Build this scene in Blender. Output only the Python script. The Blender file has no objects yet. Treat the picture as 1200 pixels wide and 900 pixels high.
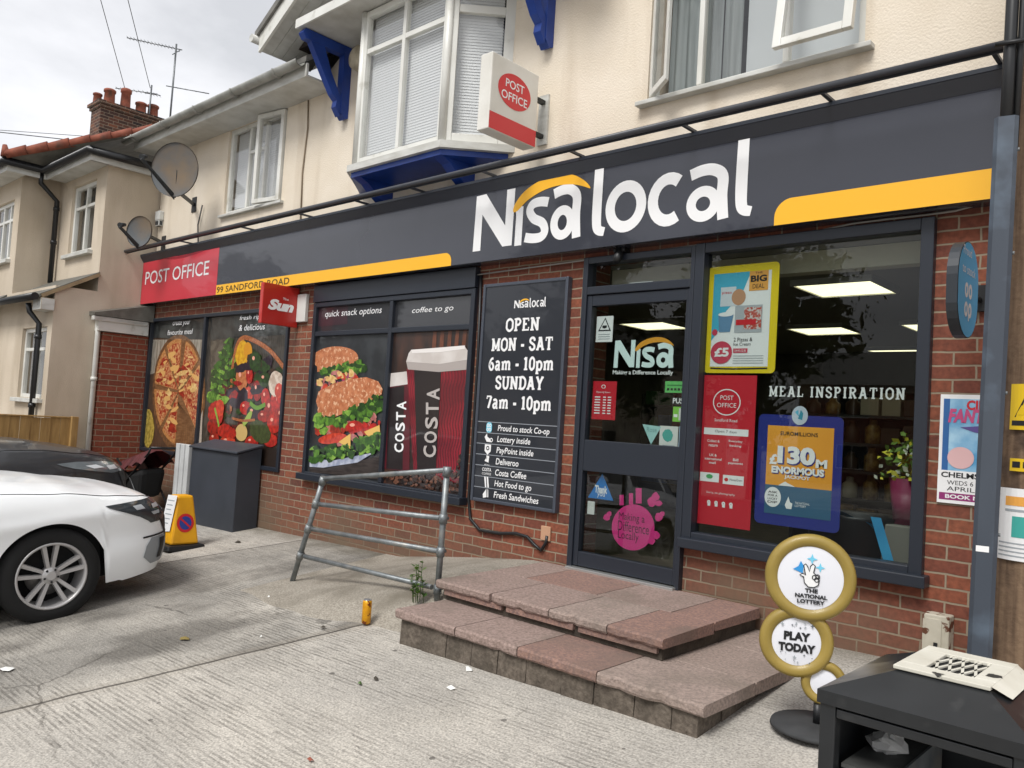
import bpy, bmesh, math, random
from mathutils import Vector, Matrix
random.seed(7)
R = math.radians
scene = bpy.context.scene
C = scene.collection

# ---------------------------------------------------------------- camera
RT = Vector((0.73439274, 0.67593157, 0.06151271))
UP = Vector((-0.01391876, -0.07561241, 0.99704014))
FW = Vector((-0.67858203, 0.73307522, 0.04612107))
FPX = 951.975
EYE = Vector((0.0, -4.858, 1.5))
cd = bpy.data.cameras.new('camera'); cam = bpy.data.objects.new('camera', cd); C.objects.link(cam)
cd.sensor_width = 36; cd.lens = FPX / 1200 * 36; cd.clip_start = 0.05; cd.clip_end = 2000
m = Matrix((RT, UP, -FW)).transposed().to_4x4(); m.translation = EYE
cam.matrix_world = m
scene.camera = cam
scene.view_settings.view_transform = 'Standard'; scene.view_settings.look = 'None'
scene.view_settings.gamma = 1; scene.view_settings.exposure = 0.98
try: scene.view_settings.use_curve_mapping = False
except Exception: pass

# ---------------------------------------------------------------- sky and sun
SUN_EL, SUN_AZ = R(52), R(172)        # azimuth: compass-like, 0 = +y, clockwise; behind and left of the camera
world = bpy.data.worlds.new("World"); scene.world = world; world.use_nodes = True
nt = world.node_tree; nt.nodes.clear(); N = nt.nodes.new; L = nt.links.new
out = N('ShaderNodeOutputWorld'); mix = N('ShaderNodeMixShader')
sky = N('ShaderNodeTexSky'); sky.sky_type = 'NISHITA'; sky.sun_disc = False
sky.sun_elevation = SUN_EL; sky.sun_rotation = SUN_AZ
b1 = N('ShaderNodeBackground'); b1.inputs[1].default_value = 0.08; L(sky.outputs[0], b1.inputs[0])
tc = N('ShaderNodeTexCoord'); mp = N('ShaderNodeMapping'); mp.inputs['Scale'].default_value = (1.0, 1.0, 2.6)
L(tc.outputs['Generated'], mp.inputs[0])
n1 = N('ShaderNodeTexNoise'); n1.inputs['Scale'].default_value = 1.9; n1.inputs['Detail'].default_value = 7; n1.inputs['Roughness'].default_value = .55
n1.inputs['Distortion'].default_value = .25
L(mp.outputs[0], n1.inputs[0])
cr = N('ShaderNodeValToRGB'); cr.color_ramp.elements[0].position = .34; cr.color_ramp.elements[0].color = (.37, .375, .39, 1)
cr.color_ramp.elements[1].position = .60; cr.color_ramp.elements[1].color = (.58, .58, .595, 1)
L(n1.outputs[0], cr.inputs[0])
b2 = N('ShaderNodeBackground'); b2.inputs[1].default_value = 1.0; L(cr.outputs[0], b2.inputs[0])
mix.inputs[0].default_value = 0.93; L(b1.outputs[0], mix.inputs[1]); L(b2.outputs[0], mix.inputs[2]); L(mix.outputs[0], out.inputs[0])
sl = bpy.data.lights.new('sun', 'SUN'); sl.energy = 1.5; sl.angle = R(22); sl.color = (1, .98, .945)
so = bpy.data.objects.new('sun', sl); C.objects.link(so)
sd = Vector((math.sin(SUN_AZ) * math.cos(SUN_EL), math.cos(SUN_AZ) * math.cos(SUN_EL), math.sin(SUN_EL)))
so.rotation_euler = (-sd).to_track_quat('-Z', 'Y').to_euler()

# ---------------------------------------------------------------- survey: where a line of sight meets a real plane
def ray(px, py): return FW + (px - 600) / FPX * RT - (py - 450) / FPX * UP
def F(px, py, y=0.0):
    d = ray(px, py); p = EYE + d * ((y - EYE.y) / d.y); return (p.x, p.z)
def X(px, py, x):
    d = ray(px, py); p = EYE + d * ((x - EYE.x) / d.x); return (p.y, p.z)
def Z(px, py, z):
    d = ray(px, py); p = EYE + d * ((z - EYE.z) / d.z); return (p.x, p.y)
def ground(x, y):
    xx = max(-16, min(3, x)); yy = max(-5.6, min(.2, y))
    return .35 + .025 * xx + .117 * yy
def GP(px, py):
    d = ray(px, py); t = -(EYE.z - .35 - .025 * EYE.x - .117 * EYE.y) / (d.z - .025 * d.x - .117 * d.y)
    return EYE + d * t

# ---------------------------------------------------------------- materials
def S(h):
    h = h.lstrip('#'); c = [int(h[i:i+2], 16) / 255 for i in (0, 2, 4)]
    return tuple((x / 12.92 if x <= .04045 else ((x + .055) / 1.055) ** 2.4) for x in c) + (1,)
MATS = {}
def M(name, col=None, rough=.6, metal=0, coat=0, spec=.5, emit=0, alpha=None):
    if name in MATS: return MATS[name]
    m = bpy.data.materials.new(name); m.use_nodes = True; MATS[name] = m
    b = m.node_tree.nodes['Principled BSDF']
    c = S(col) if isinstance(col, str) else tuple(col) + (1,) * (4 - len(col))
    b.inputs['Base Color'].default_value = c; b.inputs['Roughness'].default_value = rough
    b.inputs['Metallic'].default_value = metal; b.inputs['Specular IOR Level'].default_value = spec
    if coat: b.inputs['Coat Weight'].default_value = coat; b.inputs['Coat Roughness'].default_value = .03
    if emit: b.inputs['Emission Color'].default_value = c; b.inputs['Emission Strength'].default_value = emit
    return m
def noisy(name, c1, c2, scale=8, rough=.8, bump=0, bscale=None, detail=6, metal=0, lo=.35, hi=.65, stretch=(1, 1, 1), coat=0, spec=.5, c3=None, s3=1.0, dist=0, p3=(.55, .75), st3=None):
    if name in MATS: return MATS[name]
    m = M(name, c1, rough, metal, coat, spec); t = m.node_tree; n = t.nodes.new; l = t.links.new; b = t.nodes['Principled BSDF']
    tc = n('ShaderNodeTexCoord'); mp = n('ShaderNodeMapping'); mp.inputs['Scale'].default_value = stretch; l(tc.outputs['Object'], mp.inputs[0])
    no = n('ShaderNodeTexNoise'); no.inputs['Scale'].default_value = scale; no.inputs['Detail'].default_value = detail; no.inputs['Distortion'].default_value = dist
    l(mp.outputs[0], no.inputs[0])
    r = n('ShaderNodeValToRGB'); r.color_ramp.elements[0].position = lo; r.color_ramp.elements[1].position = hi
    g = lambda c: S(c) if isinstance(c, str) else tuple(c) + (1,) * (4 - len(c))
    r.color_ramp.elements[0].color = g(c1); r.color_ramp.elements[1].color = g(c2); l(no.outputs[0], r.inputs[0]); col = r.outputs[0]
    if c3:
        n3 = n('ShaderNodeTexNoise'); n3.inputs['Scale'].default_value = s3; n3.inputs['Detail'].default_value = 5; l(tc.outputs['Object'], n3.inputs[0])
        if st3: m3_ = n('ShaderNodeMapping'); m3_.inputs['Scale'].default_value = st3; l(tc.outputs['Object'], m3_.inputs[0]); l(m3_.outputs[0], n3.inputs[0])
        r3 = n('ShaderNodeValToRGB'); r3.color_ramp.elements[0].position = p3[0]; r3.color_ramp.elements[1].position = p3[1]
        l(n3.outputs[0], r3.inputs[0]); mx = n('ShaderNodeMixRGB'); l(r3.outputs[0], mx.inputs[0]); l(col, mx.inputs[1]); mx.inputs[2].default_value = g(c3); col = mx.outputs[0]
    l(col, b.inputs['Base Color'])
    if bump:
        bn = n('ShaderNodeTexNoise'); bn.inputs['Scale'].default_value = bscale or scale * 4; bn.inputs['Detail'].default_value = 5; l(tc.outputs['Object'], bn.inputs[0])
        bp = n('ShaderNodeBump'); bp.inputs['Strength'].default_value = bump; bp.inputs['Distance'].default_value = .01; l(bn.outputs[0], bp.inputs['Height']); l(bp.outputs[0], b.inputs['Normal'])
    return m
def brick_mat(name, cols, mortar, axis='x', soot=None, w=.225, h=.075, blot=.5):
    m = M(name, cols[0], .85); t = m.node_tree; n = t.nodes.new; l = t.links.new; b = t.nodes['Principled BSDF']
    tc = n('ShaderNodeTexCoord'); sp = n('ShaderNodeSeparateXYZ'); l(tc.outputs['Object'], sp.inputs[0]); cb = n('ShaderNodeCombineXYZ')
    l(sp.outputs['X' if axis == 'x' else 'Y'], cb.inputs[0]); l(sp.outputs['Z'], cb.inputs[1])
    wn = n('ShaderNodeTexNoise'); wn.inputs['Scale'].default_value = 9; l(tc.outputs['Object'], wn.inputs[0])
    ad = n('ShaderNodeMixRGB'); ad.blend_type = 'LINEAR_LIGHT'; ad.inputs[0].default_value = .006; l(cb.outputs[0], ad.inputs[1]); l(wn.outputs['Color'], ad.inputs[2])
    br = n('ShaderNodeTexBrick'); br.inputs['Scale'].default_value = 1; br.inputs['Brick Width'].default_value = w; br.inputs['Row Height'].default_value = h
    br.inputs['Mortar Size'].default_value = .006; br.inputs['Mortar Smooth'].default_value = .25; br.inputs['Bias'].default_value = 0
    br.inputs['Color1'].default_value = (0, 0, 0, 1); br.inputs['Color2'].default_value = (1, 1, 1, 1); br.inputs['Mortar'].default_value = (0, 0, 0, 1)
    l(ad.outputs[0], br.inputs['Vector'])
    r = n('ShaderNodeValToRGB'); r.color_ramp.interpolation = 'LINEAR'
    while len(r.color_ramp.elements) < len(cols): r.color_ramp.elements.new(.5)
    for i, c in enumerate(cols):
        r.color_ramp.elements[i].position = i / (len(cols) - 1); r.color_ramp.elements[i].color = S(c)
    l(br.outputs['Color'], r.inputs[0])
    n2 = n('ShaderNodeTexNoise'); n2.inputs['Scale'].default_value = 34; n2.inputs['Detail'].default_value = 5; l(tc.outputs['Object'], n2.inputs[0])
    m2 = n('ShaderNodeMixRGB'); m2.blend_type = 'OVERLAY'; m2.inputs[0].default_value = blot; l(r.outputs[0], m2.inputs[1]); l(n2.outputs[0], m2.inputs[2]); col = m2.outputs[0]
    mx = n('ShaderNodeMixRGB'); l(br.outputs['Fac'], mx.inputs[0]); l(col, mx.inputs[1]); mx.inputs[2].default_value = S(mortar); col = mx.outputs[0]
    if soot:
        n3 = n('ShaderNodeTexNoise'); n3.inputs['Scale'].default_value = 1.1; n3.inputs['Detail'].default_value = 6; l(tc.outputs['Object'], n3.inputs[0])
        # grime splashed up from the ground: more of it low on the wall
        mr = n('ShaderNodeMapRange'); mr.inputs[1].default_value = soot[1]; mr.inputs[2].default_value = soot[2]; mr.inputs[3].default_value = .55; mr.inputs[4].default_value = 0
        l(sp.outputs['Z'], mr.inputs[0]); a2 = n('ShaderNodeMath'); a2.operation = 'ADD'; l(mr.outputs[0], a2.inputs[0]); l(n3.outputs[0], a2.inputs[1])
        r3 = n('ShaderNodeValToRGB'); r3.color_ramp.elements[0].position = .52; r3.color_ramp.elements[1].position = 1.0; l(a2.outputs[0], r3.inputs[0])
        m3 = n('ShaderNodeMixRGB'); l(r3.outputs[0], m3.inputs[0]); l(col, m3.inputs[1]); m3.inputs[2].default_value = S(soot[0]); col = m3.outputs[0]
    l(col, b.inputs['Base Color'])
    iv = n('ShaderNodeMath'); iv.operation = 'MULTIPLY_ADD'; iv.inputs[1].default_value = -1; iv.inputs[2].default_value = 1; l(br.outputs['Fac'], iv.inputs[0])
    a = n('ShaderNodeMath'); a.operation = 'MULTIPLY_ADD'; a.inputs[1].default_value = .35; l(n2.outputs[0], a.inputs[0]); l(iv.outputs[0], a.inputs[2])
    bp = n('ShaderNodeBump'); bp.inputs['Strength'].default_value = .7; bp.inputs['Distance'].default_value = .006; l(a.outputs[0], bp.inputs['Height']); l(bp.outputs[0], b.inputs['Normal'])
    return m
def glass_mat(name, tint=(.97, .97, .965), ior=1.5):
    if name in MATS: return MATS[name]
    m = bpy.data.materials.new(name); m.use_nodes = True; MATS[name] = m; t = m.node_tree; t.nodes.clear(); n = t.nodes.new; l = t.links.new
    o = n('ShaderNodeOutputMaterial'); mx = n('ShaderNodeMixShader'); fr = n('ShaderNodeFresnel'); fr.inputs[0].default_value = ior
    tr = n('ShaderNodeBsdfTransparent'); tr.inputs[0].default_value = tint + (1,); g = n('ShaderNodeBsdfGlossy'); g.inputs['Roughness'].default_value = 0.004
    ge = n('ShaderNodeNewGeometry'); iv = n('ShaderNodeMath'); iv.operation = 'SUBTRACT'; iv.inputs[0].default_value = 1; l(ge.outputs['Backfacing'], iv.inputs[1])
    mu = n('ShaderNodeMath'); mu.operation = 'MULTIPLY'; l(fr.outputs[0], mu.inputs[0]); l(iv.outputs[0], mu.inputs[1])
    l(mu.outputs[0], mx.inputs[0]); l(tr.outputs[0], mx.inputs[1]); l(g.outputs[0], mx.inputs[2]); l(mx.outputs[0], o.inputs[0])
    return m
GLASS = glass_mat('window_glass', ior=1.9)
GLASS_SHOP = glass_mat('shop_glass', ior=1.58, tint=(.85, .88, .87))
DARKGREY = M('ral_grey_frame', '#232831', .38)
WHITE = noisy('white_upvc', '#dcdcd6', '#cfcec7', 3, .35, c3='#a9a698', s3=6, p3=(.62, .8))
WHITED = noisy('weathered_white_board', '#c9c9c4', '#b4b3ac', 5, .5, stretch=(1, 1, 4))
CREAM = noisy('cream_render', '#e2d7c6', '#d8cbb7', 1.6, .85, bump=.45, bscale=70, c3='#b3a28b', s3=2.2, p3=(.54, .9), st3=(1.4, 1.4, .22))
BEIGE = noisy('beige_render', '#cdc0ad', '#bfb19d', 1.2, .88, bump=.45, bscale=70, c3='#9f907a', s3=1.8, p3=(.5, .9), st3=(1.2, 1.2, .25))
BRICK = brick_mat('red_brick', ['#5c3328', '#75402e', '#824933', '#6b3a2d', '#7a4431'], '#8f816d', 'x', ('#6b5a48', -.1, .75), blot=.7)
BRICKY = brick_mat('red_brick_return', ['#6f3a2a', '#8a4632', '#7a3f2c'], '#8f7d68', 'y')
BLUE = noisy('blue_gloss_paint', '#1a3f92', '#13327b', 5, .4)
BLACKP = M('black_plastic', '#17181a', .45)
SLATE = noisy('slate', '#77756f', '#5d5c58', 6, .7, bump=.4, stretch=(1, 1, 1))
TERRA = noisy('terracotta', '#96543f', '#7a4232', 9, .8, c3='#5c463a', s3=5)
GALV = noisy('galvanised_steel', '#8b8f90', '#6f7476', 14, .45, metal=.55, c3='#9a948a', s3=6)

# ---------------------------------------------------------------- geometry helpers
class MB:
    """collects shapes, links them as ONE mesh object"""
    def __init__(s): s.bm = bmesh.new(); s.mats = []
    def mi(s, m):
        if m not in s.mats: s.mats.append(m)
        return s.mats.index(m)
    def face(s, pts, m, smooth=False):
        vs = [s.bm.verts.new(p) for p in pts]
        try: f = s.bm.faces.new(vs)
        except ValueError: return None
        f.material_index = s.mi(m); f.smooth = smooth; return f
    def hexa(s, p, m, bevel=0):
        v = [s.bm.verts.new(q) for q in p]; k = s.mi(m); fs = []
        for i in ((0, 3, 2, 1), (4, 5, 6, 7), (0, 1, 5, 4), (1, 2, 6, 5), (2, 3, 7, 6), (3, 0, 4, 7)):
            f = s.bm.faces.new([v[j] for j in i]); f.material_index = k; fs.append(f)
        if bevel:
            ed = list({e for f in fs for e in f.edges})
            bmesh.ops.bevel(s.bm, geom=ed, offset=bevel, segments=2, affect='EDGES', profile=.5)
        return s
    def box(s, x0, x1, y0, y1, z0, z1, m, bevel=0):
        x0, x1 = min(x0, x1), max(x0, x1); y0, y1 = min(y0, y1), max(y0, y1); z0, z1 = min(z0, z1), max(z0, z1)
        return s.hexa([(x0, y0, z0), (x1, y0, z0), (x1, y1, z0), (x0, y1, z0), (x0, y0, z1), (x1, y0, z1), (x1, y1, z1), (x0, y1, z1)], m, bevel)
    def bar(s, a, b, w, h, m, up=(0, 0, 1), bevel=0):
        a = Vector(a); b = Vector(b); d = (b - a).normalized(); u = Vector(up); sd = d.cross(u)
        if sd.length < 1e-4: sd = d.cross(Vector((1, 0, 0)))
        sd.normalize(); u = sd.cross(d).normalized(); p = []
        for q in (a, b):
            for i, j in ((-1, -1), (1, -1), (1, 1), (-1, 1)): p.append(q + sd * (w / 2 * i) + u * (h / 2 * j))
        return s.hexa([p[0], p[1], p[2], p[3], p[4], p[5], p[6], p[7]], m, bevel)
    def tube(s, pts, r, m, seg=8, cap=True):
        pts = [Vector(p) for p in pts]; k = s.mi(m); rings = []; prev = None
        rr = r if isinstance(r, (list, tuple)) else [r] * len(pts)
        for i, p in enumerate(pts):
            d = (pts[min(i + 1, len(pts) - 1)] - pts[max(i - 1, 0)]).normalized()
            if prev is None:
                a = Vector((0, 0, 1)) if abs(d.z) < .9 else Vector((1, 0, 0)); u = d.cross(a).normalized()
            else: u = (prev - d * prev.dot(d)).normalized()
            prev = u; w = d.cross(u)
            rings.append([s.bm.verts.new(p + (u * math.cos(2 * math.pi * j / seg) + w * math.sin(2 * math.pi * j / seg)) * rr[i]) for j in range(seg)])
        for a, b in zip(rings, rings[1:]):
            for j in range(seg):
                f = s.bm.faces.new((a[j], a[(j + 1) % seg], b[(j + 1) % seg], b[j])); f.material_index = k; f.smooth = True
        if cap:
            f = s.bm.faces.new(rings[0][::-1]); f.material_index = k
            f = s.bm.faces.new(rings[-1]); f.material_index = k
        return s
    def lathe(s, prof, m, o=(0, 0, 0), ax=(0, 0, 1), seg=32, capa=True, capb=True, ell=None):
        """prof: (radius, along) pairs; m one material or one per ring gap"""
        o = Vector(o); ax = Vector(ax).normalized(); a = Vector((0, 0, 1)) if abs(ax.z) < .9 else Vector((1, 0, 0))
        u = ax.cross(a).normalized(); w = ax.cross(u); rings = []
        for r, t in prof:
            rings.append([s.bm.verts.new(o + ax * t + (u * math.cos(2 * math.pi * j / seg) + w * math.sin(2 * math.pi * j / seg)) * r) for j in range(seg)])
        for i, (a_, b_) in enumerate(zip(rings, rings[1:])):
            k = s.mi(m[i] if isinstance(m, (list, tuple)) else m)
            for j in range(seg):
                f = s.bm.faces.new((a_[j], a_[(j + 1) % seg], b_[(j + 1) % seg], b_[j])); f.material_index = k; f.smooth = True
        if capa: f = s.bm.faces.new(rings[0][::-1]); f.material_index = s.mi(m[0] if isinstance(m, (list, tuple)) else m)
        if capb: f = s.bm.faces.new(rings[-1]); f.material_index = s.mi(m[-1] if isinstance(m, (list, tuple)) else m)
        return s
    def grid(s, rows, m, smooth=True, close=False):
        k = s.mi(m); V = [[s.bm.verts.new(p) for p in r] for r in rows]
        for a, b in zip(V, V[1:]):
            n = len(a); rng = range(n if close else n - 1)
            for j in rng:
                try: f = s.bm.faces.new((a[j], a[(j + 1) % n], b[(j + 1) % n], b[j]))
                except ValueError: continue
                f.material_index = k; f.smooth = smooth
        return s
    def prism(s, poly, fa, fb, m):
        """poly 2D points; fa, fb map a 2D point to the near and far 3D point"""
        k = s.mi(m); A = [s.bm.verts.new(fa(*p)) for p in poly]; B = [s.bm.verts.new(fb(*p)) for p in poly]; n = len(poly)
        for vs in (A, B[::-1]):
            f = s.bm.faces.new(vs); f.material_index = k
        for i in range(n):
            f = s.bm.faces.new((A[i], B[i], B[(i + 1) % n], A[(i + 1) % n])); f.material_index = k
        return s
    def build(s, name, parent=None, base=None, normals=True):
        """parent: a thing or a part. Vertices are given in world space (or in the parent's own space if it was made 'local')."""
        if normals: bmesh.ops.recalc_face_normals(s.bm, faces=s.bm.faces)
        me = bpy.data.meshes.new(name)
        off = Vector(base) if base is not None else (parent.get('_b') and Vector(parent['_b'])) if parent else None
        if off: bmesh.ops.translate(s.bm, vec=-off, verts=s.bm.verts)
        s.bm.to_mesh(me); s.bm.free()
        for m in s.mats: me.materials.append(m)
        o = bpy.data.objects.new(name, me); C.objects.link(o)
        if parent is not None:
            o.parent = parent
            if parent.get('_b'): o['_b'] = parent['_b']
        elif off: o.location = off; o['_b'] = tuple(off)
        return o
def tag(o, label, cat, group=None, kind=None):
    o['label'] = label; o['category'] = cat
    if group: o['group'] = group
    if kind: o['kind'] = kind
    return o
def thing(name, label, cat, base=(0, 0, 0), rotz=0, group=None, local=False):
    o = bpy.data.objects.new(name, None); C.objects.link(o); o.location = base; o.rotation_euler = (0, 0, rotz); o.empty_display_size = .1
    if not local: o['_b'] = tuple(base)
    return tag(o, label, cat, group)
def structure(name, mb):
    o = mb.build(name); o['kind'] = 'structure'; return o

# -------- flat printed work: shapes and lettering laid on a real plane
TXT = {}
def text_mesh(s, bold=0, shear=0, spacing=1.0):
    key = (s, bold, shear, spacing)
    if key in TXT: return TXT[key]
    cu = bpy.data.curves.new('t', 'FONT'); cu.body = s; cu.size = 1; cu.offset = bold; cu.shear = shear; cu.resolution_u = 3; cu.fill_mode = 'BOTH' if hasattr(cu, 'fill_mode') else cu.fill_mode
    cu.space_character = spacing
    cu.align_x = 'CENTER'; ob = bpy.data.objects.new('t', cu); C.objects.link(ob)
    dg = bpy.context.evaluated_depsgraph_get(); me = bpy.data.meshes.new_from_object(ob.evaluated_get(dg))
    vs = [(v.co.x, v.co.y) for v in me.vertices]; fs = [tuple(p.vertices) for p in me.polygons]
    bpy.data.objects.remove(ob); bpy.data.curves.remove(cu); bpy.data.meshes.remove(me)
    xs = [v[0] for v in vs]; ys = [v[1] for v in vs]; x0, x1, y0, y1 = min(xs), max(xs), min(ys), max(ys)
    TXT[key] = ([((x - x0) / (x1 - x0), (y - y0) / (y1 - y0)) for x, y in vs], fs); return TXT[key]
def smooth(pts, n=6, closed=False):
    """Catmull-Rom through 2D points"""
    P = [Vector((p[0], p[1])) for p in pts]; o = []; k = len(P); rng = range(k if closed else k - 1)
    for i in rng:
        if closed: a, b, c, d = P[i - 1], P[i], P[(i + 1) % k], P[(i + 2) % k]
        else: a, b, c, d = P[max(i - 1, 0)], P[i], P[i + 1], P[min(i + 2, k - 1)]
        for j in range(n):
            t = j / n; o.append(.5 * ((2 * b) + (c - a) * t + (2 * a - 5 * b + 4 * c - d) * t * t + (3 * b - a - 3 * c + d) * t ** 3))
    if not closed: o.append(P[-1])
    return [(p.x, p.y) for p in o]
class Flat:
    """draws on a plane: o + u*U + v*V + n*layer. mapping: None, or a function turning the caller's 2D points to (u, v)"""
    def __init__(s, mb, o, U, V, n, map=None, step=.0012, base=0):
        s.mb = mb; s.o = Vector(o); s.U = Vector(U); s.V = Vector(V); s.n = Vector(n); s.map = map or (lambda a, b: (a, b)); s.step = step; s.L = base
    def p(s, uv, layer): return s.o + s.U * uv[0] + s.V * uv[1] + s.n * (s.step * layer)
    def poly(s, pts, m, layer=1, raw=False):
        q = [p if raw else s.map(*p) for p in pts]; k = s.mb.mi(m)
        vs = [s.mb.bm.verts.new(s.p(a, layer)) for a in q]
        try: f = s.mb.bm.faces.new(vs)
        except ValueError: return
        f.material_index = k
        if len(vs) > 4: bmesh.ops.triangulate(s.mb.bm, faces=[f])
    def rect(s, a, b, c, d, m, layer=1): s.poly([(a, b), (c, b), (c, d), (a, d)], m, layer)
    def rrect(s, a, b, c, d, r, m, layer=1, raw=False):
        a, c = min(a, c), max(a, c); b, d = min(b, d), max(b, d); pts = []
        for cx, cy, t0 in ((c - r, d - r, 0), (a + r, d - r, 90), (a + r, b + r, 180), (c - r, b + r, 270)):
            for k in range(5): t = R(t0 + k * 22.5); pts.append((cx + r * math.cos(t), cy + r * math.sin(t)))
        s.poly(pts, m, layer, raw)
    def ell(s, cx, cy, rx, ry, m, layer=1, n=28, wob=0, rot=0):
        c, sn = math.cos(rot), math.sin(rot); pts = []
        for k in range(n):
            t = 2 * math.pi * k / n; w = 1 + wob * (random.random() - .5) * 2; x, y = rx * w * math.cos(t), ry * w * math.sin(t)
            pts.append((cx + x * c - y * sn, cy + x * sn + y * c))
        s.poly(pts, m, layer)
    def ring(s, cx, cy, rx, ry, w, m, layer=1, n=36, raw=False):
        pts = [(cx + rx * math.cos(2 * math.pi * k / n), cy + ry * math.sin(2 * math.pi * k / n)) for k in range(n)]
        s.ribbon(pts, w, m, layer, closed=True, sm=False, raw=raw)
    def ribbon(s, pts, w, m, layer=1, closed=False, sm=True, n=6, raw=False):
        """w one width or a list of widths (in uv units) along the line"""
        q = [tuple(p) if raw else s.map(*p) for p in pts]; k0 = len(q)
        if sm: q = smooth(q, n, closed)
        k = len(q); W = []
        for i in range(k):
            if isinstance(w, (list, tuple)):
                t = i / max(1, k - 1) * (len(w) - 1); a = int(min(t, len(w) - 2)); W.append(w[a] + (w[a + 1] - w[a]) * (t - a))
            else: W.append(w)
        A = []; B = []; mi = s.mb.mi(m)
        for i in range(k):
            if closed: d = Vector(q[(i + 1) % k]) - Vector(q[i - 1])
            else: d = Vector(q[min(i + 1, k - 1)]) - Vector(q[max(i - 1, 0)])
            if d.length < 1e-9: d = Vector((1, 0))
            d.normalize(); nn = Vector((-d.y, d.x)) * (W[i] / 2)
            A.append(s.mb.bm.verts.new(s.p((q[i][0] + nn.x, q[i][1] + nn.y), layer))); B.append(s.mb.bm.verts.new(s.p((q[i][0] - nn.x, q[i][1] - nn.y), layer)))
        for i in range(k if closed else k - 1):
            j = (i + 1) % k
            try: f = s.mb.bm.faces.new((A[i], A[j], B[j], B[i])); f.material_index = mi
            except ValueError: pass
    def text(s, t, a, b, c, d, m, layer=2, bold=0, shear=0, raw=False, spacing=1.0, lines=None):
        """fits the text's own outline box between lower-left (a, b) and upper-right (c, d)"""
        p0 = (a, b) if raw else s.map(a, b); p1 = (c, d) if raw else s.map(c, d)
        V, Fs = text_mesh(t, bold, shear, spacing); k = s.mb.mi(m)
        vs = [s.mb.bm.verts.new(s.p((p0[0] + x * (p1[0] - p0[0]), p0[1] + y * (p1[1] - p0[1])), layer)) for x, y in V]
        for f in Fs:
            try: g = s.mb.bm.faces.new([vs[i] for i in f]); g.material_index = k
            except ValueError: pass
    def scatter(s, region, n, size, mats, layer=3, wob=.35, dl=.03, asp=1.0):
        """small irregular patches of colour inside a polygon region: printed food, leaves, speckle"""
        dl = .03; xs = [p[0] for p in region]; ys = [p[1] for p in region]
        def inside(x, y):
            c = False; j = len(region) - 1
            for i in range(len(region)):
                (xi, yi), (xj, yj) = region[i], region[j]
                if (yi > y) != (yj > y) and x < (xj - xi) * (y - yi) / (yj - yi) + xi: c = not c
                j = i
            return c
        k = 0; tries = 0
        while k < n and tries < n * 20:
            tries += 1; x = random.uniform(min(xs), max(xs)); y = random.uniform(min(ys), max(ys))
            if not inside(x, y): continue
            r = size * random.uniform(.5, 1.3)
            s.ell(x, y, r, r * asp * random.uniform(.6, 1.3), random.choice(mats), layer + dl * k, n=7, wob=wob, rot=random.uniform(0, 3)); k += 1
def facade_flat(mb, y): return Flat(mb, (0, y, 0), (1, 0, 0), (0, 0, 1), (0, -1, 0), map=lambda a, b: F(a, b, y))
# letters of the shop's own name, drawn as brush strokes in a unit box
def glyph(fl, ch, x0, z0, x1, z1, m, layer=2, w=None):
    W = x1 - x0; H = z1 - z0; w = w or H * .2
    q = lambda x, y: (x0 + x * W, z0 + y * H); hw = w / 2; ax = hw / W; ay = hw / H
    if ch == 'N': fl.poly([q(*p) for p in ((0, 0), (.2, 0), (.2, .64), (.76, .02), (.99, .02), (1, 1), (.8, 1), (.8, .38), (.27, 1), (0.02, .99))], m, layer, raw=True)
    elif ch == 'i': fl.poly([q(*p) for p in ((.12, 0), (.95, 0), (.95, 1), (.0, 1), (.12, .8))], m, layer, raw=True)
    elif ch == 'l': fl.ribbon([q(*p) for p in ((.42, 1), (.4, .6), (.4, .3), (.45, .12), (.62, .055), (.95, .03))], [w * .95, w, w, w * .95, w * .85, w * .75], m, layer, raw=True)
    elif ch == 'o': fl.ring((x0 + x1) / 2, (z0 + z1) / 2, W / 2 - hw, H / 2 - hw, w, m, layer, raw=True)
    elif ch == 'c':
        pts = [((x0 + x1) / 2 + (W / 2 - hw) * 1.06 * math.cos(R(t)), (z0 + z1) / 2 + (H / 2 - hw) * math.sin(R(t))) for t in range(52, 312, 14)]
        fl.ribbon(pts, w, m, layer, sm=False, raw=True)
    elif ch == 's': fl.ribbon([q(*p) for p in ((.92, 1 - ay * 1.3), (.6, 1 - ay * .95), (.3, 1 - ay * 1.2), (ax + .02, .73), (.36, .55), (.72, .42), (1 - ax, .24), (.7, ay * 1.1), (.38, ay), (.04, ay * 1.4))], w * .92, m, layer, raw=True)
    elif ch == 'a':
        fl.ribbon([q(*p) for p in ((.08, 1 - ay * 1.5), (.35, 1 - ay), (.62, 1 - ay * 1.2), (.86 - ax * .3, .74), (.86 - ax * .3, .4), (.87, .0))], w, m, layer, raw=True)
        fl.ring(x0 + W * .40, z0 + H * .31, W * .40 - hw, H * .31 - hw * .9, w * .92, m, layer + .4, raw=True)
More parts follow.
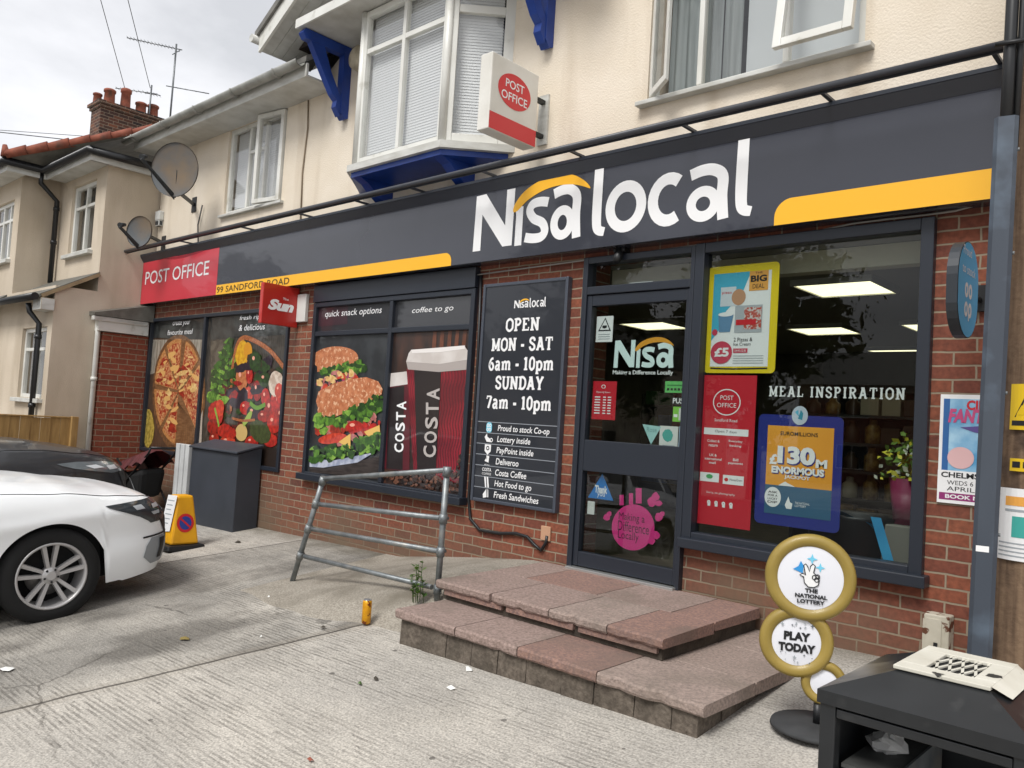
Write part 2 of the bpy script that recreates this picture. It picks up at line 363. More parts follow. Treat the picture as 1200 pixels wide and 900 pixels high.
SLABF = {  # strokes (points, closed/curved) and square serifs (x, y, half width, at top or bottom) in a unit box
 'O': (.85, [([(.5, .96), (.14, .78), (.10, .5), (.14, .22), (.5, .04), (.86, .22), (.90, .5), (.86, .78)], 2)], []),
 'P': (.80, [([(.24, .0), (.24, 1)], 0), ([(.24, .93), (.62, .93), (.84, .73), (.62, .50), (.24, .50)], 1)], [(.24, 0, .24), (.16, 1, .16)]),
 'E': (.80, [([(.22, .0), (.22, 1)], 0), ([(.22, .93), (.84, .93), (.84, .74)], 0), ([(.22, .52), (.62, .52)], 0), ([(.22, .07), (.88, .07), (.88, .28)], 0)], [(.16, 0, .16), (.16, 1, .16)]),
 'N': (.95, [([(.20, .0), (.20, 1)], 0), ([(.20, .96), (.80, .04)], 0), ([(.80, .0), (.80, 1)], 0)], [(.20, 0, .2), (.14, 1, .14), (.82, 1, .2)]),
 'M': (1.1, [([(.18, .0), (.18, 1)], 0), ([(.18, .97), (.5, .15)], 0), ([(.5, .15), (.82, .97)], 0), ([(.82, .0), (.82, 1)], 0)], [(.18, 0, .18), (.12, 1, .12), (.82, 0, .18), (.88, 1, .12)]),
 'S': (.75, [([(.86, .72), (.76, .90), (.48, .96), (.20, .86), (.18, .66), (.5, .52), (.82, .38), (.84, .16), (.54, .04), (.22, .12), (.12, .30)], 1)], []),
 'A': (.95, [([(.18, .0), (.48, 1)], 0), ([(.52, 1), (.82, .0)], 0), ([(.28, .32), (.72, .32)], 0)], [(.16, 0, .16), (.84, 0, .16), (.40, 1, .14)]),
 'T': (.85, [([(.5, .0), (.5, 1)], 0), ([(.08, .70), (.08, .93), (.92, .93), (.92, .70)], 0)], [(.5, 0, .22)]),
 'U': (.9, [([(.20, 1), (.20, .35), (.34, .08), (.66, .08), (.80, .35), (.80, 1)], 1)], [(.20, 1, .2), (.80, 1, .2)]),
 'D': (.88, [([(.24, .0), (.24, 1)], 0), ([(.24, .93), (.60, .93), (.88, .70), (.88, .30), (.60, .07), (.24, .07)], 1)], [(.16, 0, .16), (.16, 1, .16)]),
 'Y': (.9, [([(.5, .0), (.5, .45)], 0), ([(.14, 1), (.5, .45)], 0), ([(.86, 1), (.5, .45)], 0)], [(.5, 0, .2), (.16, 1, .16), (.84, 1, .16)]),
 'I': (.45, [([(.5, .0), (.5, 1)], 0)], [(.5, 0, .4), (.5, 1, .4)]),
 'R': (.88, [([(.22, .0), (.22, 1)], 0), ([(.22, .93), (.60, .93), (.80, .74), (.60, .53), (.22, .53)], 1), ([(.50, .5), (.84, .0)], 0)], [(.22, 0, .22), (.14, 1, .14), (.86, 0, .12)]),
 'L': (.78, [([(.24, .0), (.24, 1)], 0), ([(.24, .07), (.88, .07), (.88, .32)], 0)], [(.16, 0, .16), (.26, 1, .22)]),
 '6': (.70, [([(.80, .93), (.45, .86), (.18, .55), (.16, .28), (.38, .05), (.68, .06), (.86, .28), (.68, .52), (.40, .54), (.18, .36)], 1)], []),
 '7': (.68, [([(.10, .72), (.10, .92), (.90, .92)], 0), ([(.88, .92), (.40, .0)], 0)], []),
 '1': (.55, [([(.5, .0), (.5, 1)], 0), ([(.15, .80), (.5, .95)], 0)], [(.5, 0, .38)]),
 '0': (.70, [([(.5, .96), (.18, .78), (.14, .5), (.18, .22), (.5, .04), (.82, .22), (.86, .5), (.82, .78)], 2)], []),
 '-': (.50, [([(.12, .40), (.88, .40)], 0)], []), ' ': (.34, [], []),
 'a': (.74, [([(.16, .60), (.44, .68), (.70, .56), (.70, .08), (.92, .05)], 1), ([(.70, .38), (.34, .36), (.16, .18), (.36, .03), (.68, .16)], 1)], []),
 'm': (1.15, [([(.16, .0), (.16, .68)], 0), ([(.16, .52), (.34, .65), (.50, .55), (.50, .0)], 1), ([(.50, .52), (.68, .65), (.84, .55), (.84, .0)], 1)], [(.16, 0, .13), (.50, 0, .12), (.86, 0, .13), (.09, .68, .09)]),
 'p': (.78, [([(.22, -.30), (.22, .68)], 0), ([(.22, .52), (.48, .66), (.82, .52), (.84, .22), (.62, .03), (.24, .10)], 1)], [(.24, -.30, .22), (.12, .68, .12)])}
def slab_line(fl, s, x0, z0, w, h, m, st=.19, layer=2, gap=.10):
    tot = sum(SLABF[c][0] for c in s) + gap * (len(s) - 1); k = w / tot; x = x0; t = st * h; L_ = layer
    for c in s:
        cw, strokes, ser = SLABF[c]; q = lambda a, b: (x + a * cw * k, z0 + b * h)
        for pts, mode in strokes:
            P_ = [q(*p) for p in pts]
            if mode == 0 and len(P_) == 2: fl.ribbon(P_, t if abs(P_[0][0] - P_[1][0]) < .001 or len(strokes) < 4 else t * .8, m, L_, sm=False, raw=True)
            else: fl.ribbon(P_, t * (.9 if mode else .62), m, L_, closed=mode == 2, sm=mode > 0, n=5, raw=True)
            L_ += .05
        for a, b, hw in ser:
            X0, Z0 = q(a - hw, b); X1, _ = q(a + hw, b); dz = t * .62 * (1 if b <= 0 else -1)
            fl.poly([(X0, Z0), (X1, Z0), (X1, Z0 + dz), (X0, Z0 + dz)], m, L_, raw=True); L_ += .05
        L_ = layer; x += (cw + gap) * k
def wordmark(fl, x0, z0, w, m, my, layer=2):
    """white wordmark with its yellow brush stroke over the first word, left edge x0, baseline z0, width w"""
    k = w / 2.50; fr = lambda a: x0 + a * k
    Hh = .475 * k
    for ch, a, b, h in (('N', 0, .44, Hh), ('i', .47, .555, .32 * k), ('s', .575, .81, .365 * k), ('a', .84, 1.15, .41 * k)):
        glyph(fl, ch, fr(a), z0, fr(b), z0 + h, m, layer, w=.082 * k)
    for ch, a, b, h in (('l', 1.22, 1.375, .56 * k), ('o', 1.41, 1.75, .405 * k), ('c', 1.785, 2.04, .40 * k), ('a', 2.07, 2.37, .40 * k), ('l', 2.385, 2.53, .56 * k)):
        glyph(fl, ch, fr(a), z0 - (.01 * k), fr(b), z0 + h, m, layer, w=.08 * k)
    swoosh(fl, fr(.43), z0 + .30 * k, k, my, layer)
def swoosh(fl, x, z, k, my, layer):
    pts = [(0, 0.01), (.02, .075), (.12, .165), (.28, .225), (.46, .245), (.62, .215), (.74, .145), (.79, .085), (.71, .115), (.60, .145), (.45, .155), (.3, .135), (.15, .08), (.05, .01)]
    fl.poly(smooth([(x + a * k, z + b * k) for a, b in pts], 4, True), my, layer + .5, raw=True)

# ================================================================ SETTING: ground
def concrete():
    m = M('concrete_forecourt', '#9a948a', .9); t = m.node_tree; n = t.nodes.new; l = t.links.new; b = t.nodes['Principled BSDF']
    tc = n('ShaderNodeTexCoord'); sp = n('ShaderNodeSeparateXYZ'); l(tc.outputs['Object'], sp.inputs[0])
    def math_(op, a, b_=None, c=None):
        q = n('ShaderNodeMath'); q.operation = op
        for i, v in enumerate((a, b_, c)):
            if v is None: continue
            if isinstance(v, (int, float)): q.inputs[i].default_value = v
            else: l(v, q.inputs[i])
        return q.outputs[0]
    def noise(s, d=5, st=(1, 1, 1)):
        mp = n('ShaderNodeMapping'); mp.inputs['Scale'].default_value = st; l(tc.outputs['Object'], mp.inputs[0])
        q = n('ShaderNodeTexNoise'); q.inputs['Scale'].default_value = s; q.inputs['Detail'].default_value = d; l(mp.outputs[0], q.inputs[0]); return q.outputs[0]
    def ramp(v, a, b_, c1=(0, 0, 0, 1), c2=(1, 1, 1, 1)):
        q = n('ShaderNodeValToRGB'); q.color_ramp.elements[0].position = a; q.color_ramp.elements[1].position = b_
        q.color_ramp.elements[0].color = c1; q.color_ramp.elements[1].color = c2; l(v, q.inputs[0]); return q.outputs[0]
    def mixc(f, a, b_, mode='MIX'):
        q = n('ShaderNodeMixRGB'); q.blend_type = mode
        for i, v in enumerate((f, a, b_)):
            if isinstance(v, (int, float)): q.inputs[i].default_value = v
            elif isinstance(v, tuple): q.inputs[i].default_value = v
            else: l(v, q.inputs[i])
        return q.outputs[0]
    wob = math_('MULTIPLY_ADD', noise(3), .05, -.025)
    J = math_('ADD', math_('MULTIPLY_ADD', sp.outputs['Y'], -.18, sp.outputs['X']), wob)
    slab = math_('MULTIPLY', math_('GREATER_THAN', J, -7.19), math_('LESS_THAN', J, -4.17))
    base = mixc(slab, S('#a6a199'), S('#8d8982'))
    base = mixc(ramp(noise(.9, 7), .42, .68), base, S('#b8b2a8')); base = mixc(math_('MULTIPLY', ramp(noise(1.7, 8), .52, .76), .26), base, S('#5f5a52'))
    # oil and tyre marks where cars stand nose-in
    base = mixc(math_('MULTIPLY', math_('MULTIPLY', ramp(noise(2.2, 6, (1, .5, 1)), .47, .62), slab), .6), base, S('#4b4741'))
    spk = noise(95, 3); base = mixc(.58, base, ramp(spk, .32, .68, (.22, .22, .22, 1), (.78, .78, .78, 1)), 'OVERLAY')
    ag = n('ShaderNodeTexVoronoi'); ag.inputs['Scale'].default_value = 70; l(tc.outputs['Object'], ag.inputs[0])
    agm = math_('MULTIPLY', math_('LESS_THAN', ag.outputs['Distance'], .22), ramp(noise(4), .45, .6)); base = mixc(math_('MULTIPLY', agm, .3), base, S('#d0c6b4'))
    # tamped grooves running along the shop
    wv = n('ShaderNodeTexWave'); wv.wave_type = 'BANDS'; wv.bands_direction = 'Y'; wv.inputs['Scale'].default_value = 10.5; wv.inputs['Distortion'].default_value = 1.6; wv.inputs['Detail'].default_value = 3; wv.inputs['Detail Scale'].default_value = 1.2
    l(tc.outputs['Object'], wv.inputs[0])
    msk = ramp(noise(1.6, 4, (.35, 1, 1)), .36, .62); msk2 = ramp(noise(22, 3, (.25, 1, 1)), .38, .60)
    gm = math_('MULTIPLY', math_('MULTIPLY', ramp(wv.outputs[0], .55, .12), msk), msk2)
    base = mixc(math_('MULTIPLY', gm, .50), base, S('#4a463f'))
    jn = None
    for jv in (-10.3, -7.19, -4.17, -1.05):
        k = math_('LESS_THAN', math_('ABSOLUTE', math_('SUBTRACT', J, jv)), .012 if jv != -4.17 else .014); jn = k if jn is None else math_('ADD', jn, k)
    edge = math_('LESS_THAN', math_('ABSOLUTE', math_('SUBTRACT', J, -4.17)), .075)
    base = mixc(math_('MULTIPLY', edge, .3), base, S('#948c80'))
    base = mixc(math_('MULTIPLY', jn, .8), base, S('#3c3731'))
    # hairline cracks, only here and there, and grit gathered along the shop wall
    ce = n('ShaderNodeTexVoronoi'); ce.feature = 'DISTANCE_TO_EDGE'; ce.inputs['Scale'].default_value = .55
    cm = n('ShaderNodeMixRGB'); cm.blend_type = 'LINEAR_LIGHT'; cm.inputs[0].default_value = .10; l(tc.outputs['Object'], cm.inputs[1]); cn = n('ShaderNodeTexNoise'); cn.inputs['Scale'].default_value = 5; cn.inputs['Detail'].default_value = 6; l(tc.outputs['Object'], cn.inputs[0]); l(cn.outputs['Color'], cm.inputs[2]); l(cm.outputs[0], ce.inputs[0])
    crk = math_('MULTIPLY', math_('LESS_THAN', ce.outputs['Distance'], .0045), ramp(noise(.8, 3), .52, .58)); base = mixc(math_('MULTIPLY', crk, .5), base, S('#3c3731'))
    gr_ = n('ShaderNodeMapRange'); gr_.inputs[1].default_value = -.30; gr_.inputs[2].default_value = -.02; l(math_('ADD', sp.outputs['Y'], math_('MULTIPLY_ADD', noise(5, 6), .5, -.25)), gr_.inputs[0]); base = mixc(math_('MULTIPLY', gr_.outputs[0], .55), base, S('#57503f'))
    drp = n('ShaderNodeTexVoronoi'); drp.inputs['Scale'].default_value = 1.3; l(cm.outputs[0], drp.inputs[0]); ds_ = n('ShaderNodeSeparateColor'); l(drp.outputs['Color'], ds_.inputs[0])
    oil = math_('MULTIPLY', math_('MULTIPLY', ramp(drp.outputs['Distance'], .17, .05), math_('GREATER_THAN', ds_.outputs[1], .62)), ramp(noise(14, 5), .35, .6)); base = mixc(math_('MULTIPLY', oil, .0), base, S('#3f3b35'))
    # spots of chewing gum and grit
    vo = n('ShaderNodeTexVoronoi'); vo.inputs['Scale'].default_value = 5; l(tc.outputs['Object'], vo.inputs[0]); sv = n('ShaderNodeSeparateColor'); l(vo.outputs['Color'], sv.inputs[0])
    gum = math_('MULTIPLY', math_('LESS_THAN', vo.outputs['Distance'], .085), math_('GREATER_THAN', sv.outputs[0], .6)); base = mixc(math_('MULTIPLY', gum, .65), base, S('#3f3b37'))
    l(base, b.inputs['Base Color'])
    h = math_('SUBTRACT', math_('SUBTRACT', math_('MULTIPLY', spk, .5), math_('MULTIPLY', gm, .9)), math_('MULTIPLY', jn, 2.5))
    bp = n('ShaderNodeBump'); bp.inputs['Strength'].default_value = .8; bp.inputs['Distance'].default_value = .012; l(h, bp.inputs['Height']); l(bp.outputs[0], b.inputs['Normal'])
    return m
CONC = concrete()
CEM = noisy('smeared_cement', '#a39c90', '#827b70', 75, .95, bump=.9, bscale=60, c3='#70695d', s3=2.4, p3=(.46, .72))
mb = MB()
xs = [-400, -150, -60, -30, -20] + [-16 + .5 * i for i in range(39)] + [6, 12, 30, 80, 200, 400]
ys = [-400, -150, -60, -30, -12, -8] + [-5.6 + .3 * i for i in range(20)] + [1, 3, 8, 20, 60, 150, 400]
mb.grid([[(x, y, ground(x, y)) for x in xs] for y in ys], CONC, smooth=False)
structure('ground', mb)
mb = MB(); ASPH = noisy('asphalt', '#4a4a4b', '#3a3a3b', 30, .9, bump=.4)
mb.face([(-200, -17, -.30 + .004), (60, -17, -.30 + .004), (60, -8.5, -.30 + .004), (-200, -8.5, -.30 + .004)], ASPH)
for v in mb.bm.verts: v.co.z = min(ground(-16, -6), ground(3, -6)) + .0 if False else v.co.z
for v in mb.bm.verts: v.co.z = ground(v.co.x, -6) + .006
structure('road', mb)

# ---------------- ramp and steps
def steps():
    t = thing('entrance_steps', 'two shallow pinkish concrete slab steps with chipped edges below the shop door', 'steps', (-3, -1.0, .2))
    pal = [noisy('paving_pink', '#9c877f', '#7d6c63', 60, .9, bump=.6, bscale=90, c3='#75685e', s3=2.6, p3=(.52, .78)), noisy('paving_buff', '#a08e84', '#80726a', 60, .9, bump=.6, bscale=90, c3='#776c62', s3=2.9, p3=(.52, .78)), noisy('paving_red', '#957669', '#77605a', 60, .9, bump=.6, bscale=90, c3='#705f56', s3=2.4, p3=(.52, .78))]
    blk = noisy('old_block', '#71675c', '#544b42', 40, .95, bump=1, bscale=45, c3='#453e35', s3=6, p3=(.42, .72)); dirt = noisy('crevice_dirt', '#4d453b', '#38322b', 12, .95, bump=.6)
    rnd = random.Random(3)
    def slab(mb, x0, x1, y0, y1, z0, z1, zb, m, front=False, right=False):
        # z0/z1 thickness at the front edge, zb extra height at the back; edges broken by small chips
        nx = 10; rows = []
        g = .0035; x0 += g; x1 -= g; y0 += g; y1 -= g
        def jit(a): return rnd.uniform(-a, a)
        fy = [y0 + (abs(jit(.006)) + (.02 if rnd.random() < .06 else 0) if front else 0) for _ in range(nx + 1)]
        X_ = [x0 + (x1 - x0) * i / nx for i in range(nx + 1)]
        bev = .008
        prof = []
        for i, x in enumerate(X_):
            f = fy[i]; rx = 0
            prof.append([(x, f + .006 + abs(jit(.004)), z0 + jit(.002)), (x, f, z0 + .012 + jit(.003)), (x, f + jit(.003), z1 - bev * 1.4), (x, f + bev, z1 + jit(.001)), (x, (f + y1) / 2, z1 + zb * .5), (x, y1, z1 + zb), (x, y1, z0)])
        mb.grid(prof, m, smooth=False)
        for k in (0, -1): mb.face(prof[k], m)
    # lower step
    mb = MB(); xs_ = [-3.96, -3.42, -2.93, -2.40, -1.80]
    for i, (a, b) in enumerate(zip(xs_, xs_[1:])):
        slab(mb, a, b, -1.53, -1.02, .235, .29, .008, pal[(0, 0, 2, 1)[i] if i < 3 else 1], front=True)
    for i, (a, b) in enumerate(((-1.02, -.5), (-.5, -.02))): slab(mb, -2.42, -1.80, a, b, .235, .298 + i * .004, .004, pal[1])
    low = mb.build('lower_step', t)
    mb = MB(); xx = -3.93; k = 0
    while xx < -1.87:
        w = rnd.choice((.17, .21, .24)); x1 = min(xx + w, -1.86)
        mb.hexa([(xx, -1.50 + rnd.uniform(-.006, .006), -.1), (x1 - .006, -1.50, -.1), (x1 - .006, -1.3, -.1), (xx, -1.3, -.1), (xx, -1.49 + rnd.uniform(-.006, .006), .233), (x1 - .006, -1.49 + rnd.uniform(-.008, .008), .233), (x1 - .006, -1.3, .233), (xx, -1.3, .233)], blk); xx += w
    yy = -1.495
    while yy < -.05:
        w = .22; mb.box(-1.9, -1.845 + rnd.uniform(-.006, .004), yy, min(yy + w - .006, -.03), -.1, .233, blk); yy += w
    mb.box(-3.92, -1.87, -1.47, -.03, -.1, .228, dirt)
    mb.build('block_riser', t)
    # upper step
    mb = MB(); xs_ = [-4.02, -3.52, -3.04, -2.62, -2.26]
    for j, (y0, y1) in enumerate(((-1.15, -.60), (-.60, -.03))):
        xr = xs_ if j == 0 else [-4.02, -3.7, -3.1, -2.55, -2.26]
        for i, (a, b) in enumerate(zip(xr, xr[1:])):
            slab(mb, a, b, y0, y1, .37 + j * .012, .422 + j * .012, .012, pal[((0, 0, 1, 2), (0, 2, 0, 2))[j][i]] if True else 0, front=(j == 0))
    up = mb.build('upper_step', t)
    mb = MB(); mb.box(-3.98, -2.29, -1.10, -.03, .30, .368, dirt)
    for i in range(3): mb.box(-3.95 + i * .56, -3.95 + i * .56 + .52, -1.125, -1.09, .335, .368, pal[2])
    mb.build('riser', t)
    # ramp
    r = MB(); rows = []
    for i in range(41):
        x = -5.95 + 1.94 * i / 40; q = max(0, min(1, (x + 5.75) / 1.6)); row = []
        edge = -1.10 - .06 * math.sin(x * 2.1) - (.10 if x < -4.9 else .10 * max(0, (-4.3 - x) / .6)) * 1
        edge = min(edge, -1.02)
        for k, y in enumerate((edge - .34, edge - .24, edge - .14, edge - .06, edge + .04, -.92, -.75, -.5, -.2, .0)):
            g = ground(x, y); top = g + q * (.418 + .012 * (y + 1.1) - g)
            kf = (0, .05, .20, .38, .50, .68, .90, 1, 1, 1)[k]
            h = g + (top - g) * kf + (.003 if k else -.02) + (math.sin(x * 9 + k) * .003 if 0 < k < 5 else 0)
            row.append((x, y + (math.sin(x * 11 + k) * .01 if k < 5 else 0), h))
        rows.append(row)
    r.grid(rows, CEM); ro = r.build('ramp_surface', base=(-5, -1, .2)); tag(ro, 'rough grey cement ramp rising under the handrail to the top step', 'ramp')
steps()

# ================================================================ SHOP BUILDING
shop = thing('shop_building', 'two storey cream rendered shop with red brick ground floor, oriel window and gable', 'building', (0, 0, 0))
def wall(mb, x0, x1, z0, z1, y0, y1, holes, m):
    xs = sorted({x0, x1} | {h[0] for h in holes} | {h[1] for h in holes}); zs = sorted({z0, z1} | {h[2] for h in holes} | {h[3] for h in holes})
    solid = lambda i, j: 0 <= i < len(xs) - 1 and 0 <= j < len(zs) - 1 and not any(h[0] < (xs[i] + xs[i+1]) / 2 < h[1] and h[2] < (zs[j] + zs[j+1]) / 2 < h[3] for h in holes)
    for i in range(len(xs) - 1):
        for j in range(len(zs) - 1):
            if not solid(i, j): continue
            a, b, c, d = xs[i], xs[i+1], zs[j], zs[j+1]
            mb.face([(a, y0, c), (b, y0, c), (b, y0, d), (a, y0, d)], m); mb.face([(a, y1, c), (b, y1, c), (b, y1, d), (a, y1, d)], m)
            if not solid(i-1, j): mb.face([(a, y0, c), (a, y1, c), (a, y1, d), (a, y0, d)], m)
            if not solid(i+1, j): mb.face([(b, y0, c), (b, y1, c), (b, y1, d), (b, y0, d)], m)
            if not solid(i, j-1): mb.face([(a, y0, c), (a, y1, c), (b, y1, c), (b, y0, c)], m)
            if not solid(i, j+1): mb.face([(a, y0, d), (a, y1, d), (b, y1, d), (b, y0, d)], m)
def merge(mb): bmesh.ops.remove_doubles(mb.bm, verts=mb.bm.verts, dist=.0004)
XL, XR = -11.46, 2.2
W1 = (-11.42, -7.865, .79, 2.62); W2 = (-7.37, -4.945, .80, 2.80); WD = (-3.79, -2.835, .445, 2.77); W3 = (-2.835, -1.345, .775, 2.78)
mb = MB(); wall(mb, XL, XR, -.6, 2.84, 0, .3, [W1, W2, WD, W3], BRICK); merge(mb); mb.build('brick_wall', shop)
L1 = (-9.60, -8.26, 3.85, 4.94); L2 = (-3.33, -1.785, 3.88, 4.96)
mb = MB(); wall(mb, XL, XR, 2.842, 5.0, 0, .3, [L1, L2], CREAM); merge(mb)
mb.box(XL, XL + .3, .302, 7.998, 2.842, 5.0, CREAM); mb.build('rendered_wall', shop)
mb = MB(); mb.prism([(-7.75, 5.002), (-3.72, 5.002), (-5.73, 5.002 + 1.15)], lambda x, z: (x, .0, z), lambda x, z: (x, .3, z), CREAM); mb.build('gable_wall', shop)
# back and party walls, so the shell is closed
mb = MB(); mb.box(XL, XR, 8.0, 8.3, -.6, 5.5, CREAM); mb.box(XR - .3, XR, .302, 7.998, -.6, 5.0, CREAM); mb.box(XL, XL + .3, .302, 7.998, -.6, 2.84, BRICKY); mb.build('rear_wall', shop)
# interior
INTW = noisy('shop_interior_wall', '#8a857a', '#5f5b52', 2, .8); INTF = noisy('shop_floor', '#7a7468', '#5e594f', 6, .35); CEIL = M('shop_ceiling', '#8f8b80', .8)
mb = MB(); mb.box(-7.2, .4, 6.6, 6.7, .44, 2.74, INTW); mb.box(-7.3, -7.2, .31, 6.6, .44, 2.74, INTW); mb.box(.4, .5, .31, 6.6, .44, 2.74, INTW)
mb.box(-7.2, .4, .302, 6.6, .40, .44, INTF); mb.box(-7.2, .4, .302, 6.6, 2.74, 2.80, CEIL); mb.build('shop_interior', shop)
mb = MB(); BLKH = M('bulkhead_cream', '#cfc9b4', .7); mb.box(-3.78, -1.36, .31, .42, 2.60, 2.735, BLKH); mb.build('blind_box', shop)
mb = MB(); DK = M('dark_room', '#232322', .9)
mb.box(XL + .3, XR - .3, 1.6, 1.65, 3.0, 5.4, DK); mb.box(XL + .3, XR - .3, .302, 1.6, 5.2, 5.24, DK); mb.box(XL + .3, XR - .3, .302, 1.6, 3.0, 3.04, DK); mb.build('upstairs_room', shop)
# main roof, eaves, gutter
mb = MB(); ez = 5.02
sp = 3.34 / 4.6
for xa, xb, ya in ((XL - .1, -7.3, -.40), (-7.3, XR, .02)):
    za = ez + .06 + (ya + .4) * sp
    mb.hexa([(xa, ya, za), (xb, ya, za), (xb, 4.2, ez + 3.4), (xa, 4.2, ez + 3.4), (xa, ya, za + .06), (xb, ya, za + .06), (xb, 4.2, ez + 3.46), (xa, 4.2, ez + 3.46)], SLATE)
mb.hexa([(XL - .1, 4.2, ez + 3.4), (XR, 4.2, ez + 3.4), (XR, 8.8, ez), (XL - .1, 8.8, ez), (XL - .1, 4.2, ez + 3.46), (XR, 4.2, ez + 3.46), (XR, 8.8, ez + .06), (XL - .1, 8.8, ez + .06)], SLATE)
mb.build('roof', shop)
mb = MB(); mb.box(XL - .1, -7.30, -.36, -.002, 4.93, 4.95, WHITED); mb.box(XL - .1, -7.30, -.385, -.36, 4.93, 5.07, WHITED); mb.build('soffit_board', shop)
mb = MB(); rows = []
for x in (XL - .25, -7.32): rows.append([(x, -.45 + .06 * math.cos(R(a)), 5.075 + .062 * math.sin(R(a))) for a in range(180, 361, 15)] + [(x, -.45 + .052 * math.cos(R(a)), 5.075 + .054 * math.sin(R(a))) for a in range(360, 179, -15)])
GUT = noisy('weathered_gutter', '#a9a9a4', '#86867f', 4, .5, stretch=(1, 1, 1)); mb.grid(rows, GUT, close=True)
for x in [XL + .1 + i * .9 for i in range(5)]: mb.tube([(x, -.45 + .066 * math.cos(R(a)), 5.075 + .068 * math.sin(R(a))) for a in range(180, 361, 20)], .012, GUT, 6)
mb.build('gutter', shop)

def frame(mb, x0, x1, z0, z1, y0, y1, t, m, mull=(), trans=(), tm=None, bev=.006):
    tm = tm or t * .8
    mb.box(x0, x0 + t, y0, y1, z0, z1, m, bev); mb.box(x1 - t, x1, y0, y1, z0, z1, m, bev)
    mb.box(x0 + t + .0005, x1 - t - .0005, y0 + .002, y1, z0, z0 + t, m, bev); mb.box(x0 + t + .0005, x1 - t - .0005, y0 + .002, y1, z1 - t, z1, m, bev)
    for q in mull: mb.box(q - tm / 2, q + tm / 2, y0 + .004, y1, z0 + t + .0005, z1 - t - .0005, m, bev)
    for q in trans:
        a, b, z = q if isinstance(q, tuple) else (x0 + t, x1 - t, q)
        mb.box(a + .0005, b - .0005, y0 + .007, y1, z - tm / 2, z + tm / 2, m, bev)
SLAT = M('venetian_slat', '#dfe2e4', .5)
def blind(name, parent, fx, fz, conv, m=SLAT, sp=.028):
    """venetian blind: many thin slats between two 3D edges; conv maps (s 0..1, z) to a point"""
    b = MB(); z = fz[0] + .01
    while z < fz[1]:
        b.face([conv(fx[0], z, 0), conv(fx[1], z, 0), conv(fx[1], z + sp * 1.08, .006), conv(fx[0], z + sp * 1.08, .006)], m); z += sp
    return b.build(name, parent)
# ---- left first floor window (three lights, right-hand one ajar)
wt = MB(); frame(wt, L1[0], L1[1], L1[2], L1[3], .03, .09, .05, WHITE, mull=(-9.13, -8.76), trans=((-9.11, -8.78, 4.58),)); w = wt.build('window', shop)
g = MB(); g.box(L1[0] + .04, L1[1] - .04, .055, .06, L1[2] + .04, L1[3] - .04, GLASS); g.build('glass_pane', w)
s_ = MB(); s_.box(L1[0] - .05, L1[1] + .06, -.05, .03, L1[2] - .035, L1[2] - .002, WHITED, .005); s_.build('sill', w)
blind('blind', w, (L1[0] + .06, L1[1] - .06), (L1[2] + .06, L1[3] - .06), lambda s, z, d: (s, .11 + d, z))
def sash(parent, hx, fx, z0, z1, y, ang, glassmat=GLASS, name='open_casement'):
    """casement hinged at hx swung outward by ang; fx free edge when shut"""
    mb = MB(); g_ = MB(); L_ = fx - hx; t = .05; c, s = math.cos(ang), math.sin(ang)
    def P(u, d, z): return (hx + u * c * (1 if L_ > 0 else -1) - 0, y - abs(u) * s + d * c, z)
    n_ = abs(L_)
    def bx(u0, u1, za, zb, m, b_, d0=-.025, d1=.025): b_.hexa([P(u0, d0, za), P(u1, d0, za), P(u1, d1, za), P(u0, d1, za), P(u0, d0, zb), P(u1, d0, zb), P(u1, d1, zb), P(u0, d1, zb)], m, .004)
    bx(0, t, z0, z1, WHITE, mb); bx(n_ - t, n_, z0, z1, WHITE, mb); bx(t + .001, n_ - t - .001, z0, z0 + t, WHITE, mb); bx(t + .001, n_ - t - .001, z1 - t, z1, WHITE, mb)
    o = mb.build(name, parent); bx(t - .01, n_ - t + .01, z0 + t - .01, z1 - t + .01, glassmat, g_, -.003, .003); g_.build('casement_glass', o) if not parent.parent or not parent.parent.parent else None
    return o
sash(w, -8.28, -8.75, L1[2] + .01, L1[3] - .02, -.005, R(9))
# ---- right first floor window (both side lights open)
wt = MB(); frame(wt, L2[0], L2[1], L2[2], L2[3], .03, .09, .05, WHITE, mull=(-2.93, -2.30)); w = wt.build('window', shop)
g = MB(); g.box(-2.93, -2.30, .055, .06, L2[2] + .04, L2[3] - .04, GLASS); g.build('glass_pane', w)
s_ = MB(); s_.box(L2[0] - .06, L2[1] + .06, -.07, .03, L2[2] - .035, L2[2] - .002, WHITED, .005); s_.build('sill', w)
sash(w, -3.30, -2.95, L2[2] + .02, L2[3] - .02, -.005, R(38))
CURT = noisy('grey_curtain', '#8f9696', '#6f7676', 3, .8, stretch=(8, 1, .3))
cu = MB(); cu.grid([[(-3.28 + i * .02, .2 + .02 * math.sin(i * 1.3), z) for i in range(22)] for z in (3.9, 5.15)], CURT); cu.grid([[(-2.84 + i * .02, .2 + .02 * math.sin(i * 1.3), z) for i in range(8)] for z in (3.9, 5.15)], CURT); cu.build('curtain', w)
cu = MB(); cu.box(-2.68, -1.85, .24, .25, 3.9, 5.18, M('frosted_blind', '#b9bfc2', .5)); cu.build('roller_blind', w)
